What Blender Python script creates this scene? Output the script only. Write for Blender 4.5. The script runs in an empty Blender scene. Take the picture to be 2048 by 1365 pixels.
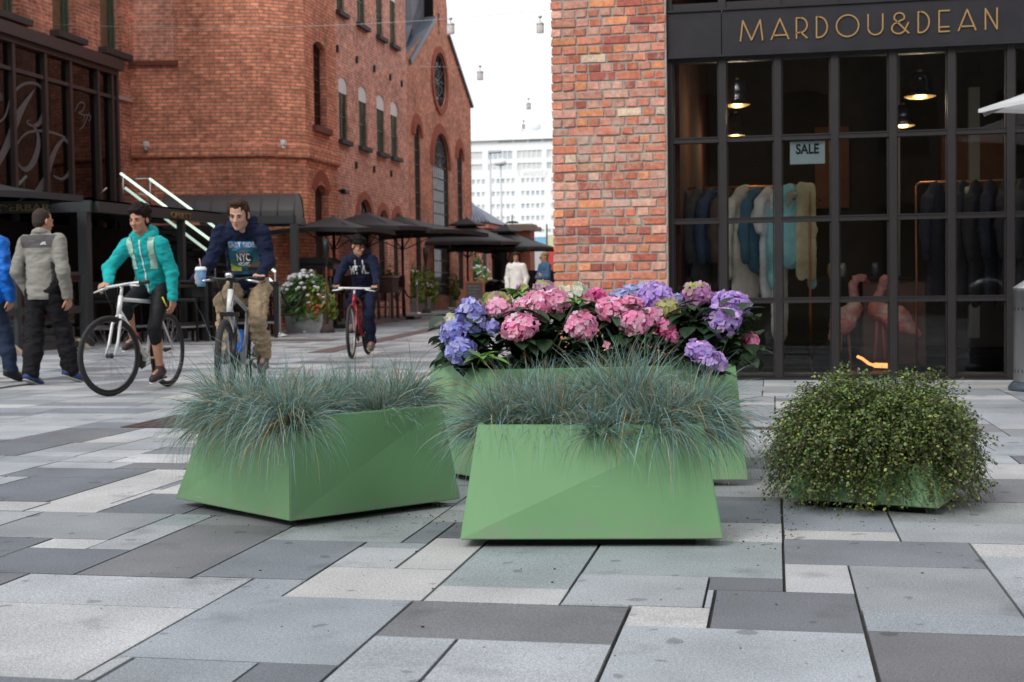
import bpy, bmesh, math, random
import numpy as np
from mathutils import Vector, Matrix, noise
from mathutils.geometry import tessellate_polygon
rad = math.radians
PI = math.pi
scene = bpy.context.scene

# ------------------------------------------------------------------ camera
FPX, PW, PH, CAMH = 2700.0, 2048, 1365, 0.9
def _r(a, ax):
    c, s = math.cos(a), math.sin(a)
    return np.array({'x': [[1, 0, 0], [0, c, -s], [0, s, c]], 'z': [[c, -s, 0], [s, c, 0], [0, 0, 1]]}[ax])
CM = _r(rad(11.02), 'z') @ _r(PI / 2 - rad(2.33), 'x') @ _r(rad(-0.78), 'z')
CO = np.array([0, 0, CAMH])
cam_data = bpy.data.cameras.new('camera')
cam = bpy.data.objects.new('camera', cam_data)
scene.collection.objects.link(cam)
cam_data.sensor_width = 36.0
cam_data.lens = FPX / PW * 36.0
cam_data.clip_start = 0.05
cam_data.clip_end = 1000
_m = Matrix.Identity(4)
for _i in range(3):
    for _j in range(3):
        _m[_i][_j] = CM[_i, _j]
    _m[_i][3] = CO[_i]
cam.matrix_world = _m
cam_data.dof.use_dof = True
cam_data.dof.focus_distance = 5.1
cam_data.dof.aperture_fstop = 6.5
scene.camera = cam

# ------------------------------------------------------------------ overcast sky and soft sun
SUN_EL, SUN_AZ = rad(42), rad(208)
world = bpy.data.worlds.new('World')
scene.world = world
world.use_nodes = True
nt = world.node_tree
bg = nt.nodes['Background']
sky = nt.nodes.new('ShaderNodeTexSky')
sky.sky_type = 'NISHITA'
sky.sun_disc = False
sky.sun_elevation = SUN_EL
sky.sun_rotation = SUN_AZ
sky.air_density = 1.0
sky.dust_density = 5.0
hs = nt.nodes.new('ShaderNodeHueSaturation')
hs.inputs['Saturation'].default_value = 0.22
mx = nt.nodes.new('ShaderNodeMix')
mx.data_type = 'RGBA'
mx.inputs['Factor'].default_value = 0.62
mx.inputs['B'].default_value = (10.0, 10.4, 11.0, 1)
nt.links.new(sky.outputs[0], hs.inputs['Color'])
nt.links.new(hs.outputs[0], mx.inputs['A'])
nt.links.new(mx.outputs['Result'], bg.inputs['Color'])
bg.inputs['Strength'].default_value = 0.15
sun_data = bpy.data.lights.new('sun', 'SUN')
sun_data.energy = 1.45
sun_data.angle = rad(18)
sun_data.color = (1.0, 0.97, 0.93)
sun = bpy.data.objects.new('sun', sun_data)
scene.collection.objects.link(sun)
_d = Vector((math.sin(SUN_AZ) * math.cos(SUN_EL), math.cos(SUN_AZ) * math.cos(SUN_EL), math.sin(SUN_EL)))
sun.rotation_euler = _d.to_track_quat('Z', 'Y').to_euler()
scene.view_settings.view_transform = 'Standard'
scene.view_settings.look = 'None'
scene.view_settings.exposure = 0.0
scene.view_settings.gamma = 1.0
scene.render.engine = 'CYCLES'
scene.cycles.max_bounces = 8
scene.cycles.transparent_max_bounces = 16

# ------------------------------------------------------------------ pixel -> world helpers
def ray(x, y):
    return CM @ np.array([(x - PW / 2) / FPX, -(y - PH / 2) / FPX, -1.0])
def G(x, y, z=0.0):
    d = ray(x, y); return Vector(CO + d * (z - CAMH) / d[2])
def at(x, y, D):
    return Vector(CO + ray(x, y) * D)
def PX(x, y, X):
    d = ray(x, y); return Vector(CO + d * X / d[0])
def PY(x, y, Y):
    d = ray(x, y); return Vector(CO + d * Y / d[1])
def gz(Y):
    return max(0.0, 0.012 * (Y - 30))

# ------------------------------------------------------------------ objects
def link(o, parent=None):
    scene.collection.objects.link(o)
    if parent is not None:
        o.parent = parent
    return o
def tag(o, label=None, cat=None, group=None, kind=None):
    if label: o['label'] = label
    if cat: o['category'] = cat
    if group: o['group'] = group
    if kind: o['kind'] = kind
    return o
def thing(name, label, cat, loc=(0, 0, 0), rz=0.0, group=None):
    o = bpy.data.objects.new(name, None)
    o.empty_display_size = 0.1
    o.location = loc
    o.rotation_euler = (0, 0, rz)
    link(o)
    return tag(o, label, cat, group)
def kids(o):
    return [c for c in bpy.data.objects if c.parent == o]
def dup(root, loc, rz=0.0, label=None, scale=None):
    r = root.copy(); link(r); r.location = loc; r.rotation_euler = (0, 0, rz)
    if label: r['label'] = label
    if scale: r.scale = scale
    def rec(a, b):
        for c in kids(a):
            d = c.copy(); link(d); d.parent = b
            rec(c, d)
    rec(root, r)
    return r

class MB:
    """collects faces; build() links them as ONE mesh object"""
    def __init__(s):
        s.v = []; s.f = []; s.m = []; s.c = []; s.sm = []; s.uv = []
    def face(s, pts, m=0, c=(1, 1, 1), smooth=False, uv=None):
        n = len(s.v)
        s.v.extend([tuple(p) for p in pts])
        s.f.append(tuple(range(n, n + len(pts)))); s.m.append(m); s.c.append(c); s.sm.append(smooth); s.uv.append(uv)
    def mesh(s, verts, faces, m=0, c=(1, 1, 1), smooth=True):
        n = len(s.v)
        s.v.extend([tuple(p) for p in verts])
        for f in faces:
            s.f.append(tuple(i + n for i in f)); s.m.append(m); s.c.append(c); s.sm.append(smooth); s.uv.append(None)
    def box(s, a, b, m=0, c=(1, 1, 1), M=None, bev=0.0):
        x0, y0, z0 = [min(a[i], b[i]) for i in range(3)]; x1, y1, z1 = [max(a[i], b[i]) for i in range(3)]
        if bev <= 0:
            P = [(x0, y0, z0), (x1, y0, z0), (x1, y1, z0), (x0, y1, z0), (x0, y0, z1), (x1, y0, z1), (x1, y1, z1), (x0, y1, z1)]
            F = [(0, 3, 2, 1), (4, 5, 6, 7), (0, 1, 5, 4), (1, 2, 6, 5), (2, 3, 7, 6), (3, 0, 4, 7)]
        else:
            bm = bmesh.new(); bmesh.ops.create_cube(bm, size=1)
            for v in bm.verts:
                v.co = Vector(((x0 + x1) / 2 + v.co.x * (x1 - x0), (y0 + y1) / 2 + v.co.y * (y1 - y0), (z0 + z1) / 2 + v.co.z * (z1 - z0)))
            bmesh.ops.bevel(bm, geom=bm.edges[:] , offset=bev, segments=1, affect='EDGES')
            P = [v.co[:] for v in bm.verts]; F = [tuple(v.index for v in f.verts) for f in bm.faces]; bm.free()
        if M is not None: P = [M @ Vector(p) for p in P]
        s.mesh(P, F, m, c, False)
    def beam(s, p, q, w, h, m=0, c=(1, 1, 1), up=(0, 0, 1)):
        p, q = Vector(p), Vector(q); d = (q - p).normalized(); up = Vector(up)
        r = d.cross(up)
        if r.length < 1e-4: r = d.cross(Vector((0, 1, 0)))
        r.normalize(); u = r.cross(d)
        P = []
        for e in (p, q):
            for a, b in ((-1, -1), (1, -1), (1, 1), (-1, 1)):
                P.append(e + r * a * w / 2 + u * b * h / 2)
        s.mesh(P, [(3, 2, 1, 0), (4, 5, 6, 7), (0, 1, 5, 4), (1, 2, 6, 5), (2, 3, 7, 6), (3, 0, 4, 7)], m, c, False)
    def tube(s, pts, r, n=8, m=0, c=(1, 1, 1), caps=True, closed=False):
        pts = [Vector(p) for p in pts]; k = len(pts)
        rs = r if isinstance(r, (list, tuple)) else [r] * k
        rings = []; ref = None
        for i, p in enumerate(pts):
            if closed: t = pts[(i + 1) % k] - pts[i - 1]
            else: t = pts[min(i + 1, k - 1)] - pts[max(i - 1, 0)]
            t.normalize()
            if ref is None:
                ref = Vector((0, 0, 1)) if abs(t.z) < .9 else Vector((1, 0, 0))
            a = t.cross(ref)
            if a.length < 1e-5: a = t.cross(Vector((0.3, 1, 0.2)))
            a.normalize(); b = a.cross(t); ref = b
            rings.append([p + (a * math.cos(2 * PI * j / n) + b * math.sin(2 * PI * j / n)) * rs[i] for j in range(n)])
        V = [q for R_ in rings for q in R_]; F = []
        for i in range(k if closed else k - 1):
            i2 = (i + 1) % k
            for j in range(n):
                j2 = (j + 1) % n
                F.append((i * n + j, i2 * n + j, i2 * n + j2, i * n + j2))
        if caps and not closed:
            F.append(tuple(range(n))[::1]); F.append(tuple((k - 1) * n + j for j in range(n))[::-1])
        s.mesh(V, F, m, c, True)
    def lathe(s, prof, cen=(0, 0, 0), n=20, m=0, c=(1, 1, 1), M=None, smooth=True):
        V = []; F = []
        for r, z in prof:
            for j in range(n):
                a = 2 * PI * j / n
                V.append(Vector((r * math.cos(a), r * math.sin(a), z)))
        for i in range(len(prof) - 1):
            for j in range(n):
                j2 = (j + 1) % n
                F.append((i * n + j, i * n + j2, (i + 1) * n + j2, (i + 1) * n + j))
        if M is not None: V = [M @ p for p in V]
        V = [p + Vector(cen) for p in V]
        s.mesh(V, F, m, c, smooth)
    def ell(s, cen, rr, m=0, c=(1, 1, 1), n=10, R=None):
        V = []; F = []
        for i in range(n + 1):
            t = PI * i / n
            for j in range(2 * n):
                a = PI * j / n
                p = Vector((rr[0] * math.sin(t) * math.cos(a), rr[1] * math.sin(t) * math.sin(a), rr[2] * math.cos(t)))
                if R is not None: p = R @ p
                V.append(p + Vector(cen))
        k = 2 * n
        for i in range(n):
            for j in range(k):
                F.append((i * k + j, (i + 1) * k + j, (i + 1) * k + (j + 1) % k, i * k + (j + 1) % k))
        s.mesh(V, F, m, c, True)
    def prism(s, poly, M, depth, m=0, c=(1, 1, 1), uvs=False):
        """2D polygon (x,y) extruded along local z by depth, placed by M"""
        k = len(poly)
        A = [M @ Vector((p[0], p[1], 0)) for p in poly]; B = [M @ Vector((p[0], p[1], depth)) for p in poly]
        for T in tessellate_polygon([[Vector((p[0], p[1], 0)) for p in poly]]):
            s.face([A[i] for i in T], m, c); s.face([B[i] for i in T][::-1], m, c)
        for i in range(k):
            j = (i + 1) % k
            s.face([A[i], A[j], B[j], B[i]], m, c)
    def build(s, name, mats, parent=None, merge=0.0, fixn=False):
        me = bpy.data.meshes.new(name)
        me.from_pydata(s.v, [], s.f)
        mats = mats if isinstance(mats, (list, tuple)) else [mats]
        for mt in mats: me.materials.append(mt)
        me.polygons.foreach_set('material_index', s.m)
        me.polygons.foreach_set('use_smooth', s.sm)
        if any(c != (1, 1, 1) for c in s.c):
            at_ = me.color_attributes.new('col', 'FLOAT_COLOR', 'CORNER')
            buf = np.ones((len(me.loops), 4), dtype=np.float32); i = 0
            for f, c in zip(s.f, s.c):
                buf[i:i + len(f), :3] = c; i += len(f)
            at_.data.foreach_set('color', buf.ravel())
        if any(u is not None for u in s.uv):
            ul = me.uv_layers.new(name='UVMap'); buf = np.zeros((len(me.loops), 2), dtype=np.float32); i = 0
            for f, u in zip(s.f, s.uv):
                if u is not None: buf[i:i + len(f)] = u
                i += len(f)
            ul.data.foreach_set('uv', buf.ravel())
        if merge > 0 or fixn:
            bm = bmesh.new(); bm.from_mesh(me)
            if merge > 0: bmesh.ops.remove_doubles(bm, verts=bm.verts, dist=merge)
            if fixn: bmesh.ops.recalc_face_normals(bm, faces=bm.faces)
            bm.to_mesh(me); bm.free()
        me.update()
        o = bpy.data.objects.new(name, me)
        return link(o, parent)

# ------------------------------------------------------------------ materials
MATS = {}
def mat(name, col=(.5, .5, .5), rough=.6, metal=0.0, attr=False, nscale=0, namp=.25, bump=0.0, bscale=80, spec=.5, trans=0.0, emit=None, estr=1.0, sheen=0.0, coat=0.0):
    if name in MATS: return MATS[name]
    mt = bpy.data.materials.new(name); mt.use_nodes = True
    n = mt.node_tree; b = n.nodes['Principled BSDF']
    b.inputs['Base Color'].default_value = (*col, 1)
    b.inputs['Roughness'].default_value = rough
    b.inputs['Metallic'].default_value = metal
    b.inputs['Specular IOR Level'].default_value = spec
    if coat: b.inputs['Coat Weight'].default_value = coat
    if sheen: b.inputs['Sheen Weight'].default_value = sheen
    tc = n.nodes.new('ShaderNodeTexCoord')
    src = None
    if attr:
        a = n.nodes.new('ShaderNodeAttribute'); a.attribute_name = 'col'; src = a.outputs['Color']
    if nscale:
        nz = n.nodes.new('ShaderNodeTexNoise'); nz.inputs['Scale'].default_value = nscale; nz.inputs['Detail'].default_value = 6
        nz.inputs['Roughness'].default_value = .65
        n.links.new(tc.outputs['Object'], nz.inputs['Vector'])
        mr = n.nodes.new('ShaderNodeMapRange')
        mr.inputs[1].default_value = .25; mr.inputs[2].default_value = .75
        mr.inputs[3].default_value = 1 - namp; mr.inputs[4].default_value = 1 + namp
        n.links.new(nz.outputs['Fac'], mr.inputs[0])
        mm = n.nodes.new('ShaderNodeVectorMath'); mm.operation = 'SCALE'
        if src is None:
            mm.inputs[0].default_value = col
        else: n.links.new(src, mm.inputs[0])
        n.links.new(mr.outputs[0], mm.inputs['Scale'])
        src = mm.outputs[0]
    if src is not None: n.links.new(src, b.inputs['Base Color'])
    if bump:
        nb = n.nodes.new('ShaderNodeTexNoise'); nb.inputs['Scale'].default_value = bscale; nb.inputs['Detail'].default_value = 4
        n.links.new(tc.outputs['Object'], nb.inputs['Vector'])
        bp = n.nodes.new('ShaderNodeBump'); bp.inputs['Strength'].default_value = bump; bp.inputs['Distance'].default_value = .02
        n.links.new(nb.outputs['Fac'], bp.inputs['Height']); n.links.new(bp.outputs[0], b.inputs['Normal'])
    if trans:
        t = n.nodes.new('ShaderNodeBsdfTranslucent'); ms = n.nodes.new('ShaderNodeMixShader'); ms.inputs[0].default_value = trans
        if src is not None: n.links.new(src, t.inputs[0])
        else: t.inputs[0].default_value = (*col, 1)
        out = n.nodes['Material Output']
        n.links.new(b.outputs[0], ms.inputs[1]); n.links.new(t.outputs[0], ms.inputs[2]); n.links.new(ms.outputs[0], out.inputs[0])
    if emit:
        b.inputs['Emission Color'].default_value = (*emit, 1); b.inputs['Emission Strength'].default_value = estr
    MATS[name] = mt
    return mt
def glass(name, tint=(.8, .85, .85), ior=1.5, rough=0.0, refl=1.0):
    """a pane: part see-through, part mirror, by Fresnel"""
    if name in MATS: return MATS[name]
    mt = bpy.data.materials.new(name); mt.use_nodes = True; n = mt.node_tree
    n.nodes.remove(n.nodes['Principled BSDF']); out = n.nodes['Material Output']
    t = n.nodes.new('ShaderNodeBsdfTransparent'); t.inputs[0].default_value = (*tint, 1)
    g = n.nodes.new('ShaderNodeBsdfGlossy'); g.inputs['Roughness'].default_value = rough; g.inputs[0].default_value = (refl, refl, refl, 1)
    fr = n.nodes.new('ShaderNodeFresnel'); fr.inputs[0].default_value = ior
    ms = n.nodes.new('ShaderNodeMixShader')
    n.links.new(fr.outputs[0], ms.inputs[0]); n.links.new(t.outputs[0], ms.inputs[1]); n.links.new(g.outputs[0], ms.inputs[2]); n.links.new(ms.outputs[0], out.inputs[0])
    MATS[name] = mt
    return mt
def brickmat(name, c1, c2, mortar, bw=.235, rh=.077, ms=.011, dirt=.35):
    """procedural brickwork on UVs measured in metres"""
    if name in MATS: return MATS[name]
    mt = bpy.data.materials.new(name); mt.use_nodes = True; n = mt.node_tree; b = n.nodes['Principled BSDF']
    uv = n.nodes.new('ShaderNodeUVMap')
    br = n.nodes.new('ShaderNodeTexBrick')
    br.inputs['Color1'].default_value = (*c1, 1); br.inputs['Color2'].default_value = (*c2, 1); br.inputs['Mortar'].default_value = (*mortar, 1)
    br.inputs['Scale'].default_value = 1.0; br.inputs['Mortar Size'].default_value = ms; br.inputs['Mortar Smooth'].default_value = .2
    br.inputs['Brick Width'].default_value = bw; br.inputs['Row Height'].default_value = rh; br.inputs['Bias'].default_value = -.1
    wn = n.nodes.new('ShaderNodeTexNoise'); wn.inputs['Scale'].default_value = 9
    ad = n.nodes.new('ShaderNodeVectorMath'); ad.operation = 'SCALE'; ad.inputs['Scale'].default_value = .012
    a2 = n.nodes.new('ShaderNodeVectorMath'); a2.operation = 'ADD'
    n.links.new(uv.outputs[0], wn.inputs['Vector']); n.links.new(wn.outputs['Color'], ad.inputs[0])
    n.links.new(uv.outputs[0], a2.inputs[0]); n.links.new(ad.outputs[0], a2.inputs[1]); n.links.new(a2.outputs[0], br.inputs['Vector'])
    nz = n.nodes.new('ShaderNodeTexNoise'); nz.inputs['Scale'].default_value = 1.1; nz.inputs['Detail'].default_value = 8; nz.inputs['Roughness'].default_value = .7
    n.links.new(uv.outputs[0], nz.inputs['Vector'])
    mr = n.nodes.new('ShaderNodeMapRange'); mr.inputs[1].default_value = .3; mr.inputs[2].default_value = .7; mr.inputs[3].default_value = 1 - dirt; mr.inputs[4].default_value = 1 + dirt
    n.links.new(nz.outputs['Fac'], mr.inputs[0])
    n2 = n.nodes.new('ShaderNodeTexNoise'); n2.inputs['Scale'].default_value = 7; n2.inputs['Detail'].default_value = 3
    n.links.new(uv.outputs[0], n2.inputs['Vector'])
    m2 = n.nodes.new('ShaderNodeMapRange'); m2.inputs[1].default_value = .3; m2.inputs[2].default_value = .7; m2.inputs[3].default_value = .7; m2.inputs[4].default_value = 1.35
    n.links.new(n2.outputs['Fac'], m2.inputs[0])
    mu = n.nodes.new('ShaderNodeMath'); mu.operation = 'MULTIPLY'
    n.links.new(mr.outputs[0], mu.inputs[0]); n.links.new(m2.outputs[0], mu.inputs[1])
    sc = n.nodes.new('ShaderNodeVectorMath'); sc.operation = 'SCALE'
    n.links.new(br.outputs['Color'], sc.inputs[0]); n.links.new(mu.outputs[0], sc.inputs['Scale'])
    n.links.new(sc.outputs[0], b.inputs['Base Color'])
    b.inputs['Roughness'].default_value = .88; b.inputs['Specular IOR Level'].default_value = .25
    bp = n.nodes.new('ShaderNodeBump'); bp.invert = True; bp.inputs['Strength'].default_value = .7; bp.inputs['Distance'].default_value = .012
    n.links.new(br.outputs['Fac'], bp.inputs['Height']); n.links.new(bp.outputs[0], b.inputs['Normal'])
    MATS[name] = mt
    return mt

# ------------------------------------------------------------------ wall with openings (arched or square)
def arch(x0, x1, z0, z1, rise=None, n=10):
    """opening outline: rise = height of the arch above its springing (None: square head)"""
    if not rise: return [(x0, z0), (x1, z0), (x1, z1), (x0, z1)]
    xc, hw = (x0 + x1) / 2, (x1 - x0) / 2
    P = [(x0, z0), (x1, z0)]
    R_ = (hw * hw + rise * rise) / (2 * rise); a0 = math.asin(min(1, hw / R_))
    if rise > hw: a0 = PI - a0
    for i in range(n + 1):
        a = a0 - 2 * a0 * i / n
        P.append((xc + R_ * math.sin(a), z1 - R_ + R_ * math.cos(a)))
    return P
def frame_M(o, d, nrm):
    """local x along d, local y up, local z along nrm"""
    d = Vector(d).normalized(); nrm = Vector(nrm).normalized()
    M = Matrix.Identity(4)
    for i in range(3):
        M[i][0] = d[i]; M[i][1] = (0, 0, 1)[i]; M[i][2] = nrm[i]; M[i][3] = o[i]
    return M
def wall(mb, M, outline, holes, depth, m=0, mrev=0, c=(1, 1, 1)):
    """front face at local z=0 with holes cut through, reveals going back by depth"""
    polys = [[Vector((p[0], p[1], 0)) for p in outline]] + [[Vector((p[0], p[1], 0)) for p in h] for h in holes]
    flat = [p for P in polys for p in P]
    for T in tessellate_polygon(polys):
        pts = [flat[i] for i in T]
        nn = (pts[1] - pts[0]).cross(pts[2] - pts[0])
        if nn.z < 0: pts = pts[::-1]
        mb.face([M @ p for p in pts], m, c, uv=[(p.x, p.y) for p in pts])
    for h in holes:
        k = len(h); per = 0
        for i in range(k):
            a, b = h[i], h[(i + 1) % k]
            L = math.hypot(a[0] - b[0], a[1] - b[1])
            q = [Vector((a[0], a[1], 0)), Vector((b[0], b[1], 0)), Vector((b[0], b[1], -depth)), Vector((a[0], a[1], -depth))]
            if abs(a[0] - b[0]) < 1e-6: uvs = [(0, a[1]), (0, b[1]), (depth, b[1]), (depth, a[1])]
            else: uvs = [(per, 0), (per + L, 0), (per + L, depth), (per, depth)]
            mb.face([M @ p for p in q], mrev, c, uv=uvs); per += L
def flatpoly(mb, M, poly, z, m=0, c=(1, 1, 1)):
    P = [Vector((p[0], p[1], z)) for p in poly]
    for T in tessellate_polygon([P]):
        pts = [P[i] for i in T]
        if (pts[1] - pts[0]).cross(pts[2] - pts[0]).z < 0: pts = pts[::-1]
        mb.face([M @ p for p in pts], m, c, uv=[(p.x, p.y) for p in pts])
def ring(mb, M, inner, w, z0, z1, m=0, c=(1, 1, 1), skip=()):
    """flat band of width w just inside outline 'inner' (a window frame), from local z0 to z1"""
    k = len(inner); cx = sum(p[0] for p in inner) / k; cy = sum(p[1] for p in inner) / k
    x0 = min(p[0] for p in inner); x1 = max(p[0] for p in inner); y0 = min(p[1] for p in inner); y1 = max(p[1] for p in inner)
    sx = 1 - 2 * w / (x1 - x0); sy = 1 - 2 * w / (y1 - y0); mx_, my_ = (x0 + x1) / 2, (y0 + y1) / 2
    q = [(mx_ + (p[0] - mx_) * sx, my_ + (p[1] - my_) * sy) for p in inner]
    for i in range(k):
        j = (i + 1) % k
        A, B, C_, D = inner[i], inner[j], q[j], q[i]
        T = lambda p, z: M @ Vector((p[0], p[1], z))
        mb.face([T(A, z1), T(B, z1), T(C_, z1), T(D, z1)], m, c)
        mb.face([T(D, z1), T(C_, z1), T(C_, z0), T(D, z0)], m, c)
        mb.face([T(A, z0), T(B, z0), T(B, z1), T(A, z1)], m, c)

# ------------------------------------------------------------------ lettering
FONT = None
def text_mesh(name, s, size, M, material, parent, depth=.01, align='CENTER', width=None, bold=0.0):
    cu = bpy.data.curves.new(name, 'FONT'); cu.body = s; cu.size = size; cu.extrude = depth / 2; cu.align_x = align; cu.offset = bold
    to = bpy.data.objects.new(name, cu); link(to)
    dg = bpy.context.evaluated_depsgraph_get(); dg.update()
    me = bpy.data.meshes.new_from_object(to.evaluated_get(dg))
    bpy.data.objects.remove(to)
    if width:
        xs = [v.co.x for v in me.vertices]; k = width / max(1e-6, max(xs) - min(xs))
        for v in me.vertices: v.co.x *= k
    me.transform(M); me.materials.clear(); me.materials.append(material)
    o = bpy.data.objects.new(name, me)
    return link(o, parent)
def strokes(mb, M, lines, w, depth, m=0, c=(1, 1, 1)):
    """letter strokes: polylines in local x,y as flat bars of width w"""
    for L in lines:
        n = len(L)
        for i in range(n - 1):
            a, b = Vector((*L[i], 0)), Vector((*L[i + 1], 0)); d = (b - a)
            if d.length < 1e-6: continue
            d.normalize(); p = Vector((-d.y, d.x, 0)) * w / 2; e = d * w * .28
            q = [a - e - p, b + e - p, b + e + p, a - e + p]
            F = [M @ (v + Vector((0, 0, depth + .0004 * (i % 2)))) for v in q]; B = [M @ v for v in q]
            mb.face(F, m, c)
            for k in range(4): mb.face([B[k], B[(k + 1) % 4], F[(k + 1) % 4], F[k]], m, c)
def arc2(cx, cy, rx, ry, a0, a1, n=18):
    return [(cx + rx * math.cos(rad(a0 + (a1 - a0) * i / n)), cy + ry * math.sin(rad(a0 + (a1 - a0) * i / n))) for i in range(n + 1)]

# ------------------------------------------------------------------ organic bodies: smooth union of capsules and ellipsoids -> one surface
class Blob:
    def __init__(s, k=.02):
        s.p = []; s.k = k; s.clips = []
    def cap(s, a, b, r1, r2=None, flat=None, ff=1.0, k=None):
        s.p.append(('c', np.array(a, float), np.array(b, float), r1, r1 if r2 is None else r2, None if flat is None else np.array(flat, float) / np.linalg.norm(flat), ff, k)); return s
    def chain(s, pts, rs, **kw):
        for i in range(len(pts) - 1): s.cap(pts[i], pts[i + 1], rs[i], rs[i + 1], **kw)
        return s
    def ell(s, c, r, R=None, k=None):
        s.p.append(('e', np.array(c, float), np.array(r, float), np.eye(3) if R is None else np.array(R, float), k)); return s
    def mesh(s, res):
        los, his = [], []
        for q in s.p:
            if q[0] == 'c':
                R_ = max(q[3], q[4]); los.append(np.minimum(q[1], q[2]) - R_); his.append(np.maximum(q[1], q[2]) + R_)
            else:
                R_ = q[2].max(); los.append(q[1] - R_); his.append(q[1] + R_)
        pad = s.k + 3 * res
        lo = np.min(los, 0) - pad; hi = np.max(his, 0) + pad
        N = np.ceil((hi - lo) / res).astype(int) + 1
        f = np.full(N, 0.3, dtype=np.float32)
        ax = [lo[i] + res * np.arange(N[i]) for i in range(3)]
        for q, l, h in zip(s.p, los, his):
            i0 = np.maximum(0, np.floor((l - pad - lo) / res).astype(int)); i1 = np.minimum(N, np.ceil((h + pad - lo) / res).astype(int) + 1)
            X, Y, Z = np.meshgrid(*[ax[i][i0[i]:i1[i]] for i in range(3)], indexing='ij')
            P = np.stack([X, Y, Z], -1)
            kk = q[-1] if q[-1] is not None else s.k
            if q[0] == 'c':
                _, a, b, r1, r2, fl, ff, _k = q
                ab = b - a; t = np.clip(((P - a) @ ab) / max(1e-9, ab @ ab), 0, 1)
                o = P - a - t[..., None] * ab
                if fl is not None:
                    cpt = o @ fl; o = o + (ff - 1) * cpt[..., None] * fl
                d = np.sqrt((o * o).sum(-1)) - (r1 + (r2 - r1) * t)
            else:
                _, c, r, R_, _k = q
                L = (P - c) @ R_
                k0 = np.sqrt(((L / r) ** 2).sum(-1)); k1 = np.sqrt(((L / (r * r)) ** 2).sum(-1)) + 1e-9
                d = k0 * (k0 - 1) / k1
            sl = tuple(slice(i0[i], i1[i]) for i in range(3))
            g = f[sl]; hh = np.maximum(kk - np.abs(g - d), 0) / kk
            f[sl] = np.minimum(g, d) - hh * hh * kk * .25
        for cp, cn in s.clips:                          # cut flat, e.g. a hem
            d = sum((ax[i].reshape([-1 if j == i else 1 for j in range(3)]) - cp[i]) * cn[i] for i in range(3))
            f = np.maximum(f, d.astype(np.float32))
        # surface nets
        ins = f < 0
        n0, n1, n2 = N
        cnt = np.zeros((n0 - 1, n1 - 1, n2 - 1), dtype=np.int16); acc = np.zeros((n0 - 1, n1 - 1, n2 - 1, 3), dtype=np.float32)
        for axis in range(3):
            A = [slice(None)] * 3; B = [slice(None)] * 3
            A[axis] = slice(0, -1); B[axis] = slice(1, None)
            fa, fb = f[tuple(A)], f[tuple(B)]
            cr = (fa < 0) != (fb < 0)
            t = np.where(cr, fa / np.where(cr, fa - fb, 1), 0)
            o1, o2 = [i for i in range(3) if i != axis]
            for d1 in (0, 1):
                for d2 in (0, 1):
                    S = [slice(None)] * 3
                    S[o1] = slice(d1, f.shape[o1] - 1 + d1); S[o2] = slice(d2, f.shape[o2] - 1 + d2)
                    cc = cr[tuple(S)]; tt = t[tuple(S)]
                    cnt += cc
                    acc[..., axis] += np.where(cc, tt, 0); acc[..., o1] += cc * d1; acc[..., o2] += cc * d2
        act = cnt > 0
        idx = -np.ones(act.shape, dtype=np.int64); idx[act] = np.arange(act.sum())
        base = np.argwhere(act); V = lo + res * (base + acc[act] / cnt[act][:, None])
        Q = []
        for axis in range(3):
            o1, o2 = (axis + 1) % 3, (axis + 2) % 3
            A = [slice(None)] * 3; B = [slice(None)] * 3
            A[axis] = slice(0, -1); B[axis] = slice(1, None)
            for o in (o1, o2): A[o] = slice(1, -1); B[o] = slice(1, -1)
            ia, ib = ins[tuple(A)], ins[tuple(B)]
            for flip, msk in ((False, ia & ~ib), (True, ~ia & ib)):
                e = np.argwhere(msk)
                if not len(e): continue
                e[:, o1] += 1; e[:, o2] += 1
                def cell(d1, d2):
                    c = e.copy(); c[:, o1] -= d1; c[:, o2] -= d2
                    return idx[c[:, 0], c[:, 1], c[:, 2]]
                q = np.stack([cell(1, 1), cell(0, 1), cell(0, 0), cell(1, 0)], 1)
                Q.append(q[:, ::-1] if flip else q)
        return V, np.concatenate(Q)
    def build(s, name, material, parent=None, res=.01, wrinkle=0.0, wscale=9.0, seed=0, colfn=None, post=None):
        V, Q = s.mesh(res)
        me = bpy.data.meshes.new(name)
        me.from_pydata(V.tolist(), [], Q.tolist())
        me.polygons.foreach_set('use_smooth', [True] * len(Q))
        if wrinkle or post:
            N = np.zeros((len(V), 3)); vn = np.zeros(len(V) * 3)
            me.vertices.foreach_get('normal', vn); N = vn.reshape(-1, 3)
            if wrinkle:
                off = Vector((seed * 3.1, seed * 1.7, seed * 7.7))
                h = np.array([noise.noise(Vector((v[0] * wscale, v[1] * wscale, v[2] * wscale * 1.5)) + off) + .5 * (1 - 2 * abs(noise.noise(Vector((v[0] * wscale * 1.3, v[1] * wscale * 1.3, v[2] * wscale * 2.6)) - off))) - .25 for v in V])
                V = V + N * (h * wrinkle)[:, None]
            if post: V = post(V, N)
            me.vertices.foreach_set('co', V.astype(np.float32).ravel())
        for mt in (material if isinstance(material, (list, tuple)) else [material]): me.materials.append(mt)
        if colfn is not None:
            ca = me.color_attributes.new('col', 'FLOAT_COLOR', 'POINT')
            cc = np.ones((len(V), 4), dtype=np.float32); cc[:, :3] = colfn(V)
            ca.data.foreach_set('color', cc.ravel())
        me.update()
        return link(bpy.data.objects.new(name, me), parent)
# ================================================================== SETTING
rng = random.Random(7)
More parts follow.
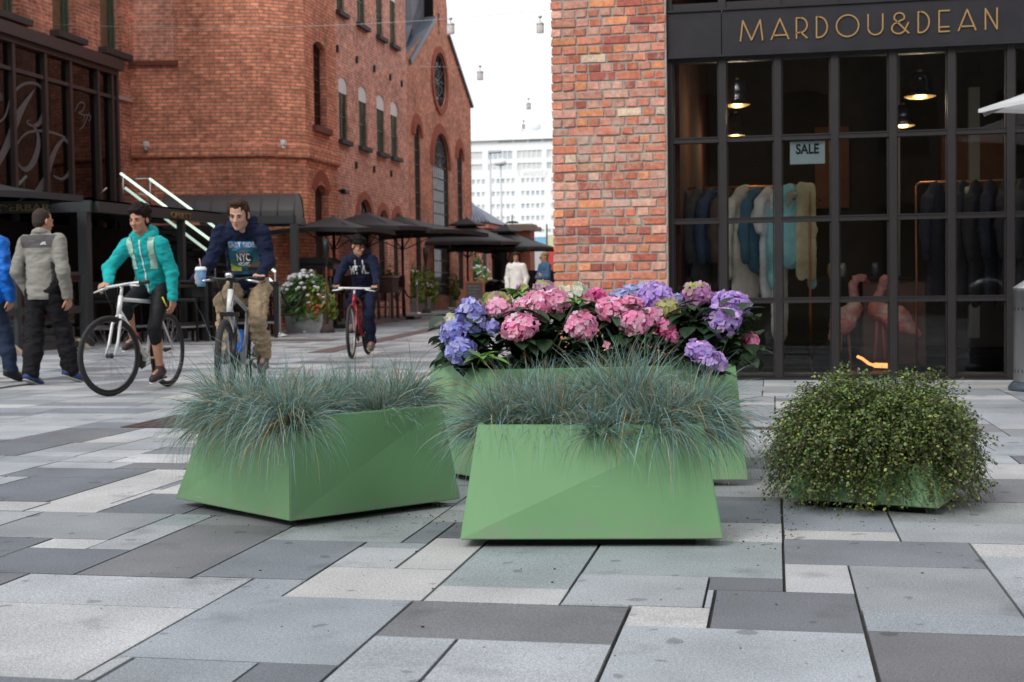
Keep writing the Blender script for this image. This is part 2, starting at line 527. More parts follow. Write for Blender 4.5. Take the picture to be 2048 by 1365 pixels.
# ---- paving
def stone_mat():
    mt = bpy.data.materials.new('granite_paving'); mt.use_nodes = True; n = mt.node_tree; b = n.nodes['Principled BSDF']
    a = n.nodes.new('ShaderNodeAttribute'); a.attribute_name = 'col'
    tc = n.nodes.new('ShaderNodeTexCoord')
    def nz(scale, lo, hi, a0, a1, det=2):
        x = n.nodes.new('ShaderNodeTexNoise'); x.inputs['Scale'].default_value = scale; x.inputs['Detail'].default_value = det
        n.links.new(tc.outputs['Object'], x.inputs['Vector'])
        r = n.nodes.new('ShaderNodeMapRange'); r.inputs[1].default_value = lo; r.inputs[2].default_value = hi; r.inputs[3].default_value = a0; r.inputs[4].default_value = a1
        n.links.new(x.outputs['Fac'], r.inputs[0]); return r.outputs[0], x
    def mul(p, q):
        m = n.nodes.new('ShaderNodeMath'); m.operation = 'MULTIPLY'; n.links.new(p, m.inputs[0]); n.links.new(q, m.inputs[1]); return m.outputs[0]
    g1, t1 = nz(230, .3, .7, .58, 1.42, 3)
    g2, t2 = nz(95, .3, .7, .88, 1.12, 2)
    g3, t3 = nz(2.6, .3, .7, .86, 1.14, 7)
    g4, t4 = nz(3.7, .60, .72, 1.0, .72, 9)
    g5, t5 = nz(0.8, .35, .65, .94, 1.06, 3)
    g6, t6 = nz(9, .70, .73, 1.0, .62, 1)
    g7, t7 = nz(1.4, .55, .75, 1.0, .84, 10)
    f = mul(mul(mul(mul(mul(mul(g1, g2), g3), g4), g5), g6), g7)
    s = n.nodes.new('ShaderNodeVectorMath'); s.operation = 'SCALE'
    n.links.new(a.outputs['Color'], s.inputs[0]); n.links.new(f, s.inputs['Scale']); n.links.new(s.outputs[0], b.inputs['Base Color'])
    b.inputs['Roughness'].default_value = .72; b.inputs['Specular IOR Level'].default_value = .35
    bp = n.nodes.new('ShaderNodeBump'); bp.inputs['Strength'].default_value = .25; bp.inputs['Distance'].default_value = .003
    n.links.new(t1.outputs['Fac'], bp.inputs['Height']); n.links.new(bp.outputs[0], b.inputs['Normal'])
    return mt
M_STONE = stone_mat()
M_SOIL = mat('joint_sand', (.045, .04, .036), .95, nscale=60, namp=.5)
TONE = {'L': (.41, .41, .412), 'l': (.325, .342, .36), 'm': (.25, .267, .285), 'd': (.142, .151, .167), 'g': (.26, .286, .29), 'n': (.195, .207, .224)}
CELL = .025
HX0, HX1, HY0, HY1 = -6.4, 3.2, 2.6, 9.6
HN, HM = int(round((HX1 - HX0) / CELL)), int(round((HY1 - HY0) / CELL))
HAND = [  # near slabs: bottom-left pixel, top-right pixel, tone
 (-300,1338,377,1222,'L'),(-300,1420,153,1344,'d'),(235,1312,835,1201,'m'),(120,1400,543,1313,'m'),(470,1358,698,1315,'d'),
 (0,1205,494,1160,'l'),(443,1189,616,1161,'m'),(572,1190,903,1139,'L'),(655,1137,815,1113,'l'),(785,1137,961,1093,'L'),
 (881,1171,1202,1092,'g'),(837,1201,1139,1175,'L'),(758,1273,1266,1213,'d'),(650,1366,907,1279,'l'),(827,1366,1223,1287,'l'),
 (1165,1148,1563,1086,'g'),(1122,1208,1426,1153,'l'),(1254,1251,1419,1216,'L'),(1195,1380,1729,1260,'l'),(1408,1251,1709,1188,'d'),
 (1420,1186,1562,1156,'d'),(1566,1186,1696,1132,'L'),(1565,1131,1933,1087,'n'),(1725,1221,1968,1136,'m'),(1738,1261,2050,1228,'m'),
 (1762,1354,2120,1267,'d'),(1954,1112,2150,1091,'L'),(2040,1236,2230,1115,'l'),(1565,1061,1777,1022,'m'),(1565,1085,1793,1062,'L'),
 (1805,1086,2020,1049,'l'),(1785,1047,2030,1016,'g'),(1446,1084,1561,1048,'L'),(1452,1047,1561,1013,'n'),(142,1149,562,1067,'d'),
 (377,1156,760,1085,'n'),(-40,1142,257,1101,'d'),(-120,1118,109,1077,'d'),(60,1094,211,1079,'L'),(160,1100,361,1064,'l'),
 (0,1073,359,1028,'m'),(106,1022,240,1008,'L'),(184,1025,380,998,'d'),(-20,990,240,957,'d'),(38,954,316,938,'d'),(-40,1005,355,946,'L'),
 (560,1086,800,1045,'g'),(60,880,230,862,'d'),(-60,905,95,888,'d'),(260,925,360,916,'L'),(270,940,360,927,'d'),
 (1448,985,1540,968,'m'),(1960,1000,2100,960,'n'),(1960,960,2060,935,'L'),(1985,905,2100,878,'l'),(1500,895,1545,878,'L'),(1500,830,1600,780,'m')]
occ = -np.ones((HM, HN), dtype=int)
slabs = []
def cellr(a, b):
    return (int(round((a.x - HX0) / CELL)), int(round((b.x - HX0) / CELL)), int(round((a.y - HY0) / CELL)), int(round((b.y - HY0) / CELL)))
for x0, y0, x1, y1, t in HAND:
    a, b = G(x0, y0), G(x1, y1)
    i0, i1, j0, j1 = cellr(a, b)
    i0, j0, i1, j1 = max(i0, 0), max(j0, 0), min(i1, HN), min(j1, HM)
    while i1 - i0 > 2 and j1 - j0 > 2 and (occ[j0:j1, i0:i1] >= 0).any():
        S = occ[j0:j1, i0:i1] >= 0
        e = [S[0].mean(), S[-1].mean(), S[:, 0].mean(), S[:, -1].mean()]; k = int(np.argmax(e))
        if e[k] == 0: break
        if k == 0: j0 += 1
        elif k == 1: j1 -= 1
        elif k == 2: i0 += 1
        else: i1 -= 1
    if i1 - i0 < 3 or j1 - j0 < 3: continue
    occ[j0:j1, i0:i1] = len(slabs); slabs.append([i0, i1, j0, j1, t])
for s_ in slabs:                                     # close slivers between traced slabs
    for k in range(5):
        i0, i1, j0, j1, _ = s_; idn = slabs.index(s_)
        if i0 > 0 and (occ[j0:j1, i0 - 1] < 0).all(): occ[j0:j1, i0 - 1] = idn; s_[0] -= 1
        i0 = s_[0]
        if i1 < HN and (occ[j0:j1, i1] < 0).all(): occ[j0:j1, i1] = idn; s_[1] += 1
        i1 = s_[1]
        if j0 > 0 and (occ[j0 - 1, i0:i1] < 0).all(): occ[j0 - 1, i0:i1] = idn; s_[2] -= 1
        j0 = s_[2]
        if j1 < HM and (occ[j1, i0:i1] < 0).all(): occ[j1, i0:i1] = idn; s_[3] += 1
def fill(occ, nx, ny, minw, hrange, wrange, tones, out):
    for j in range(ny):
        i = 0
        while i < nx:
            if occ[j, i] >= 0: i += 1; continue
            run = 0
            while i + run < nx and occ[j, i + run] < 0: run += 1
            w = rng.randint(*wrange)
            if run - w < minw: w = run if run <= wrange[1] + minw else w - minw
            h = 0; H_ = rng.randint(*hrange)
            while j + h < ny and h < H_ and (occ[j + h, i:i + w] < 0).all(): h += 1
            k = 0
            while k < 5 and j + h < ny and (occ[j + h, i:i + w] < 0).all() and (occ[min(ny - 1, j + h + 6), i:i + w] >= 0).any(): h += 1; k += 1
            occ[j:j + h, i:i + w] = 10 ** 6
            out.append([i, i + w, j, j + h, rng.choice(tones)])
            i += w
fill(occ, HN, HM, 9, (8, 20), (14, 34), 'LLlllllmmggdnn', slabs)
pav = MB()
def slab(x0, x1, y0, y1, tone, near):
    c = TONE[tone]; k = rng.uniform(.93, 1.07); w = rng.uniform(-.008, .008)
    c = (c[0] * k + w, c[1] * k, c[2] * k - w)
    gx, gy = (.0055, .0016) if near else (.005, .002)
    dz = rng.uniform(-.0012, .0012) if near else 0
    X0, X1, Y0, Y1 = x0 + gx * rng.uniform(.6, 1.2), x1 - gx * rng.uniform(.6, 1.2), y0 + gy, y1 - gy * rng.uniform(.6, 2)
    za, zb = gz(Y0) + dz, gz(Y1) + dz
    pav.face([(X0, Y0, za), (X1, Y0, za), (X1, Y1, zb), (X0, Y1, zb)], 0, c)
    if near:
        c2 = (c[0] * .8, c[1] * .8, c[2] * .8); z = -.012
        pav.face([(X0, Y0, z), (X1, Y0, z), (X1, Y0, za), (X0, Y0, za)], 0, c2)
        pav.face([(X1, Y0, z), (X1, Y1, z), (X1, Y1, zb), (X1, Y0, za)], 0, c2)
        pav.face([(X0, Y1, z), (X0, Y0, z), (X0, Y0, za), (X0, Y1, zb)], 0, c2)
for i0, i1, j0, j1, t in slabs:
    slab(HX0 + i0 * CELL, HX0 + i1 * CELL, HY0 + j0 * CELL, HY0 + j1 * CELL, t, True)
FC = .1
FX0, FX1, FY0, FY1 = -17.0, 12.4, -12.0, 64.0
FN, FM = int(round((FX1 - FX0) / FC)), int(round((FY1 - FY0) / FC))
focc = -np.ones((FM, FN), dtype=int)
focc[int(round((HY0 - FY0) / FC)):int(round((HY1 - FY0) / FC)), int(round((HX0 - FX0) / FC)):int(round((HX1 - FX0) / FC))] = 5
# dark red iron drain strips, grates and mat take the place of slabs
def occupy(x0, x1, y0, y1):
    focc[int(round((y0 - FY0) / FC)):int(round((y1 - FY0) / FC)), int(round((x0 - FX0) / FC)):int(round((x1 - FX0) / FC))] = 6
fout = []
fill(focc, FN, FM, 3, (2, 5), (4, 10), 'LLLllllmmmggdn', fout)
for i0, i1, j0, j1, t in fout:
    slab(FX0 + i0 * FC, FX0 + i1 * FC, FY0 + j0 * FC, FY0 + j1 * FC, t, False)
tag(pav.build('paving', M_STONE), kind='structure')
gb = MB()
YS = [-60, 30, 64, 300]
for a, b in zip(YS[:-1], YS[1:]):
    gb.face([(-160, a, gz(a) - .012), (160, a, gz(a) - .012), (160, b, gz(b) - .012), (-160, b, gz(b) - .012)])
tag(gb.build('ground', M_SOIL), kind='structure')
# ---- iron strips let into the paving
M_IRON = mat('rusty_iron', (.085, .045, .04), .7, .3, nscale=30, namp=.5)
M_REDSTONE = mat('dark_red_stone', (.11, .07, .065), .8, nscale=40, namp=.3)
def strip(name, label, cat, x0, x1, y0, y1, slots=0, material=None, along='x'):
    mb = MB()
    mb.box((x0, y0, gz(y0) + .003), (x1, y1, gz(y0) + .007))
    o = mb.build(name, material or M_IRON)
    tag(o, label, cat)
    if slots:
        sb = MB(); n = slots
        for i in range(n):
            if along == 'x':
                xa = x0 + (x1 - x0) * (i + .25) / n; xb = x0 + (x1 - x0) * (i + .75) / n
                sb.face([(xa, y0 + .02, .0085), (xb, y0 + .02, .0085), (xb, y1 - .02, .0085), (xa, y1 - .02, .0085)])
        sb.build('slots', M_SOIL, o)
    return o
a = G(1494, 858)
strip('drain_channel', 'thin rusty drain channel in the paving left of the leafy shrub', 'drain', a.x - 2.2, a.x + .7, a.y - .05, a.y + .06, 46)
a, b = G(255, 853), G(420, 829)
strip('iron_grate', 'reddish iron grate in the paving behind the left grass planter', 'grate', a.x, a.x + 1.0, a.y - .1, a.y + .75, 12)
a, b = G(-60, 784), G(90, 766)
strip('door_mat', 'dark brown strip of paving under the walking man in grey', 'mat', a.x, b.x, a.y, b.y, 0, mat('brown_mat', (.05, .04, .035), .95, nscale=25, namp=.4))
mb = MB()
P0, P1 = G(640, 706), G(880, 656)
mb.beam((P0.x, P0.y, .004), (P1.x, P1.y, .004), .35, .006)
mb.beam((P1.x, P1.y, .004), (P1.x + .9, P1.y + 13, .05), .35, .006)
tag(mb.build('stone_band', M_REDSTONE), 'long dark red stone band across the paving beyond the boy', 'paving band')

# ================================================================== BUILDINGS
BR_OCT = brickmat('orange_brick', (.82, .325, .19), (.60, .205, .12), (.30, .20, .155), rh=.078, ms=.013)
BR_LONG = brickmat('pinkish_brick', (.70, .30, .21), (.54, .21, .145), (.62, .47, .39), ms=.014, rh=.078)
BR_GABLE = brickmat('gable_brick', (.72, .32, .22), (.57, .235, .155), (.42, .28, .2), rh=.078)
BR_CAFE = brickmat('weathered_brick', (.58, .19, .105), (.34, .11, .07), (.45, .34, .28), rh=.078, dirt=.55)
BR_PANEL = brickmat('pale_brick', (.66, .26, .17), (.54, .19, .12), (.6, .46, .38), rh=.078)
M_SILL = mat('dark_slate_sill', (.05, .042, .042), .7, nscale=20)
M_BSILL = mat('brick_red_sill', (.17, .055, .035), .85, nscale=20)
M_GREEN = mat('green_window_paint', (.055, .11, .07), .5)
M_DARKF = mat('dark_brown_frame', (.035, .026, .024), .5)
M_WHITE = mat('white_paint', (.75, .77, .78), .5)
M_PANE = glass('dark_window_glass', (.25, .28, .3), 1.6)
M_BLIND = mat('beige_blind', (.42, .31, .20), .8, nscale=6)
M_VOID = mat('dark_interior', (.018, .016, .015), .9)
M_SLATE = mat('blue_slate', (.085, .095, .125), .45, nscale=12, namp=.3)
M_BLACK = mat('black_steel', (.022, .021, .022), .45, .2)
M_GREYST = mat('grey_green_steel', (.045, .052, .055), .5, .2)

def window(mb_parent, M, hole, depth, fr_mat, back_mat, bars=(), fw=.07, name='window', glassmat=None, curtain=None):
    """frame + glazing bars, pane and dark room behind; M = wall frame, hole = outline"""
    f = MB()
    ring(f, M, hole, fw, -depth, -depth + .05)
    x0 = min(p[0] for p in hole); x1 = max(p[0] for p in hole); y0 = min(p[1] for p in hole); y1 = max(p[1] for p in hole)
    for kind, t in bars:
        if kind == 'v':
            x = x0 + (x1 - x0) * t; f.box((x - .02, y0 + fw, -depth + .004), (x + .02, y1 - fw, -depth + .043), M=M)
        else:
            y = y0 + (y1 - y0) * t; f.box((x0 + fw, y - .02, -depth + .002), (x1 - fw, y + .02, -depth + .04), M=M)
    w = f.build(name, fr_mat, mb_parent)
    g = MB(); flatpoly(g, M, hole, -depth - .004); g.build('pane', glassmat or M_PANE, w)
    r = MB(); flatpoly(r, M, hole, -depth - .35); r.build('room_back', back_mat, w)
    if curtain:
        c = MB(); c.box((x0 + .03, y0 + .05, -depth - .06), (x0 + (x1 - x0) * curtain, y1 - .4, -depth - .03), M=M); c.build('curtain', M_WHITE, w)
    return w
def sill(parent, M, x0, x1, z, material=None, h=.12, out=.12):
    s_ = MB(); s_.box((x0, z - h, -.05), (x1, z, out), M=M); return s_.build('sill', material or M_SILL, parent)

# ---- brick building with cut corners (left middle)
A_ = Vector((-14.0, 28.0, 0)); B_ = Vector((-11.17, 28.55, 0)); Cc = at(612, 294, 30.5); C_ = Vector((Cc.x, Cc.y, 0)); Y_D = PX(675, 312, Cc.x).y
D_ = Vector((Cc.x, Y_D, 0))
XF = Cc.x - .55                                         # the long facade stands a little further back
octb = thing('brick_building', 'orange brick corner building with angled faces and a projecting brick band', 'building', A_)
octb_loc = A_
def place(o):                                           # parts are built in world space: cancel the empty's offset
    o.matrix_parent_inverse = Matrix.Translation(-Vector(o.parent.location)); return o
HT = 11.5
def face_M(p, q):
    d = (q - p).normalized(); nrm = d.cross(Vector((0, 0, 1)))
    return frame_M(p, d, nrm), (q - p).length
w = MB()
M1, L1 = face_M(A_, B_)
x_a, x_b = .02, PY(348, 60, A_.y + .1).x - A_.x
zs_ = at(300, 124, 30).z
hole1 = arch(.04, x_b, zs_, HT - .5)
wall(w, M1, [(0, -.1), (L1, -.1), (L1, HT), (0, HT)], [hole1], .10)
M2, L2 = face_M(B_, C_)
wall(w, M2, [(0, -.1), (L2, -.1), (L2, HT), (0, HT)], [], .1)
M3, L3 = face_M(C_, D_)
def loc_on(M, L_, px, py, p, q):
    """local x,z on a vertical wall p->q seen at a pixel"""
    r = Vector(ray(px, py)); n_ = (q - p).cross(Vector((0, 0, 1))); c0 = Vector(CO)
    t = (p - c0).dot(n_) / r.dot(n_); h = c0 + r * t
    return (h - p).dot((q - p).normalized()), h.z
ua, za = loc_on(M3, L3, 626, 100, C_, D_); ub, _ = loc_on(M3, L3, 651, 100, C_, D_); _, zt = loc_on(M3, L3, 638, 84, C_, D_); _, zb = loc_on(M3, L3, 638, 254, C_, D_)
u3, _ = loc_on(M3, L3, 630, 400, C_, D_); u4, _ = loc_on(M3, L3, 657, 400, C_, D_); _, zt2 = loc_on(M3, L3, 643, 370, C_, D_)
hA = arch(ua, ub, zb, zt, .14, 8); hB = arch(u3, u4, .9, zt2, .2, 8)
wall(w, M3, [(0, -.1), (L3, -.1), (L3, HT), (0, HT)], [hA, hB], .22)
Mret, Lr = face_M(D_, Vector((D_.x - 1.5, D_.y, 0)))
wall(w, Mret, [(0, -.1), (Lr, -.1), (Lr, HT), (0, HT)], [], .1)
place(w.build('wall', BR_OCT, octb))
p_ = MB(); flatpoly(p_, M1, hole1, -.10); place(p_.build('blind_window', BR_PANEL, octb))
place(sill(octb, M1, 0.0, x_b + .05, zs_ + .0, M_BSILL, .1, .09))
# projecting band
b_ = MB()
zt3, zb3 = at(523, 289, 30).z, at(523, 312, 30).z
pr = .09
def off(p, q, r_):      # offset polyline corner
    d1 = (q - p).normalized(); d2 = (r_ - q).normalized(); n1 = d1.cross(Vector((0, 0, 1))); n2 = d2.cross(Vector((0, 0, 1)))
    bi = (n1 + n2).normalized(); return q + bi * pr / max(.3, bi.dot(n1))
pts = [A_ + M1.to_3x3() @ Vector((0, 0, pr)), off(A_, B_, C_), off(B_, C_, D_), D_ + Vector((pr, 0, 0)) , D_ + Vector((-.4, .02, 0))]
inn = [A_, B_, C_, D_, D_ + Vector((-.4, 0, 0))]
for i in range(len(pts) - 1):
    Lw = (pts[i + 1] - pts[i]).length
    for (pp, qq, za_, zb_, pa, pb) in ((pts[i], pts[i + 1], zb3, zt3, 0, 0),):
        b_.face([(pp.x, pp.y, zb_), (pp.x, pp.y, za_), (qq.x, qq.y, za_), (qq.x, qq.y, zb_)][::-1][::-1], uv=[(0, zb_), (0, za_), (Lw, za_), (Lw, zb_)])
    b_.face([(*pts[i].xy, zt3), (*pts[i + 1].xy, zt3), (*inn[i + 1].xy, zt3 + .05), (*inn[i].xy, zt3 + .05)], uv=[(0, 0), (Lw, 0), (Lw, .1), (0, .1)])
    b_.face([(*pts[i + 1].xy, zb3), (*pts[i].xy, zb3), (*inn[i].xy, zb3 - .05), (*inn[i + 1].xy, zb3 - .05)], uv=[(0, 0), (Lw, 0), (Lw, .1), (0, .1)])
place(b_.build('brick_band', BR_OCT, octb, fixn=False))
place(window(octb, M3, hA, .2, M_DARKF, M_VOID, [('v', .5)] + [('h', k / 7) for k in range(1, 7)], .05))
place(sill(octb, M3, ua - .12, ub + .14, zb, M_BSILL, .14, .1))
g_ = MB(); flatpoly(g_, M3, hB, -.18, c=(.9, .9, .9))
for k in range(24):
    z = 1 + k * (zt2 - 1.1) / 24
    g_.box((u3 + .02, z, -.178), (u4 - .02, z + .02, -.165), M=M3)
place(g_.build('shutter', mat('dark_mesh_shutter', (.05, .045, .042), .6, .3), octb))
# arch hood over the lower window
h_ = MB()
mid = (u3 + u4) / 2
for i in range(12):
    a0, a1 = 25 + 130 * i / 12 + .8, 25 + 130 * (i + 1) / 12 - .8
    r0, r1 = (u4 - u3) / 2 + .03, (u4 - u3) / 2 + .27
    cz = zt2 - (u4 - u3) / 2 + .06
    P = [(mid + r * math.cos(rad(a)), cz + r * math.sin(rad(a))) for r, a in ((r0, a0), (r1, a0), (r1, a1), (r0, a1))]
    h_.prism(P, M3 @ Matrix.Translation((0, 0, .003)), .012)
place(h_.build('brick_arch', mat('arch_brick', (.33, .09, .05), .9, nscale=14, namp=.3), octb))
for px_, py_ in ((291, 289), (566, 286)):
    wl = MB(); c0 = at(px_, py_ - 0, 29.85); wl.box(c0 - Vector((.05, .04, .06)), c0 + Vector((.05, .1, .06)), bev=.015); wl.box(c0 + Vector((-.02, -.02, -.12)), c0 + Vector((.02, .1, -.06)))
    place(wl.build('wall_lamp', M_WHITE, octb))

# ---- long facade and its windows
YF0, YF1 = Y_D - .3, PX(815, 300, XF).y
lng = thing('brick_building', 'long pinkish brick building with two rows of narrow white topped windows', 'building', (XF, YF0, 0))
ML = frame_M(Vector((XF, YF0, 0)), Vector((0, 1, 0)), Vector((1, 0, 0)))
holes = []; wins = []
def onL(px_, py_):
    h = PX(px_, py_, XF); return h.y - YF0, h.z
for (a, b) in ((677.5, 695), (717, 734), (753, 769), (780.5, 795)):
    u0, _ = onL(a, 210); u1, _ = onL(b, 210)
    zt, zb = 6.36, 4.72
    h = arch(u0, u1, zb, zt, .14, 8); holes.append(h); wins.append((h, u0, u1, zb, zt))
for (a, b) in ((673.5, 689), (713.5, 731), (752.5, 766), (779.5, 791.5)):
    u0, _ = onL(a, 20); u1, _ = onL(b, 20)
    h = arch(u0, u1, 8.0, 9.7, .14, 8); holes.append(h); wins.append((h, u0, u1, 8.0, 9.7))
arches = []
for (a, b, py_) in ((715, 742, 400), (757, 773.5, 421), (786.5, 800, 427)):
    u0, _ = onL(a, 430); u1, _ = onL(b, 430); _, zt = onL((a + b) / 2, py_)
    h = arch(u0, u1, .5, zt, (u1 - u0) / 2 * .98, 14); arches.append((h, u0, u1, zt)); holes.append(h)
w = MB()
wall(w, ML, [(0, -.1), (YF1 - YF0, -.1), (YF1 - YF0, 11.5), (0, 11.5)], holes, .16)
Mend, Le = face_M(Vector((XF, YF1, 0)), Vector((XF - 8, YF1, 0)))
wall(w, Mend, [(0, -.1), (Le, -.1), (Le, 11.5), (0, 11.5)], [], .1)
place(w.build('wall', BR_LONG, lng))
for h, u0, u1, zb, zt in wins:
    wo = place(window(lng, ML, h, .10, M_GREEN, M_VOID, [('v', .5), ('h', .38)], .05, curtain=.34))
    t_ = MB(); cap = [p for p in h if p[1] > zt - .15]; cap = [(u0, zt - .42)] + [(u1, zt - .42)] + cap
    flatpoly(t_, ML, cap, -.02); t_.build('head_panel', M_WHITE, wo)
    s_ = MB(); s_.box((u0 - .08, zb - .11, -.1), (u1 + .1, zb, .12), M=ML); s_.build('sill', M_SILL, wo)
for h, u0, u1, zt in arches:
    place(window(lng, ML, h, .14, M_DARKF, M_VOID, [('v', .33), ('v', .66), ('h', .45), ('h', .7)], .05))
    r_ = MB(); hw = (u1 - u0) / 2; mid = (u0 + u1) / 2; cz = zt - hw
    for i in range(16):
        a0, a1 = 180 * i / 16 + .6, 180 * (i + 1) / 16 - .6
        P = [(mid + r * math.cos(rad(a_)), cz + r * math.sin(rad(a_))) for r, a_ in ((hw + .01, a0), (hw + .22, a0), (hw + .22, a1), (hw + .01, a1))]
        r_.prism(P, ML @ Matrix.Translation((0, 0, .003)), .04)
    place(r_.build('brick_arch', mat('pink_arch_brick', (.40, .14, .09), .9, nscale=14, namp=.3), lng))
# iron anchors
an = MB()
for px_, py_ in ((673, 98), (712, 120), (747, 138), (779, 155), (802, 168), (711, 331), (747, 339), (781, 348)):
    h = PX(px_, py_, XF); an.box(h + Vector((0.002, -.04, -.09)), h + Vector((.06, .04, .09)))
place(an.build('wall_anchor', M_BLACK, lng))
# dark glazed bay with camera at the near end
bay = thing('glazed_bay', 'tall dark framed glazed bay at the near end of the long brick facade', 'bay window', (XF, YF0 + .4, 0))
u0, z1 = onL(674, 300); u1, _ = onL(694, 300)
u0 = .1
f = MB()
Mb = frame_M(Vector((XF, YF0 + u0, 0)), Vector((0, 1, 0)), Vector((1, 0, 0))); bw_ = .62
ztop = 4.45
for x in (0, bw_):
    f.box((x - .05, 0, 0.005), (x + .05, ztop, .22), M=Mb)
for z in (.1, 2.55, 3.0, ztop):
    f.box((.06, z - .05, .15), (bw_ - .06, z + .05, .21), M=Mb)
f.box((-.08, ztop + .06, 0.003), (bw_ + .08, ztop + .2, .28), M=Mb)
place(f.build('frame', M_GREYST, bay))
g_ = MB(); g_.box((.06, 3.05, .17), (bw_ - .06, ztop - .05, .19), M=Mb); place(g_.build('upper_panel', mat('pale_grey_panel', (.42, .43, .43), .35), bay))
g_ = MB(); g_.box((.06, .15, .17), (bw_ - .06, 2.5, .19), M=Mb); place(g_.build('pane', M_PANE, bay))
g_ = MB(); g_.box((.06, 2.6, .17), (bw_ - .06, 2.95, .19), M=Mb); place(g_.build('sign_panel', M_DARKF, bay))
cmb = MB(); c0 = PX(690, 384, XF + .3); cmb.box(c0 + Vector((-.07, -.2, -.06)), c0 + Vector((.07, .14, .06)), bev=.02); cmb.beam(c0, c0 + Vector((-.3, .1, .05)), .04, .04)
place(cmb.build('camera_box', M_BLACK, bay))

# ---- gabled brick hall
gab = thing('brick_hall', 'gabled brick hall with a round window above three tall arched windows', 'hall', (XF, YF1, 0))
YG0, YG1 = YF1 + .02, PX(941, 215, XF - .15).y
XG = XF - .15
MG = frame_M(Vector((XG, YG0, 0)), Vector((0, 1, 0)), Vector((1, 0, 0)))
def onG(px_, py_):
    h = PX(px_, py_, XG); return h.y - YG0, h.z
uL, zL = onG(819, 123); uR, zR = onG(941, 213)
uS, zS = onG(867, 42); uT, zT = onG(894, 72)
WG = uR
eav = zR
outl = [(0, -.1), (WG, -.1), (WG, zR), (uT + .08, zT), (uT + .08, zT + .95), (uT - .55, zT + 2.2), (uS + .5, zT + 2.2), (uS, zT + 1.2), (uS, zS), (0, zL - .15)]
rc, rz_ = onG(879, 162); _, zc1 = onG(879, 108); rr_ = zc1 - rz_
rose = [(rc + rr_ * math.cos(2 * PI * i / 28), rz_ + rr_ * math.sin(2 * PI * i / 28)) for i in range(28)]
gh = [rose]; gw = []
for (a, b, py_, zlo) in ((829.5, 841, 250, .8), (863, 897, 268, .6), (914.5, 924.5, 297, .8)):
    v0, _ = onG(a, 340); v1, _ = onG(b, 340); _, zt = onG((a + b) / 2, py_)
    if v1 - v0 > 2: v0 += .15
    h = arch(v0, v1, zlo, zt, (v1 - v0) / 2 * .99, 16); gh.append(h); gw.append((h, v0, v1, zt))
slit = arch(onG(876.5, 40)[0] - .1, onG(876.5, 40)[0] + .22, onG(878, 70)[1], onG(878, 28)[1]); gh.append(slit)
w = MB(); wall(w, MG, outl, gh, .09)
Mend2, Le2 = face_M(Vector((XG, YG1, 0)), Vector((XG - 9, YG1, 0)))
wall(w, Mend2, [(0, -.1), (Le2, -.1), (Le2, zR), (0, zR)], [], .1)
place(w.build('wall', BR_GABLE, gab))
M_LEAD = mat('lead_bars', (.05, .05, .05), .5)
M_MIRR = glass('leaded_glass', (.2, .23, .25), 2.6)
def tracery(h, cx, cy, r_, v0, v1, z0, zt, rosew=False, nv=7, nh=12):
    f = MB(); ring(f, MG, h, .05, -.08, -.03)
    if rosew:
        for k in range(12):
            a_ = 2 * PI * k / 12; f.beam(MG @ Vector((cx + .15 * math.cos(a_), cy + .15 * math.sin(a_), -.055)), MG @ Vector((cx + (r_ - .06) * math.cos(a_), cy + (r_ - .06) * math.sin(a_), -.055)), .035, .035)
        for q in (.15, r_ * .55):
            f.tube([MG @ Vector((cx + q * math.cos(2 * PI * i / 24), cy + q * math.sin(2 * PI * i / 24), -.055)) for i in range(24)], .022, 6, closed=True)
    else:
        hw = (v1 - v0) / 2
        for i in range(1, nv):
            x = v0 + (v1 - v0) * i / nv; top = zt - hw + math.sqrt(max(.0, hw * hw - (x - cx) ** 2)) - .05
            f.box((x - .015, z0 + .06, -.07), (x + .015, top, -.045), M=MG)
        for i in range(1, nh):
            z = z0 + (zt - hw - z0) * i / (nh - 2)
            if z > zt - .2: break
            hwz = hw if z < zt - hw else math.sqrt(max(0, hw * hw - (z - zt + hw) ** 2))
            f.box((cx - hwz + .05, z - .014, -.066), (cx + hwz - .05, z + .014, -.05), M=MG)
        if hw > .7:
            for k in range(9):
                a_ = PI * k / 8; f.beam(MG @ Vector((cx, zt - hw, -.058)), MG @ Vector((cx + (hw - .05) * math.cos(a_), zt - hw + (hw - .05) * math.sin(a_), -.058)), .03, .03)
            for q in (.4, .75):
                f.tube([MG @ Vector((cx + hw * q * math.cos(PI * i / 16), zt - hw + hw * q * math.sin(PI * i / 16), -.055)) for i in range(17)], .016, 6)
    wo = place(f.build('window', M_LEAD, gab))
    g_ = MB(); flatpoly(g_, MG, h, -.085); g_.build('pane', M_MIRR, wo)
    g_ = MB(); flatpoly(g_, MG, h, -.7); g_.build('room_back', M_VOID, wo)
tracery(rose, rc, rz_, rr_, 0, 0, 0, 0, True)
for h, v0, v1, zt in gw:
    tracery(h, (v0 + v1) / 2, 0, 0, v0, v1, h[0][1], zt, nv=9 if v1 - v0 > 1.4 else 3, nh=13)
g_ = MB(); flatpoly(g_, MG, slit, -.2); place(g_.build('slit_window', M_VOID, gab))
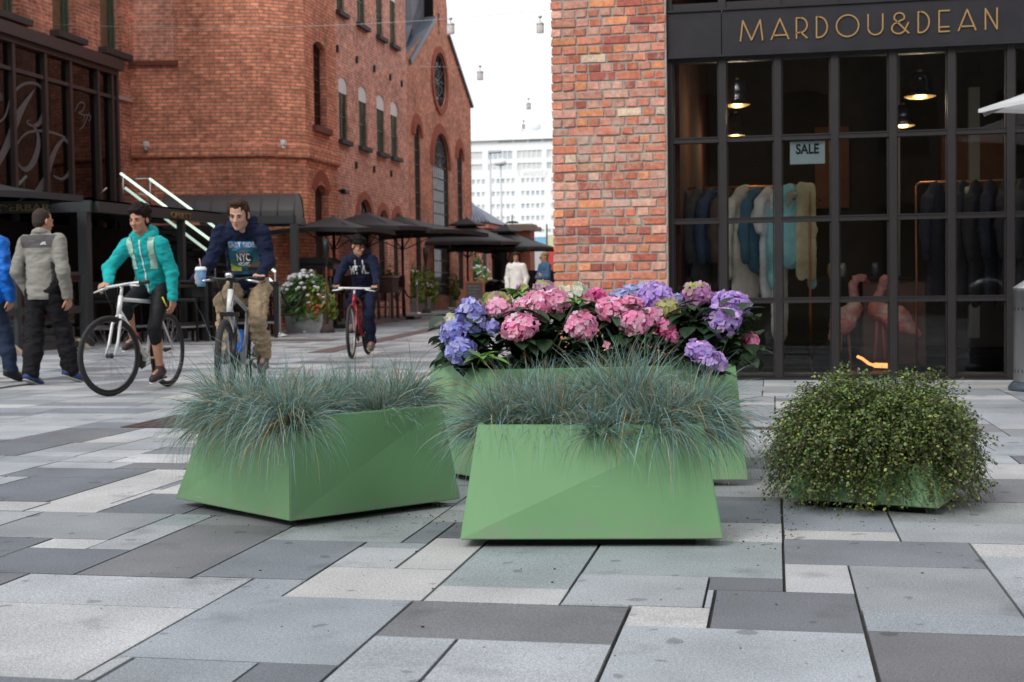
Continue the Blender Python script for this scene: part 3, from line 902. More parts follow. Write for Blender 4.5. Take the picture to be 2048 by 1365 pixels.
# brick mouldings
r_ = MB()
def mould(cx, cz, r0, r1, a0, a1, n_, pr_):
    for i in range(n_):
        b0, b1 = a0 + (a1 - a0) * i / n_, a0 + (a1 - a0) * (i + 1) / n_
        P = [(cx + r * math.cos(rad(a_)), cz + r * math.sin(rad(a_))) for r, a_ in ((r0, b0), (r1, b0), (r1, b1), (r0, b1))]
        r_.prism(P, MG @ Matrix.Translation((0, 0, .002)), pr_)
mould(rc, rz_, rr_ + .02, rr_ + .22, 0, 360, 32, .06)
for h, v0, v1, zt in gw:
    hw = (v1 - v0) / 2; mould((v0 + v1) / 2, zt - hw, hw + .01, hw + .2, 0, 180, 20, .06); mould((v0 + v1) / 2, zt - hw, hw + .2, hw + .34, 0, 180, 20, .03)
place(r_.build('brick_arch', mat('moulding_brick', (.36, .105, .062), .9, nscale=10, namp=.3), gab))
# roof behind the gable
rf = MB()
apexY, apexZ = (YG0 + YG1) / 2, zT + 1.9
sl = (zS - zL) / max(.1, uS - uL)
for (ya, za_, yb, zb_) in ((YG0 + uL - .25, zL - .3, apexY, apexZ), (apexY, apexZ, YG1 + .2, zR - .1)):
    rf.face([(XG - .3, ya, za_), (XG - .3, yb, zb_), (XG - 14, yb, zb_), (XG - 14, ya, za_)])
    rf.face([(XG - .3, ya, za_ - .18), (XG - 14, ya, za_ - .18), (XG - 14, yb, zb_ - .18), (XG - .3, yb, zb_ - .18)])
rfo = place(rf.build('roof', M_SLATE, gab))
fl = MB()
for (ua_, za_, ub_, zb_, t) in ((uL - .1, zL - .1, uS, zS, .16), (uT + .08, zT, WG + .15, zR - .05, .1)):
    fl = MB(); fl.beam(MG @ Vector((ua_, za_ + t * .4, -.22)), MG @ Vector((ub_, zb_ + t * .4, -.22)), .62, t); place(fl.build('roof_edge', mat('zinc_flashing', (.16, .18, .21), .45, .5), gab))

sk = MB()
dY, dZ = apexY - (YG0 + uL - .25), apexZ - (zL - .3)
nr = Vector((0, -dZ, dY)).normalized() * .08
def roofpt(x, t, o_=.08):
    n_ = Vector((0, -dZ, dY)).normalized() * o_
    return Vector((x, YG0 + uL - .25 + dY * t, zL - .3 + dZ * t)) + n_
for k in range(22):
    x0 = XG - .95 - k * .12
    sk.beam(roofpt(x0, .12), roofpt(x0, .38), .085, .05)
place(sk.build('ribbed_panel', mat('pale_ribbed_sheet', (.52, .56, .5), .5), gab))
dm = MB(); a0 = roofpt(XG - .9, .42, .02); dm.box((XG - 3.5, a0.y, a0.z - .2), (XG - .85, a0.y + 2.5, a0.z + 1.0)); 
dm.box((XG - 3.5, a0.y - .06, a0.z + 1.0), (XG - .8, a0.y + 2.5, a0.z + 1.12))
place(dm.build('dormer', mat('black_cladding', (.02, .02, .024), .5), gab))
dm = MB(); dm.box((XG - .78, a0.y + .1, a0.z - .25), (XG - .32, a0.y + 1.7, a0.z + 3.2)); place(dm.build('chimney', M_SLATE, gab))

# ---- cafe brick wall on the far left
caf = thing('brick_building', 'weathered brick building with green framed windows at far left', 'building', (-14, 20, 0))
MC = frame_M(Vector((-14, 16, 0)), Vector((0, 1, 0)), Vector((1, 0, 0)))
holes = []; cw = []
for (a, b) in ((-14, 42), (105, 153), (200, 244)):
    y0, y1 = PX(a, 40, -14).y - 16, PX(b, 90, -14).y - 16
    h = arch(y0, y1, 6.08, 8.4); holes.append(h); cw.append((h, y0, y1))
holes.append(arch(26.72 - 16, 27.45 - 16, 3.2, 4.75, .15))
w = MB(); wall(w, MC, [(0, -.1), (12.0, -.1), (12.0, HT), (0, HT)], holes, .3)
place(w.build('wall', BR_CAFE, caf))
for h, y0, y1 in cw:
    wo = place(window(caf, MC, h, .22, M_GREEN, M_BLIND, [('v', .86)], .06, glassmat=glass('clear_glass', (.8, .85, .83), 1.45)))
    bl = MB(); flatpoly(bl, MC, arch(y0 + .06, y1 - .06, 6.14, 8.34), -.25); bl.build('blind', M_BLIND, wo)
    s_ = MB(); s_.box((y0 - .12, 5.95, -.2), (y1 + .12, 6.075, .2), M=MC); s_.build('sill', M_SILL, wo)
h = holes[-1]; place(window(caf, MC, h, .2, M_GREEN, M_VOID, [('v', .5)], .07))
cb = MB(); cb.box((7.6, 5.08, .003), (12, 5.17, .05), M=MC); place(cb.build('brick_band', BR_CAFE, caf))
# steel and glass screen standing in front of it
scr = thing('glass_screen', 'tall dark steel and glass front with large script letters at far left', 'glass front', (-13.4, 20, 0))
XS = -13.45
MS = frame_M(Vector((XS, 18, 0)), Vector((0, 1, 0)), Vector((1, 0, 0)))
def onS(px_, py_):
    h = PX(px_, py_, XS); return h.y - 18, h.z
f = MB()
yE, zE = onS(229, 150); zC = onS(120, 105)[1]
f.box((-2, zC - .02, -.4), (yE + .12, zC + .2, .16), M=MS); f.box((-2, zC - .12, -.3), (yE + .04, zC - .02, .07), M=MS)
f.box((-2, zC - .62, -.06), (yE, zC - .55, .03), M=MS)
for px_ in (-40, 25, 89, 139, 194, 222):
    y, _ = onS(px_, 200); f.box((y - .045, 2.2, -.1), (y + .045, zC - .12, .05), M=MS)
f.box((yE - .02, 2.2, -.5), (yE + .06, zC - .12, .06), M=MS)
place(f.build('frame', mat('brown_black_steel', (.045, .034, .034), .45), scr))
g_ = MB(); g_.box((-2, 2.2, -.055), (yE - .03, zC - .14, -.045), M=MS); place(g_.build('pane', glass('smoky_glass', (.36, .30, .29), 1.4), scr))
# script monogram
sc_ = MB()
def ribbon(pts, ws, z=-.035):
    """calligraphic stroke: smooth curve through pixel points with changing width"""
    P = [Vector((*onS(*p), 0)) for p in pts]; n_ = len(P); out = []
    for i in range(n_ - 1):
        p0, p1, p2, p3 = P[max(0, i - 1)], P[i], P[i + 1], P[min(n_ - 1, i + 2)]
        for k in range(8):
            t = k / 8
            q = .5 * ((2 * p1) + (-p0 + p2) * t + (2 * p0 - 5 * p1 + 4 * p2 - p3) * t * t + (-p0 + 3 * p1 - 3 * p2 + p3) * t ** 3)
            out.append((q, ws[i] + (ws[i + 1] - ws[i]) * t))
    out.append((P[-1], ws[-1]))
    for i in range(len(out) - 1):
        (a, wa), (b, wb) = out[i], out[i + 1]; d = (b - a)
        if d.length < 1e-5: continue
        d.normalize(); e0 = (out[min(i + 2, len(out) - 1)][0] - out[i][0]); d2 = (out[min(i + 2, len(out) - 1)][0] - b); d2 = d2.normalized() if d2.length > 1e-5 else d
        na = Vector((-d.y, d.x, 0)); nb = Vector((-d2.y, d2.x, 0)); zz = z + .002 * (i % 2)
        F = [a - na * wa / 2, b - nb * wb / 2, b + nb * wb / 2, a + na * wa / 2]
        sc_.face([MS @ Vector((p.x, p.y, zz)) for p in F])
ribbon([(0, 245), (14, 232), (28, 190), (52, 168), (80, 170), (95, 195), (94, 220), (82, 246), (68, 252), (57, 245), (62, 240)], [.03, .05, .06, .05, .05, .13, .16, .1, .04, .03, .02])
ribbon([(72, 180), (52, 210), (36, 240), (22, 280), (0, 325), (-14, 340)], [.02, .12, .22, .2, .14, .05])
ribbon([(68, 252), (78, 265), (80, 290), (72, 320), (58, 338), (44, 334), (35, 310), (40, 285), (58, 266), (85, 262), (110, 266), (134, 275)], [.03, .08, .15, .16, .1, .05, .04, .04, .04, .05, .05, .03])
ribbon([(134, 275), (120, 290), (108, 315), (98, 350), (85, 375), (76, 390)], [.03, .1, .15, .14, .18, .2])
ribbon([(128, 276), (143, 290), (147, 320), (142, 345), (128, 358), (114, 354), (110, 350)], [.05, .1, .12, .1, .05, .04, .02])
place(sc_.build('script_lettering', mat('frosted_grey_vinyl', (.13, .12, .125), .6), scr)); sc_ = MB()
ribbon([(152, 224), (162, 206), (172, 208), (168, 222), (160, 226), (172, 232), (168, 244)], [.02, .03, .03, .03, .02, .03, .02])
ribbon([(182, 226), (176, 238), (170, 252), (162, 260)], [.02, .03, .03, .02]); ribbon([(172, 230), (184, 232), (182, 242), (178, 238)], [.02, .03, .02, .01])
place(sc_.build('small_monogram', mat('frosted_grey_vinyl'), scr))
for px_, py_, colr, e in ((41, 165, (1, .75, .4), 6), (96, 175, (1, .12, .05), 5)):
    lm = MB(); c0 = PX(px_, py_, XS - .3); lm.ell(c0, (.04, .05, .035), n=6)
    lo = place(lm.build('small_lamp', mat('lamp_glow_%s' % ('warm' if e == 6 else 'red'), (.1, .1, .1), .5, emit=colr, estr=e), scr))

# ---- far white office block
off_ = thing('office_block', 'white office block with rows of small windows at the end of the street', 'building', (-60, 185, 0))
YO = 185.0
M_OW = mat('white_render', (.86, .87, .86), .7)
def onO(px_, py_):
    h = PY(px_, py_, YO); return h.x, h.z
xl, zr = onO(905, 272); xr, _ = onO(1190, 272)
w = MB(); MO = frame_M(Vector((0, YO, 0)), Vector((1, 0, 0)), Vector((0, -1, 0)))
oh = []
def rect(a, b, y0_, y1_):
    return (onO(a, y0_)[0], onO(b, y0_)[0], onO(1030, y1_)[1], onO(1030, y0_)[1])
rects = []
cols = [(947 + i * 9.9) for i in range(17)]
for ry in (357.5, 383, 408.5, 433):
    for i, cx_ in enumerate(cols):
        if i % 6 == 3: continue
        rects.append(rect(cx_ - 2.9, cx_ + 2.9, ry, ry + 9))
for a, b in ((940, 964.5), (976, 1024.5), (1034.5, 1083.5), (1093.5, 1142)):
    rects.append(rect(a, b, 302, 318)); rects.append(rect(a, b, 327, 340))
for a, b in ((997, 1024), (1028, 1053), (1058, 1082), (1087, 1112)):
    rects.append(rect(a, b, 277, 286))
for i in range(7): rects.append(rect(1066 + i * 13, 1076 + i * 13, 460, 467))
for r in rects: oh.append(arch(*r))
rowz = sorted({(round(r[2], 2), round(r[3], 2)) for r in rects}); bz = [-.2] + [(a[1] + b[0]) / 2 for a, b in zip(rowz[:-1], rowz[1:])] + [zr]
for (a, b), z0_, z1_ in zip(rowz, bz[:-1], bz[1:]):   # the wall storey by storey
    xs_ = sorted((r[0], r[1]) for r in rects if abs(r[2] - a) < .02); cur = xl
    for x0_, x1_ in xs_ + [(xr, xr)]:
        if x0_ - cur > .01: w.box((cur, YO, z0_), (x0_, YO + .6, z1_))
        if x1_ > x0_: w.box((x0_, YO, z0_), (x1_, YO + .6, a)); w.box((x0_, YO, b), (x1_, YO + .6, z1_))
        cur = x1_
w.box((xl, YO + .01, zr), (xr, YO + 14, zr + .3)); w.box((xl - .3, YO - .5, zr - .9), (xr, YO - .002, zr - .6))
w.box((xl, YO + 1.2, -.2), (xr, YO + 14, zr - .01))
place(w.build('wall', M_OW, off_))
M_OG = mat('pale_office_glass', (.48, .54, .58), .25)
M_OG2 = mat('pale_office_blind', (.62, .65, .63), .5)
for i, r in enumerate(rects[:98]):
    g_ = MB(); x0, x1, z0, z1 = r
    g_.face([(x0, YO + .14, z0), (x1, YO + .14, z0), (x1, YO + .14, z1), (x0, YO + .14, z1)])
    big = x1 - x0 > 2
    if big:
        for k in range(1, 5): xx = x0 + (x1 - x0) * k / 5; g_.box((xx - .06, YO + .05, z0), (xx + .06, YO + .135, z1), 1)
    place(g_.build('window', [rng.choice([M_OG, M_OG2, M_OG2] if not big else [M_OG2, M_OG]), M_OW], off_))
pt = MB(); h = Vector((onO(1062, 262)[0], YO + 4, zr)); pt.lathe([(.35, 0), (.35, .8), (.7, 1.0), (.72, 1.5), (.4, 1.8), (0, 1.9)], h, 12)
pt.box((onO(1000, 268)[0], YO + 3, zr), (onO(1035, 268)[0], YO + 9, zr + 1.0))
place(pt.build('roof_turret', mat('pale_plant_room', (.6, .63, .65), .6), off_))
lt = text_mesh('lettering', 'Twenty', 1.5, frame_M(Vector((onO(1064, 349)[0], YO - .03, onO(1064, 352)[1])), Vector((1, 0, 0)), Vector((0, -1, 0))), mat('pale_sign', (.74, .74, .75), .5), off_, .02); place(lt)

# ---- small brick gatehouse with tiled roof
gh_ = thing('brick_gatehouse', 'small brick gatehouse with dark tiled roof beyond the gabled hall', 'gatehouse', (-14, 70, 0))
YH = 66.0
def onH(px_, py_): h = PY(px_, py_, YH); return h.x, h.z
x0, ze = onH(925, 447); x1, _ = onH(974, 447); _, zr2 = onH(946, 410)
w = MB(); w.box((x0 - 1, YH, 0), (x1 - .2, YH + 5, ze)); w.box((x0 - 1, YH - .1, ze - .25), (x1 + .1, YH + 5.1, ze - .02))
place(w.build('wall', BR_GABLE if False else mat('gatehouse_brick', (.40, .15, .10), .9, nscale=8, namp=.25), gh_))
r_ = MB()
ov = .2; zz = ze
P = [(x0 - 1 - ov, YH - ov), (x1 + ov, YH - ov), (x1 + ov, YH + 5 + ov), (x0 - 1 - ov, YH + 5 + ov)]
ap = ((x0 + x1) / 2 - .8, YH + 2.5, zr2 + .3)
for i in range(4):
    a, b = P[i], P[(i + 1) % 4]; r_.face([(*a, zz), (*b, zz), ap])
r_.face([(*p, zz - .01) for p in P][::-1])
for k in range(14):
    t = (k + .5) / 14
    e = Vector((P[0][0] + (P[1][0] - P[0][0]) * t, P[0][1], zz + .03)); topv = Vector(ap) + Vector((0, 0, .03))
    r_.tube([e, e.lerp(topv, .93)], .07, 6)
place(r_.build('roof', mat('blue_grey_tiles', (.10, .105, .15), .5, nscale=3, namp=.4), gh_))
pil = thing('brick_pillar', 'brick pillar with a wide flat cap behind the black parasols', 'pillar', (-8, 52, 0))
YP = 52.0
x0, zt_ = PY(1012, 470, YP).x, PY(1035, 462, YP).z; x1 = PY(1060, 470, YP).x
w = MB(); w.box((x0, YP, 0), (x1, YP + 1, zt_)); place(w.build('shaft', mat('gatehouse_brick'), pil))
w = MB(); w.box((x0 - .25, YP - .25, zt_), (x1 + .25, YP + 1.25, zt_ + .16)); w.box((x0 - .1, YP - .1, zt_ + .16), (x1 + .1, YP + 1.1, zt_ + .26)); place(w.build('cap', mat('sandstone_cap', (.32, .27, .22), .8), pil))
# ================================================================== SHOP
YG = 12.78
shop = thing('brick_shop', 'brick shop with black steel windows and gold lettering on a black fascia', 'shop', (0, YG, 0))
M_STEEL = mat('brown_black_window_steel', (.019, .0155, .0165), .5, .1, nscale=6, namp=.2)
M_FASC = mat('black_fascia', (.030, .028, .033), .36, .2, nscale=3, namp=.3)
M_GLASS = glass('shop_glass', (.95, .97, .97), 1.5)
M_MORTAR = mat('pale_mortar', (.40, .355, .31), .95, nscale=30, namp=.25, bump=.5, bscale=120)
def pier_brick_mat():
    mt = bpy.data.materials.new('old_handmade_brick'); mt.use_nodes = True; n = mt.node_tree; b = n.nodes['Principled BSDF']
    a = n.nodes.new('ShaderNodeAttribute'); a.attribute_name = 'col'; tc = n.nodes.new('ShaderNodeTexCoord')
    n1 = n.nodes.new('ShaderNodeTexNoise'); n1.inputs['Scale'].default_value = 28; n1.inputs['Detail'].default_value = 8; n1.inputs['Roughness'].default_value = .7
    n2 = n.nodes.new('ShaderNodeTexNoise'); n2.inputs['Scale'].default_value = 9; n2.inputs['Detail'].default_value = 10; n2.inputs['Roughness'].default_value = .75
    n3 = n.nodes.new('ShaderNodeTexNoise'); n3.inputs['Scale'].default_value = 1.6; n3.inputs['Detail'].default_value = 3
    for x in (n1, n2, n3): n.links.new(tc.outputs['Object'], x.inputs['Vector'])
    r1 = n.nodes.new('ShaderNodeMapRange'); r1.inputs[1].default_value = .3; r1.inputs[2].default_value = .7; r1.inputs[3].default_value = .62; r1.inputs[4].default_value = 1.35
    n.links.new(n1.outputs['Fac'], r1.inputs[0])
    s = n.nodes.new('ShaderNodeVectorMath'); s.operation = 'SCALE'; n.links.new(a.outputs['Color'], s.inputs[0]); n.links.new(r1.outputs[0], s.inputs['Scale'])
    ad = n.nodes.new('ShaderNodeMath'); ad.operation = 'ADD'; n.links.new(n2.outputs['Fac'], ad.inputs[0])
    m3 = n.nodes.new('ShaderNodeMapRange'); m3.inputs[1].default_value = .35; m3.inputs[2].default_value = .7; m3.inputs[3].default_value = -.10; m3.inputs[4].default_value = .10
    n.links.new(n3.outputs['Fac'], m3.inputs[0]); n.links.new(m3.outputs[0], ad.inputs[1])
    r2 = n.nodes.new('ShaderNodeMapRange'); r2.inputs[1].default_value = .52; r2.inputs[2].default_value = .66; r2.inputs[3].default_value = 0; r2.inputs[4].default_value = .88
    n.links.new(ad.outputs[0], r2.inputs[0])
    mx_ = n.nodes.new('ShaderNodeMix'); mx_.data_type = 'RGBA'; mx_.inputs['B'].default_value = (.50, .40, .33, 1)
    n.links.new(r2.outputs[0], mx_.inputs['Factor']); n.links.new(s.outputs[0], mx_.inputs['A']); n.links.new(mx_.outputs['Result'], b.inputs['Base Color'])
    b.inputs['Roughness'].default_value = .9; b.inputs['Specular IOR Level'].default_value = .2
    bp = n.nodes.new('ShaderNodeBump'); bp.inputs['Strength'].default_value = .8; bp.inputs['Distance'].default_value = .006
    n.links.new(n1.outputs['Fac'], bp.inputs['Height']); n.links.new(bp.outputs[0], b.inputs['Normal'])
    return mt
M_PIERB = pier_brick_mat()
PXL, PXR, YPIER = -2.045, -.968, 12.62
rb = random.Random(11)
BC = [(.52, .19, .12)] * 5 + [(.47, .145, .085)] * 5 + [(.34, .095, .068)] * 3 + [(.58, .23, .11)] * 2 + [(.56, .30, .22)] * 5 + [(.62, .46, .33)] * 1 + [(.50, .235, .175)] * 4
pb = MB()
def brick(o, ex, ey, ez, w_, h_, t_, colr):
    """o lower-left-front corner; ex along, ez up, ey outward normal"""
    j = lambda s_: 1.6 * rb.uniform(-s_, s_)
    fr = [[0, 0], [w_, 0], [w_, h_], [0, h_]]
    outer = [o + ex * (p[0] + j(.004)) + ez * (p[1] + j(.003)) for p in fr]
    inset = .006; dep = t_ + j(.003)
    nseg = []
    cxy = o + ex * w_ / 2 + ez * h_ / 2
    inner = []
    for p in outer:
        d = (cxy - p); inner.append(p + ex * (inset if d.dot(ex) > 0 else -inset) + ez * (inset * .8 if d.dot(ez) > 0 else -inset * .8) + ey * (dep + j(.0015)))
    sid = [outer[i] + ey * (dep - .005) for i in range(4)]
    pb.face(inner, 0, colr)
    for i in range(4):
        k = (i + 1) % 4
        pb.face([sid[i], sid[k], inner[k], inner[i]], 0, colr); pb.face([outer[i], outer[k], sid[k], sid[i]], 0, colr)
ROW = .0845
ez = Vector((0, 0, 1))
for r in range(46):
    z = .02 + r * ROW
    for (o0, ex, ey, L_) in ((Vector((PXL, YPIER + .011, z)), Vector((1, 0, 0)), Vector((0, -1, 0)), PXR - PXL), (Vector((PXL + .011, YPIER + 1.2, z)), Vector((0, -1, 0)), Vector((-1, 0, 0)), 1.2)):
        x = 0.0 if r % 2 else 0.0
        first = True
        while x < L_ - .02:
            if r % 2 == 0: w_ = rb.uniform(.108, .124)
            else: w_ = rb.choice([.25, .25, .24, .165 if first else .25, .12])
            first = False
            if x + w_ > L_ - .05: w_ = L_ - x
            cc = rb.choice(BC); k = rb.uniform(.78, 1.2)
            brick(o0 + ex * x, ex, ey, ez, w_ - rb.uniform(.013, .022), ROW - rb.uniform(.013, .020), .011, tuple(min(.9, v * k * 1.1 + .015) for v in cc))
            x += w_
pb.v = pb.v
po = place(pb.build('brick_pier', M_PIERB, shop))
w = MB()
w.box((PXL + .012, YPIER + .012, 0), (PXR - .002, YPIER + .6, 12), c=(1, 1, 1))
place(w.build('mortar', M_MORTAR, shop))
w = MB()
MW = frame_M(Vector((PXL + .02, 62.0, 0)), Vector((0, -1, 0)), Vector((-1, 0, 0)))
wall(w, MW, [(0, 0), (62 - YPIER - .7, 0), (62 - YPIER - .7, 12), (0, 12)], [], .1)
w2_ = frame_M(Vector((PXR, YPIER + .2, 3.75)), Vector((1, 0, 0)), Vector((0, -1, 0)))
w.box((PXL + .05, 13.5, 11.9), (9, 62, 12.1))
place(w.build('wall', brickmat('shop_brick', (.42, .13, .07), (.30, .085, .05), (.38, .33, .28)), shop))
# steel grid
cols_x = [-.955, -.462, .038, .549, 1.062, 1.570, 2.076, 2.585, 3.095, 3.6, 4.1, 4.6, 5.1]
rows_z = [.02, .735, 1.481, 2.233, 2.975]
f = MB()
for i, x in enumerate(cols_x):
    f.box((x - .0335, YG - .06, .01), (x + .0335, YG + .05, 2.99))
    f.box((x - .034, YG - .085, 3.42), (x + .034, YG + .05, 5.6))
for z in rows_z:
    for a, b in zip(cols_x[:-1], cols_x[1:]):
        f.box((a + .034, YG - .05, z - .026), (b - .034, YG + .04, z + .026))
        f.box((a + .034, YG - .058, z + .014), (b - .034, YG - .0505, z + .024))
for z in (3.46, 4.2, 4.95, 5.6):
    for a, b in zip(cols_x[:-1], cols_x[1:]): f.box((a + .034, YG - .07, z - .03), (b - .034, YG + .04, z + .03))
for a, b in zip(cols_x[:-1], cols_x[1:]):             # slim glazing beads
    for z0, z1 in zip(rows_z[:-1], rows_z[1:]):
        f.box((a + .036, YG - .03, z0 + .027), (a + .048, YG - .008, z1 - .027)); f.box((b - .048, YG - .03, z0 + .027), (b - .036, YG - .008, z1 - .027))
f.box((-.99, YG - .11, -.01), (5.1, YG + .06, .009))
place(f.build('steel_grid', M_STEEL, shop))
for rws_, nm_ in ((list(zip(rows_z[:-1], rows_z[1:])), 'glazing'), ([(3.46, 4.2), (4.2, 4.95), (4.95, 5.6)], 'upper_glazing')):
  g_ = MB()
  for a, b in zip(cols_x[:-1], cols_x[1:]):
    for z0, z1 in rws_:
        t = [rb.uniform(-.0012, .0012) for _ in range(4)]
        g_.face([(a + .034, YG + t[0], z0 + .026), (b - .034, YG + t[1], z0 + .026), (b - .034, YG + t[2], z1 - .026), (a + .034, YG + t[0] + t[2] - t[1], z1 - .026)])
  place(g_.build(nm_, M_GLASS, shop))
f = MB()
xj = PY(1443, 70, YG - .1).x
f.box((-.99, YG - .10, 3.005), (xj - .004, YG + .06, 3.405)); f.box((xj + .004, YG - .10, 3.005), (5.1, YG + .06, 3.405))
f.box((-.99, YG - .118, 2.985), (5.1, YG + .05, 3.003)); f.box((-.99, YG - .118, 3.407), (5.1, YG + .05, 3.428))
place(f.build('fascia', M_FASC, shop))
f = MB(); f.box((-.99, YG + .06, 5.65), (5.2, YG + .3, 12)); f.box((5.1, YPIER, 0), (9, YPIER + .3, 12)); place(f.build('upper_wall', mat('upper_brick', (.30, .10, .06), .9, nscale=5), shop))
# gold letters
lt = MB()
YL = YG - .10
ML_ = frame_M(Vector((0, YL - .001, 0)), Vector((1, 0, 0)), Vector((0, -1, 0)))
def LX(c): return PY(1080 + c * .4727, 60, YL).x
Z0, Z1 = 3.118, 3.302; HL = Z1 - Z0
def LB(c0, c1): return LX(c0), LX(c1)
m0, m1 = LB(848, 942); S = []
S.append([(m0, Z0), (m0 + .022, Z1), ((m0 + m1) / 2, Z0 + .005), (m1 - .022, Z1), (m1, Z0)])
def letA(c0, c1):
    a, b = LB(c0, c1); S.append([(a, Z0), ((a + b) / 2, Z1), (b, Z0)]); k = .20
    S.append([(a + (b - a) * .5 * k + .004, Z0 + HL * k), (b - (b - a) * .5 * k - .004, Z0 + HL * k)])
letA(978, 1052); letA(1770, 1843)
a, b = LB(1085, 1130); S.append([(a, Z0), (a, Z1), (a + (b - a) * .35, Z1)] + arc2(a + (b - a) * .35, Z0 + HL * .64, (b - a) * .65, HL * .36, 90, -90)); S.append([(a + (b - a) * .35, Z0 + HL * .28), (a, Z0 + HL * .28)]); S.append([(a + (b - a) * .45, Z0 + HL * .27), (b, Z0)])
def letD(c0, c1):
    a, b = LB(c0, c1); S.append([(a, Z0), (a, Z1), (a + (b - a) * .2, Z1)] + arc2(a + (b - a) * .2, (Z0 + Z1) / 2, (b - a) * .8, HL / 2, 90, -90, 24) + [(a, Z0)])
letD(1170, 1215); letD(1600, 1646)
a, b = LB(1254, 1348); S.append(arc2((a + b) / 2, (Z0 + Z1) / 2, (b - a) / 2, HL / 2 + .004, 0, 360, 36))
a, b = LB(1388, 1450); r_ = (b - a) / 2; S.append([(a, Z1), (a, Z0 + r_)] + arc2(a + r_, Z0 + r_, r_, r_, 180, 360) + [(b, Z1)])
a, b = LB(1488, 1560); mx0 = a + (b - a) * .44
S.append([(b, Z0)] + [(mx0 - (b - a) * .30, Z0 + HL * .72)] + arc2(mx0, Z0 + HL * .78, (b - a) * .30, HL * .22, 200, -20, 16) + arc2(a + (b - a) * .40, Z0 + HL * .27, (b - a) * .40, HL * .27, 110, 330, 16) + [(b - (b - a) * .02, Z0 + HL * .52)])
a, b = LB(1688, 1732); S.append([(b, Z1), (a, Z1), (a, Z0), (b, Z0)]); S.append([(a, Z0 + HL * .22), (b - .004, Z0 + HL * .22)])
a, b = LB(1884, 1933); S.append([(a, Z0), (a, Z1), (b, Z0), (b, Z1)])
strokes(lt, ML_, S, .0125, .012)
place(lt.build('gold_lettering', mat('brushed_gold', (.40, .24, .095), .42, .25), shop))
# interior shell
M_DWALL = mat('dark_shop_wall', (.055, .05, .045), .8, nscale=2, namp=.3)
w = MB()
w.box((-.95, YG + .1, -.05), (7, 20, 0.0), 1)
w.box((-.95, 19.0, 0), (7, 19.2, 4.2)); w.box((-.97, YG + .12, 0), (-.87, 19, 4.2), 2); w.box((7, YG, 0), (7.1, 19.2, 4.2)); w.box((-.95, YG + .1, 4.2), (7, 19.2, 4.3))
w.box((-.86, YG + .12, .001), (6.9, YG + .32, .045), 3)
place(w.build('interior', [M_DWALL, mat('dark_shop_floor', (.10, .095, .09), .5), mat('inner_brick', (.12, .045, .03), .9, nscale=12), mat('cream_plinth', (.40, .37, .30), .7)], shop))
w = MB()
for (x0, x1, z0, z1, m_) in ((.55, 1.0, 1.9, 3.0, 0), (2.2, 3.1, 1.5, 2.9, 0), (1.35, 1.5, 0, 4.2, 1), (3.3, 3.42, 0, 4.2, 1), (2.3, 2.42, .2, 3.2, 1)):
    w.box((x0, 18.9 if m_ == 0 else 17, z0), (x1, 18.99 if m_ == 0 else 17.1, z1), m_)
place(w.build('wall_panels', [mat('orange_wood_panel', (.30, .12, .05), .6, nscale=5), mat('pale_column', (.22, .23, .22), .6)], shop))

# ---- SALE sheet
sx0, sx1 = PY(1580, 300, YG).x, PY(1650, 300, YG).x; sz1, sz0 = PY(1615, 283, YG).z, PY(1615, 328, YG).z
sale = MB(); sale.box((sx0, YG + .012, sz0), (sx1, YG + .016, sz1))
so = tag(sale.build('sale_sign', mat('pale_paper', (.56, .68, .68), .7)), 'pale paper sheet reading SALE on the inside of the shop window', 'sign')
text_mesh('lettering', 'SALE', .125, frame_M(Vector(((sx0 + sx1) / 2, YG + .0105, sz0 + (sz1 - sz0) * .46)), Vector((1, 0, 0)), Vector((0, -1, 0))), mat('black_print', (.012, .015, .015), .6), so, .003, 'CENTER', (sx1 - sx0) * .66, .0035)

# ---- pendant lamps inside
M_PGLASS = glass('smoked_glass', (.45, .45, .48), 1.7, .08)
M_PMETAL = mat('smoked_metal', (.30, .29, .31), .18, .85)
M_RIMG = mat('lit_brass_rim', (.55, .36, .12), .3, .6, emit=(1, .62, .2), estr=.35)
M_BRASS = mat('brass', (.55, .36, .12), .3, .9)
M_BULB = mat('warm_bulb', (.8, .6, .3), .5, emit=(1, .68, .3), estr=2)
def pendant(px_, py_top, py_bot, wpx, Y, label):
    top = PY(px_, py_top, Y); bot = PY(px_, py_bot, Y); H = top.z - bot.z; R_ = wpx / 2 * (Y / FPX) * 1.02
    t = thing('pendant_lamp', label, 'lamp', (top.x, Y, bot.z), 0, 'bell shaped pendant lamps in the shop')
    s_ = MB(); s_.lathe([(.05 * R_ / .13, H * .94), (R_ * .5, H * .90), (R_ * .66, H * .78), (R_ * .72, H * .45), (R_ * .78, H * .25), (R_, H * .02), (R_ * .98, 0)], n=28); s_.build('shade', M_PMETAL, t)
    b_ = MB(); b_.lathe([(R_ * .97, .004), (R_ * .8, -H * .03), (R_ * .4, -H * .08), (0, -H * .1)], n=24); b_.build('lower_rim', M_RIMG, t)
    b_ = MB(); b_.lathe([(0, H * 1.06), (R_ * .13, H * 1.04), (R_ * .16, H * .93), (0, H * .93)], n=12); b_.build('cap', M_BRASS, t)
    b_ = MB(); b_.ell((0, 0, H * .38), (R_ * .2, R_ * .2, R_ * .26), n=8); b_.build('bulb', M_BULB, t)
    c_ = MB(); c_.tube([(0, 0, H * 1.05), (0, 0, 4.19 - bot.z)], .006, 6); c_.build('cord', M_BLACK, t)
    ld = bpy.data.lights.new('lamp_light', 'POINT'); ld.energy = 6.5; ld.color = (1, .78, .5); ld.shadow_soft_size = .08
    lo = bpy.data.objects.new('lamp_light', ld); link(lo, t); lo.location = (0, 0, -H * .35)
pendant(1474, 158, 211, 50, 14.0, 'bell shaped glass pendant at the left, pale rim, above its lower twin')
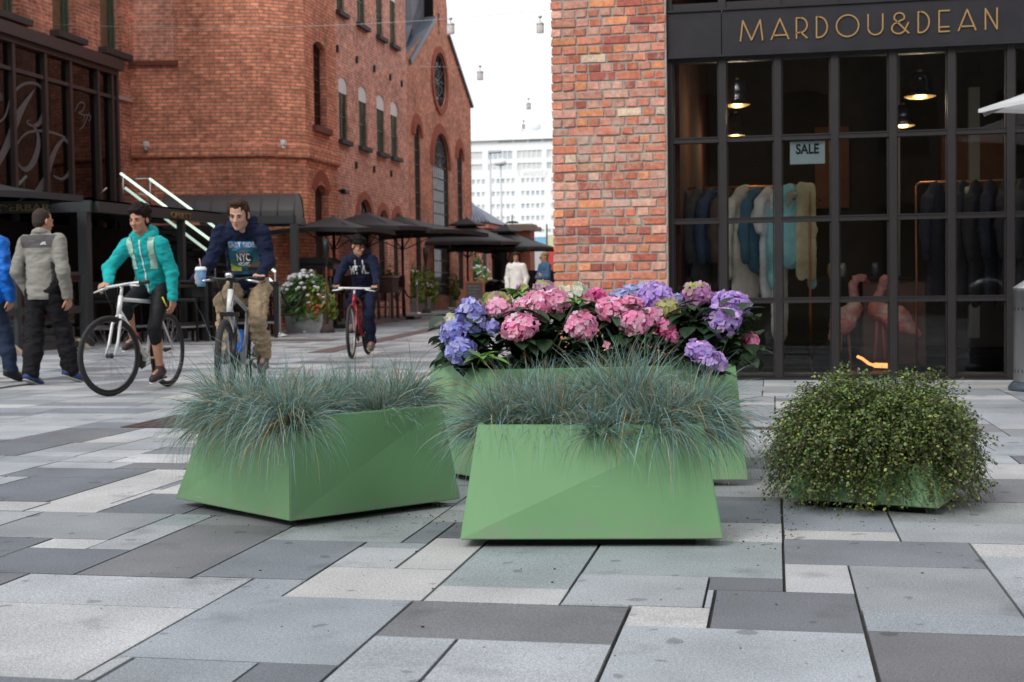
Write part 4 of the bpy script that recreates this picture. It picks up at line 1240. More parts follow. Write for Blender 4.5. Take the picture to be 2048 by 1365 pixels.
pendant(1470, 224, 272, 40, 16.6, 'smaller glass pendant at the left, directly below the pale rimmed one')
pendant(1840, 142, 194, 60, 13.7, 'largest bell shaped glass pendant with a golden rim at the right')
pendant(1806, 208, 252, 46, 16.0, 'smaller glass pendant at the right, below the largest golden one')

# ---- copper rails and clothes
M_COPPER = mat('copper_pipe', (.72, .32, .16), .3, .9)
YR = 13.55
def rail(name, label, x0, x1, z, legs):
    t = thing(name, label, 'clothes rail', (x0, YR, 0))
    m_ = MB(); pts = []
    if legs == 'R': pts = [(0, 0, z), (x1 - x0 - .04, 0, z), (x1 - x0 - .012, 0, z - .012), (x1 - x0, 0, z - .04), (x1 - x0 + .0, -.12, .03)]
    else: pts = [(0, -.06, .03), (0, 0, z - .04), (.012, 0, z - .012), (.04, 0, z), (x1 - x0, 0, z)]
    m_.tube(pts, .0125, 10); m_.build('copper_pipe', M_COPPER, t)
    return t
r1z = PY(1480, 375, YR).z; r1x = PY(1619, 372, YR).x
rail('clothes_rail', 'copper clothes rail at the left holding pale and blue garments', -.84, r1x, r1z, 'R')
r2z = PY(1900, 364, YR).z; r2x = PY(1832, 364, YR).x
rail('clothes_rail', 'copper clothes rail at the right holding dark garments', r2x, 4.2, r2z, 'L')
def garment(kind, name, label, cat, colr, px_, rail_z, width, length, turn, seed, trim=None, sleeve=.55, rough=.9):
    x = PY(px_, 400, YR).x
    t = thing(name, label, cat, (x, YR, rail_z), rad(turn), 'garments hanging in the shop window')
    b_ = Blob(.03)
    if kind == 'top':
        hw = width / 2
        b_.cap((-hw * .55, 0, -.13), (hw * .55, 0, -.13), .045, .045, (0, 1, 0), 1.0)
        b_.cap((0, 0, -.16), (0, 0, -length * .55), hw * .80, hw * .72, (0, 1, 0), hw * .8 / .05)
        b_.cap((0, 0, -length * .5), (0, 0, -length + hw * .5), hw * .74, hw * .78, (0, 1, 0), hw * .8 / .055)
        for s_ in (-1, 1):
            if sleeve: b_.chain([(s_ * hw * .78, 0, -.17), (s_ * hw * 1.02, .01, -.17 - sleeve * .5), (s_ * hw * 1.05, -.02, -.17 - sleeve)], [.06, .052, .043])
    else:
        hw = width / 2
        for s_ in (-1, 1):
            b_.chain([(s_ * hw * .35, 0, -.03), (s_ * hw * .45, 0, -length * .5), (s_ * hw * .5, 0, -length)], [hw * .6, hw * .55, hw * .5], flat=(0, 1, 0), ff=2.2)
    b_.build('cloth', mat('cloth_%s' % label.split(' ')[0] + str(seed), tuple(min(.85, v * 2.2) for v in colr), rough, nscale=9, namp=.2, bump=.3, bscale=30), t, .013, .010, 7, seed)
    if trim:
        c_ = Blob(.02); c_.chain([(-.07, -.02, -.2), (-.05, -.05, -.1), (.05, -.05, -.08), (.09, -.02, -.16)], [.035, .04, .04, .035])
        c_.build('collar', mat('cream_fleece', trim, .95, bump=.8, bscale=60), t, .012, .01, 20, seed)
    h_ = MB(); h_.tube([(-.16, 0, -.15), (-.02, 0, -.07), (0, 0, -.06), (.02, 0, -.07), (.16, 0, -.15)], .008, 6); h_.tube([(0, 0, -.06), (0, 0, -.01), (.012, 0, .015), (0, 0, .018)], .004, 6); h_.build('hanger', M_BLACK, t)
garment('top', 'hanging_jacket', 'dark blue denim jacket nearest the brick pier on the left rail', 'jacket', (.035, .045, .075), 1365, r1z, .42, .85, 62, 1)
garment('top', 'hanging_jacket', 'charcoal jacket, second from the brick pier on the left rail', 'jacket', (.05, .048, .05), 1402, r1z, .44, .95, 58, 2)
garment('top', 'hanging_shirt', 'navy denim shirt beside the brown coat on the left rail', 'shirt', (.03, .045, .085), 1425, r1z, .40, .7, 55, 3)
garment('top', 'hanging_coat', 'dark brown coat left of the grey linen coat', 'coat', (.055, .038, .028), 1452, r1z, .42, 1.0, 60, 4)
garment('top', 'hanging_coat', 'grey beige linen coat in the middle of the left rail', 'coat', (.36, .33, .28), 1491, r1z, .46, 1.12, 42, 5, sleeve=.7)
garment('top', 'hanging_shirt', 'dark teal denim shirt behind the white one', 'shirt', (.035, .09, .13), 1513, r1z, .40, .8, 55, 6)
garment('top', 'hanging_shirt', 'white T-shirt hanging left of the light blue jacket', 'shirt', (.62, .68, .67), 1537, r1z, .40, 1.08, 60, 7, sleeve=.26)
garment('top', 'hanging_coat', 'long pale cream coat reaching below all other clothes', 'coat', (.47, .46, .35), 1558, r1z, .42, 1.5, 66, 8, sleeve=0)
garment('top', 'hanging_jacket', 'light blue denim jacket with cream collar near the rail end', 'jacket', (.17, .36, .42), 1582, r1z, .46, .75, 38, 9, (.55, .55, .45), sleeve=.8)
garment('legs', 'hanging_trousers', 'khaki trousers hung over the end of the left rail', 'trousers', (.30, .27, .17), 1612, r1z, .22, .88, 25, 10)
for i, (px_, l_, c_) in enumerate(((1872, 'black dress nearest the left leg of the right rail', (.018, .02, .03)), (1928, 'black jacket with white fleece collar on the right rail', (.02, .022, .03)), (1952, 'black coat just right of the fleece collared jacket', (.02, .02, .022)), (1982, 'navy black coat, third right of the fleece collar on the right rail', (.015, .018, .03)), (2012, 'black garment beside the last mullion on the right rail', (.02, .02, .024)), (2042, 'dark grey jacket at the right edge of the photo', (.04, .04, .045)))):
    garment('top', 'hanging_jacket' if 'jacket' in l_ else 'hanging_coat', l_, 'jacket' if 'jacket' in l_ else ('dress' if 'dress' in l_ else 'coat'), c_, px_, r2z, .44, 1.15, 58 + 3 * i, 20 + i, (.55, .57, .5) if i == 1 else None)

# ---- flamingo figures
M_FLAM = mat('flamingo_feathers', (.9, .9, .9), .8, attr=True, nscale=18, namp=.25, bump=.5, bscale=40)
def flamingo(label, body_px, tail_px, chest_px, neck_px, head_px, beak_px, leg_px, Y):
    P = lambda q, dy=0: PY(q[0], q[1], Y + dy)
    bc = P(body_px)
    t = thing('flamingo', label, 'flamingo figure', (bc.x, Y, 0), 0, 'flamingo figures in the shop window')
    o = Vector((bc.x, Y, 0))
    L = lambda q, dy=0: P(q, dy) - o
    b_ = Blob(.05)
    tc, cc = L(tail_px), L(chest_px)
    b_.chain([cc, (cc + tc) / 2 + Vector((0, 0, .02)), tc], [.075, .115, .03])
    b_.chain([cc + Vector((0, 0, 0))] + [L(q) for q in neck_px] + [L(head_px)], [.06, .035, .03, .026, .03][:len(neck_px) + 2] if len(neck_px) == 3 else [.06] + [.032] * len(neck_px) + [.032])
    b_.ell(L(head_px), (.045, .035, .034), k=.02)
    def cf(V):
        z = V[:, 2]; n_ = np.array([noise.noise(Vector(v) * 9) for v in V])
        c1 = np.array([.74, .27, .24]); c2 = np.array([.78, .56, .46])
        m_ = np.clip(.5 + n_ * 1.3 + (V[:, 2:3].ravel() - cc.z) * 2, 0, 1)[:, None]
        neck = (z > cc.z + .12)[:, None]
        return np.where(neck, np.array([.74, .34, .32]), c1 * (1 - m_) + c2 * m_)
    b_.build('body', M_FLAM, t, .011, .012, 22, 3, cf)
    k_ = Blob(.01); hb = L(head_px); bb = L(beak_px)
    k_.chain([hb, hb.lerp(bb, .6), bb + Vector((0, 0, -.02))], [.028, .02, .008]); k_.build('beak', mat('dark_pink_beak', (.3, .05, .07), .4), t, .007)
    for dx in (-.03, .03):
        m_ = MB(); l0 = L(leg_px) + Vector((dx, 0, 0)); m_.tube([(l0.x, dx, bc.z - .05), (l0.x + dx * .3, dx, .32), (l0.x + dx, dx + .02, .035)], [.014, .013, .010], 8)
        m_.ell((l0.x + dx + .02, dx - .01, .022), (.06, .035, .012), n=6); m_.build('leg', mat('pink_leg', (.5, .16, .12), .6), t)
flamingo('pink flamingo at the left with bowed neck, facing right', (1688, 632), (1662, 676), (1708, 618), [(1708, 590), (1705, 572), (1712, 558)], (1724, 556), (1741, 568), (1690, 700), 13.5)
flamingo('pale pink flamingo at the right with neck stretched up', (1785, 632), (1838, 668), (1752, 618), [(1757, 592), (1765, 572)], (1769, 558), (1760, 572), (1760, 700), 13.62)
# ---- counter and small glowing floor lamp
ct = thing('shop_counter', 'pinkish wooden counter with dark top behind the flamingos', 'counter', (0, 15, 0))
a, b = PY(1725, 560, 15), PY(1852, 560, 15)
m_ = MB(); m_.box((a.x, 15, .001), (b.x, 15.6, a.z), bev=.008); place(m_.build('body', mat('pink_wood', (.20, .11, .09), .5, nscale=5), ct))
m_ = MB(); m_.box((a.x - .5, 14.95, a.z + .001), (b.x + .06, 15.65, a.z + .035)); place(m_.build('top', M_BLACK, ct))
for x_, c_ in ((-.32, (.55, .4, .2)), (-.2, (.3, .3, .3)), (.15, (.1, .12, .16)), (.3, (.07, .07, .08))):
    j_ = MB(); j_.lathe([(.03, 0), (.045, .04), (.04, .12), (.02, .15), (.0, .15)], (a.x + x_, 15.2, a.z + .036), 12)
    tag(j_.build('jar', mat('jar_%d' % int(100 * c_[0]), c_, .3, .3)), {-.32: 'brass coloured jar at the left end of the shop counter', -.2: 'grey jar next to the brass one on the shop counter', .15: 'dark blue jar on the shop counter between the flamingo heads', .3: 'small black jar furthest right on the shop counter'}[x_], 'jar')
fl_ = thing('floor_lamp', 'small curved copper lamp glowing on the shop floor', 'lamp', (0, 13.3, 0))
m_ = MB(); m_.tube([PY(1714, 713, 13.3), PY(1725, 718, 13.3), PY(1738, 728, 13.3), PY(1748, 731, 13.3)], .014, 8); m_.tube([PY(1748, 731, 13.3), PY(1786, 732, 13.3)], .024, 10)
place(m_.build('glowing_tube', mat('amber_glow', (.4, .2, .08), .5, emit=(1, .42, .12), estr=1.6), fl_))
m_ = MB(); q = PY(1766, 737, 13.3); m_.box((q.x - .1, 13.22, .001), (q.x + .1, 13.38, max(.03, q.z - .03))); place(m_.build('base', M_COPPER, fl_))

# ---- buildings on the camera's side of the square (seen as reflections)
w = MB()
opp = thing('brick_building', 'dark brick building across the square, mirrored in the shop windows', 'building', (0, -17, 0))
MOp = frame_M(Vector((26, -17, 0)), Vector((-1, 0, 0)), Vector((0, 1, 0)))
hs_ = [arch(2 + i * 3.2, 3.6 + i * 3.2, z, z + 2.2, .2) for i in range(14) for z in (1, 4.6, 8.2, 11.5)]
wall(w, MOp, [(0, -.1), (48, -.1), (48, 15.5), (0, 15.5)], hs_, .3)
w.box((-22, -18, 15.4), (26, -17.02, 15.5))
place(w.build('wall', brickmat('dark_grey_brick', (.10, .07, .06), (.07, .055, .05), (.12, .11, .10)), opp))
w = MB(); w.box((-21.9, -17.5, -.1), (25.9, -17.35, 15.4)); place(w.build('window_panes', M_VOID, opp))

# ---- litter bin and white parasol at the right edge
M_ALU = mat('brushed_grey_metal', (.22, .225, .23), .38, .7, nscale=4, namp=.12)
bn = thing('litter_bin', 'round grey metal litter bin with conical lid at the right edge', 'bin', (2.085, 11.5, 0))
m_ = MB(); m_.lathe([(.185, .075), (.185, .80), (.188, .80), (.188, .825)], n=40); m_.build('body', M_ALU, bn)
m_ = MB(); m_.lathe([(.19, .826), (.192, .832), (.09, .90), (0, .915)], n=40); m_.build('lid', mat('pale_metal_lid', (.45, .47, .5), .35, .6), bn)
m_ = MB(); m_.lathe([(.0, .0), (.225, .0), (.225, .03), (.195, .07), (.17, .074)], n=40); m_.build('base', mat('blue_black_rubber', (.04, .055, .075), .5), bn)
m_ = MB()
for z in (.66, .16):
    for k in range(26):
        a_ = 2 * PI * k / 26; R_ = Matrix.Rotation(a_, 4, 'Z')
        m_.box((.183, -.004, z - .013), (.1865, .004, z + .013), M=R_)
m_.build('slots', M_BLACK, bn)
wp = thing('parasol', 'white parasol whose edge juts in at the right, above the litter bin', 'parasol', (3.02, 11.6, 0))
def canopy(t, hw, zedge, zap, material, tip=None, val=.06, rot=45, cap_=False, n=4, sag=.10):
    m_ = MB(); NS = 6
    cor = [Vector((hw * math.cos(rad(rot + 360 * i / n)), hw * math.sin(rad(rot + 360 * i / n)), zedge)) for i in range(n)]
    apx = Vector((0, 0, zap))
    for i in range(n):
        a, b = cor[i], cor[(i + 1) % n]
        grid = []
        for r in range(NS + 1):
            row = []
            for s_ in range(NS + 1):
                e = a.lerp(b, s_ / NS); p = apx.lerp(e, r / NS)
                p.z -= sag * math.sin(PI * r / NS) * .5 - sag * (4 * (s_ / NS) * (1 - s_ / NS)) * (r / NS) * .35
                row.append(p)
            grid.append(row)
        for r in range(NS):
            for s_ in range(NS):
                m_.face([grid[r][s_], grid[r + 1][s_], grid[r + 1][s_ + 1], grid[r][s_ + 1]], smooth=True)
        for s_ in range(NS):
            p, q = grid[NS][s_], grid[NS][s_ + 1]; m_.face([p, p - Vector((0, 0, val)), q - Vector((0, 0, val)), q])
    o = m_.build('canopy', material, t, merge=.001)
    if cap_:
        c_ = MB(); k = .27
        cc = [Vector((c.x * k, c.y * k, zap - (zap - zedge) * k + .13)) for c in cor]; ap = Vector((0, 0, zap + .16))
        for i in range(n):
            c_.face([ap, cc[i], cc[(i + 1) % n]]); c_.face([cc[i], cc[i] - Vector((0, 0, .05)), cc[(i + 1) % n] - Vector((0, 0, .05)), cc[(i + 1) % n]])
        c_.build('vent_cap', material, t)
        c_ = MB(); c_.lathe([(.05, 0), (.05, .04), (0, .07)], (0, 0, zap + .15), 10); c_.build('finial', M_ALU, t)
    r_ = MB()
    for c in cor:
        r_.beam(Vector((0, 0, zap - .06)), Vector((c.x * .97, c.y * .97, c.z - .05)), .025, .03)
        r_.beam(Vector((0, 0, zedge - .45)), Vector((c.x * .55, c.y * .55, zap - (zap - zedge) * .55 - .07)), .02, .025)
    r_.build('ribs', M_BLACK if material.name.startswith('black') else M_ALU, t)
    return o
canopy(wp, 1.38, 2.29, 2.86, mat('white_canvas', (.78, .79, .8), .8, trans=.35), rot=0, val=.03)
m_ = MB(); m_.tube([(0, 0, .04), (0, 0, 2.84)], .025, 12); m_.build('pole', M_ALU, wp)
m_ = MB(); m_.box((-.3, -.3, 0), (.3, .3, .07), bev=.01); m_.build('base', M_SILL, wp)
# ================================================================== PLANTERS AND PLANTS
def paint_mat():
    mt = mat('green_powder_coat', (.175, .35, .165), .42, spec=.4)
    n = mt.node_tree; b = n.nodes['Principled BSDF']; tc = [x for x in n.nodes if x.type == 'TEX_COORD'][0]
    def noise_(sc, det):
        x = n.nodes.new('ShaderNodeTexNoise'); x.inputs['Scale'].default_value = sc; x.inputs['Detail'].default_value = det; n.links.new(tc.outputs['Object'], x.inputs['Vector']); return x
    a = noise_(2.5, 6); c = noise_(70, 3)
    mr = n.nodes.new('ShaderNodeMapRange'); mr.inputs[1].default_value = .3; mr.inputs[2].default_value = .7; mr.inputs[3].default_value = .93; mr.inputs[4].default_value = 1.07
    n.links.new(a.outputs['Fac'], mr.inputs[0])
    s = n.nodes.new('ShaderNodeVectorMath'); s.operation = 'SCALE'; s.inputs[0].default_value = (.175, .35, .165); n.links.new(mr.outputs[0], s.inputs['Scale'])
    # thin pale scratches and dust low on the sides
    mp = n.nodes.new('ShaderNodeMapping'); mp.inputs['Scale'].default_value = (2.0, 2.0, 34); mp.inputs['Rotation'].default_value = (0, rad(14), 0)
    n.links.new(tc.outputs['Object'], mp.inputs[0])
    sc = n.nodes.new('ShaderNodeTexNoise'); sc.inputs['Scale'].default_value = 1.6; sc.inputs['Detail'].default_value = 8; n.links.new(mp.outputs[0], sc.inputs['Vector'])
    m2 = n.nodes.new('ShaderNodeMapRange'); m2.inputs[1].default_value = .70; m2.inputs[2].default_value = .76; m2.inputs[3].default_value = 0; m2.inputs[4].default_value = .4
    n.links.new(sc.outputs['Fac'], m2.inputs[0])
    mx_ = n.nodes.new('ShaderNodeMix'); mx_.data_type = 'RGBA'; mx_.inputs['B'].default_value = (.42, .55, .42, 1)
    n.links.new(m2.outputs[0], mx_.inputs['Factor']); n.links.new(s.outputs[0], mx_.inputs['A'])
    sx = n.nodes.new('ShaderNodeSeparateXYZ'); n.links.new(tc.outputs['Object'], sx.inputs[0])
    dn = noise_(16, 8); m4 = n.nodes.new('ShaderNodeMapRange'); m4.inputs[1].default_value = .03; m4.inputs[2].default_value = .15; m4.inputs[3].default_value = .28; m4.inputs[4].default_value = -.12
    n.links.new(sx.outputs['Z'], m4.inputs[0]); ad = n.nodes.new('ShaderNodeMath'); ad.operation = 'ADD'; n.links.new(m4.outputs[0], ad.inputs[0]); n.links.new(dn.outputs['Fac'], ad.inputs[1])
    m5 = n.nodes.new('ShaderNodeMapRange'); m5.inputs[1].default_value = .58; m5.inputs[2].default_value = .95; m5.inputs[3].default_value = 0; m5.inputs[4].default_value = .5; n.links.new(ad.outputs[0], m5.inputs[0])
    dust = n.nodes.new('ShaderNodeMix'); dust.data_type = 'RGBA'; dust.inputs['B'].default_value = (.26, .27, .21, 1); n.links.new(m5.outputs[0], dust.inputs['Factor']); n.links.new(mx_.outputs['Result'], dust.inputs['A'])
    n.links.new(dust.outputs['Result'], b.inputs['Base Color'])
    r2 = n.nodes.new('ShaderNodeMapRange'); r2.inputs[1].default_value = .3; r2.inputs[2].default_value = .7; r2.inputs[3].default_value = .45; r2.inputs[4].default_value = .6
    n.links.new(c.outputs['Fac'], r2.inputs[0]); n.links.new(r2.outputs[0], b.inputs['Roughness'])
    return mt
M_PAINT = paint_mat()
M_EARTH = mat('potting_soil', (.035, .024, .016), .95, nscale=40, namp=.5, bump=1, bscale=50)
def planter(label, bot, top, zb, zt):
    """bot, top: four XY corners each, counter-clockwise seen from above"""
    o = thing('planter_box', label, 'planter', (bot[0].x, bot[0].y, 0), 0, 'green steel planter boxes')
    bm = bmesh.new()
    vb = [bm.verts.new((p.x, p.y, zb)) for p in bot]; vt = [bm.verts.new((p.x, p.y, zt)) for p in top]
    cx = sum((p for p in top), Vector((0, 0, 0))) / 4
    ti = []
    for p in top:
        d = Vector((p.x - cx.x, p.y - cx.y, 0)); ti.append(p - d.normalized() * .022)
    vi = [bm.verts.new((p.x, p.y, zt)) for p in ti]; vs = [bm.verts.new((p.x, p.y, zt - .05)) for p in ti]
    for i in range(4):
        j = (i + 1) % 4
        bm.faces.new((vb[i], vb[j], vt[j], vt[i])); bm.faces.new((vt[i], vt[j], vi[j], vi[i])); bm.faces.new((vi[i], vi[j], vs[j], vs[i]))
    bm.faces.new(vb[::-1])
    eds = [e for e in bm.edges if (e.verts[0] in vb + vt and e.verts[1] in vb + vt)]
    bmesh.ops.bevel(bm, geom=eds, offset=.0035, segments=2, affect='EDGES')
    bmesh.ops.recalc_face_normals(bm, faces=bm.faces)
    me = bpy.data.meshes.new('shell'); bm.to_mesh(me); bm.free(); me.materials.append(M_PAINT)
    sh = link(bpy.data.objects.new('shell', me), o); place(sh)
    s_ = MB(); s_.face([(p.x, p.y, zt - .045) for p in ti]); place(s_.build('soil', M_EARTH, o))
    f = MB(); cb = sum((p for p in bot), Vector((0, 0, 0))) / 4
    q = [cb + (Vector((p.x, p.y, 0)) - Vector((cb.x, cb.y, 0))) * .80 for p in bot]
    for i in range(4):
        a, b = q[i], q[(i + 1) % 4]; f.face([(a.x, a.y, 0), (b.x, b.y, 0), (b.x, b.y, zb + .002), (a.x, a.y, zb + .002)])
    place(f.build('plinth', mat('black_rubber_plinth', (.012, .012, .012), .8), o))  # black colour stands in for the shadowed gap below the box
    return o
def par(a, b, d): return [a, b, b + d - a, d]           # a front-left, b front-right, d back-left
zb = .028
# left planter: corner towards the camera
Ab = [G(580, 1043, zb), G(922, 998, zb)]; Al = G(350, 997, zb)
ZA = .425
At = [G(580, 838, ZA), G(884, 810, ZA)]; Atl = G(414, 822, ZA)
Abot = par(Ab[0], Ab[1], Al); Atop = par(At[0], At[1], Atl)
planter('green planter box of blue grass at the left, one corner towards the camera', Abot, Atop, zb, ZA)
Bb0, Bb1 = G(920, 1080, zb), G(1447, 1079, zb); nB = Vector((-(Bb1 - Bb0).y, (Bb1 - Bb0).x, 0)).normalized()
ZB = .415
Bt0, Bt1 = G(955, 850, ZB), G(1407, 850, ZB)
Bbot = par(Bb0, Bb1, Bb0 + nB * .62); Btop = par(Bt0, Bt1, Bt0 + nB * .5)
planter('green planter box of blue grass at the front, its long side towards the camera', Bbot, Btop, zb, ZB)
ZC = .535
Ct0, Ct1, Ctl = G(990, 740, ZC), G(1472, 729, ZC), G(862, 727, ZC)
Cb1 = G(1497, 961, zb)
Cb0 = Vector((Ct0.x - .05, Cb1.y - .12, zb)); Cbl = Ctl + Vector((-.07, .03, 0))
Ctop = par(Ct0, Ct1, Ctl); Cbot = par(Cb0, Cb1, Cbl)
planter('tall green planter box filled with hydrangeas behind the grass ones', Cbot, Ctop, zb, ZC)
Db0, Db1 = G(1573, 998, zb), G(1878, 1018, zb); dD = (Db1 - Db0); nD = Vector((-dD.y, dD.x, 0)).normalized()
Dbot = par(Db0, Db1, Db0 + nD * .5)
cD = sum((p for p in Dbot), Vector((0, 0, 0))) / 4
Dtop = [cD + (p - cD) * .88 for p in Dbot]
planter('low green planter box almost hidden under a small leaved shrub', Dbot, Dtop, zb, .19)

# ---- blue fescue
M_FESC = mat('fescue_blades', (1, 1, 1), .55, attr=True, trans=.25, spec=.3)
rg = random.Random(5)
def fescue(pos, n, label, group, lmin, lmax, out=None, spread=.05, tall=1.0):
    m_ = MB()
    for i in range(int(n * .85)):
        a = rg.uniform(0, 2 * PI); rr = spread * math.sqrt(rg.random())
        p = Vector((pos.x + rr * math.cos(a), pos.y + rr * math.sin(a), pos.z))
        a2 = a + rg.gauss(0, .55)
        hang = out is not None and rg.random() < .38
        if hang: a2 = math.atan2(out.y, out.x) + rg.gauss(0, .7)
        th = rad(min(88, abs(rg.gauss(56 if hang else 34, 22))))
        d = Vector((math.sin(th) * math.cos(a2), math.sin(th) * math.sin(a2), math.cos(th)))
        L = rg.uniform(lmin, lmax) * (1 if rg.random() < .95 else 1.3) * tall * (1.2 if hang else .86)
        NS = 6; g = rg.uniform(.10, .42) * (1 + math.sin(th)) * (L / .25); w = rg.uniform(.0013, .0024)
        r = rg.random()
        if r < .13: c = (.40, .29, .15); k = rg.uniform(.7, 1.2)
        elif r < .42: c = (.13, .21, .125); k = rg.uniform(.7, 1.3)
        else: c = (.225, .345, .335); k = rg.uniform(.5, 1.45)
        c = tuple(v * k for v in c)
        side = d.cross(Vector((rg.gauss(0, 1), rg.gauss(0, 1), rg.gauss(0, .4)))); side.normalize()
        tw = rg.gauss(0, .05); bend = Vector((rg.gauss(0, .06), rg.gauss(0, .06), 0)); prev = None
        for k_ in range(NS + 1):
            ww = w * (1 - (k_ / NS) ** 2 * .85)
            q = (p - side * ww, p + side * ww)
            if prev: m_.face([prev[0], prev[1], q[1], q[0]], 0, c, True)
            prev = q
            p = p + d * (L / NS); d = d + Vector((0, 0, -g * (.4 + k_ / NS))) + bend; d.normalize()
            if p.z < .02: break
    o = m_.build('blue_fescue', M_FESC)
    return tag(o, label, 'grass tuft', group)
def on(quad, s, t, z):
    p = quad[0] * (1 - s) * (1 - t) + quad[1] * s * (1 - t) + quad[2] * s * t + quad[3] * (1 - s) * t
    return Vector((p.x, p.y, z))
cA = sum(Atop, Vector()) / 4; cB = sum(Btop, Vector()) / 4
gA, gB = 'blue fescue tufts in the left planter', 'blue fescue tufts in the front planter'
for s, t, n, l0, l1, tall, lab in ((.06, .10, 1000, .20, .34, .95, 'drooping fescue tuft spilling over the near corner of the left planter'), (.10, .52, 1050, .2, .34, 1, 'thick fescue tuft hanging over the left side of the left planter'),
    (.12, .90, 1150, .20, .36, 1, 'fescue tuft at the far left corner of the left planter, hanging low'), (.38, .42, 900, .16, .27, 1.1, 'pale upright fescue tuft in the middle of the left planter'),
    (.46, .84, 900, .16, .26, 1.1, 'pale fescue tuft at the back of the left planter'), (.72, .24, 850, .15, .25, 1, 'fescue tuft beside the bare soil in the left planter'),
    (.74, .74, 900, .16, .26, 1.05, 'pale fescue tuft at the far right of the left planter'), (.93, .36, 1150, .2, .34, 1, 'long fescue tuft spilling over the right end of the left planter'), (.93, .82, 850, .16, .3, 1, 'fescue tuft at the back right corner of the left planter')):
    p = on(Atop, s, t, ZA - .05); o_ = p - Vector((cA.x, cA.y, p.z)); fescue(p, n, lab, gA, l0, l1, o_ if min(s, 1 - s, t, 1 - t) < .15 else None, .055, tall)
for s, t, n, l0, l1, tall, lab in ((.10, .36, 1050, .19, .31, 1, 'fescue tuft at the left end of the front planter'), (.34, .30, 1100, .18, .30, 1.15, 'dense fescue tuft left of centre in the front planter'),
    (.58, .62, 1150, .2, .34, 1.3, 'fescue tuft at the back centre of the front planter'), (.70, .42, 1200, .22, .36, 1.3, 'tall upright fescue tuft right of centre in the front planter'),
    (.80, .16, 1150, .18, .32, .95, 'fescue tuft hanging over the front right of the front planter'), (.96, .4, 1250, .2, .34, 1, 'fescue tuft spilling over the right end of the front planter'), (.55, .12, 700, .14, .24, .9, 'short fescue tuft at the front edge of the front planter'), (.22, .75, 900, .2, .3, 1.2, 'fescue tuft at the back left of the front planter')):
    p = on(Btop, s, t, ZB - .05); o_ = p - Vector((cB.x, cB.y, p.z)); fescue(p, n, lab, gB, l0, l1, o_ if min(s, 1 - s, t, 1 - t) < .2 else None, .055, tall)

# ---- hydrangeas
M_PETAL = mat('hydrangea_petals', (1, 1, 1), .6, attr=True, trans=.38, spec=.25)
M_LEAF = mat('hydrangea_leaves', (1, 1, 1), .45, attr=True, trans=.15, nscale=60, namp=.15, spec=.45)
rh = random.Random(21)
HC = {'blue': [(.32, .33, .74), (.43, .42, .80), (.56, .54, .86)], 'pink': [(.88, .32, .52), (.94, .47, .64), (.96, .60, .72)], 'hot': [(.78, .14, .38), (.86, .26, .48), (.90, .40, .58)],
      'purple': [(.47, .31, .72), (.58, .43, .80), (.74, .48, .82)], 'mauve': [(.56, .24, .52), (.66, .34, .60), (.55, .38, .40)], 'white': [(.80, .80, .66), (.84, .84, .78), (.72, .75, .5)],
      'pale': [(.34, .38, .66), (.48, .50, .75), (.58, .55, .76)], 'green': [(.42, .44, .16), (.50, .34, .36), (.55, .50, .24)]}
def flower_head(parent, cen, r, colour, seed):
    m_ = MB(); rr = random.Random(seed); base = HC[colour]
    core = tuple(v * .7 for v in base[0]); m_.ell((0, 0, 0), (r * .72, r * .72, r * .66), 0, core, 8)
    n = int(max(16, 4 * PI * r * r / .00072)); ga = PI * (3 - math.sqrt(5)); lump = [(Vector((rr.gauss(0, 1), rr.gauss(0, 1), rr.gauss(0, 1))).normalized(), rr.uniform(.04, .16)) for _ in range(7)]
    for i in range(n):
        zz = 1 - 1.72 * (i + .5) / n; q = math.sqrt(max(0, 1 - zz * zz)); a = ga * i + rr.uniform(-.2, .2)
        nrm = Vector((q * math.cos(a), q * math.sin(a), zz + rr.uniform(-.08, .08))).normalized()
        k = 1 + sum(h * max(0, nrm.dot(l)) ** 4 for l, h in lump) + rr.uniform(-.11, .07)
        p = nrm * r * k * .90; p.z *= .92
        nrm = (nrm + Vector((rr.gauss(0, .36), rr.gauss(0, .36), rr.gauss(0, .3)))).normalized()
        u = nrm.orthogonal().normalized(); u.rotate(Matrix.Rotation(rr.uniform(0, 6.28), 3, nrm)); v = nrm.cross(u)
        s_ = rr.uniform(.014, .0205); cb_ = rr.choice(base); kk = rr.uniform(.82, 1.18)
        if colour in ('mauve', 'green') and nrm.z > .55 and rr.random() < .6: cb_ = (.46, .46, .2)
        for j in range(4):
            a0 = PI / 2 * j + rr.uniform(-.12, .12); d = u * math.cos(a0) + v * math.sin(a0); e = nrm.cross(d)
            cup = rr.uniform(-.05, .6); L = s_ * rr.uniform(.9, 1.15); W = L * .52
            B0 = p + nrm * .001; T = p + d * L + nrm * L * cup * .7
            l1, r1 = p + d * L * .45 + e * W + nrm * L * cup * .35, p + d * L * .45 - e * W + nrm * L * cup * .35
            l2, r2 = p + d * L * .85 + e * W * .75 + nrm * L * (cup * .6 + .05), p + d * L * .85 - e * W * .75 + nrm * L * (cup * .6 + .05)
            c = tuple(min(.95, x * kk * rr.uniform(.93, 1.07)) for x in cb_)
            m_.face([B0, r1, r2, T], 0, c, True); m_.face([B0, T, l2, l1], 0, c, True)
        m_.face([p + nrm * .0025 + u * .0018, p + nrm * .0025 + v * .0018, p + nrm * .0025 - u * .0018, p + nrm * .0025 - v * .0018], 0, tuple(min(1, x * 1.1 + .05) for x in cb_))
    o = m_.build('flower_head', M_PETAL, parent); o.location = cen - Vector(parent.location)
    o.rotation_euler = (rr.gauss(.35, .25), rr.gauss(0, .25), 0); o.scale = (rr.uniform(.92, 1.16), rr.uniform(.9, 1.1), rr.uniform(.82, 1.04))
    return o
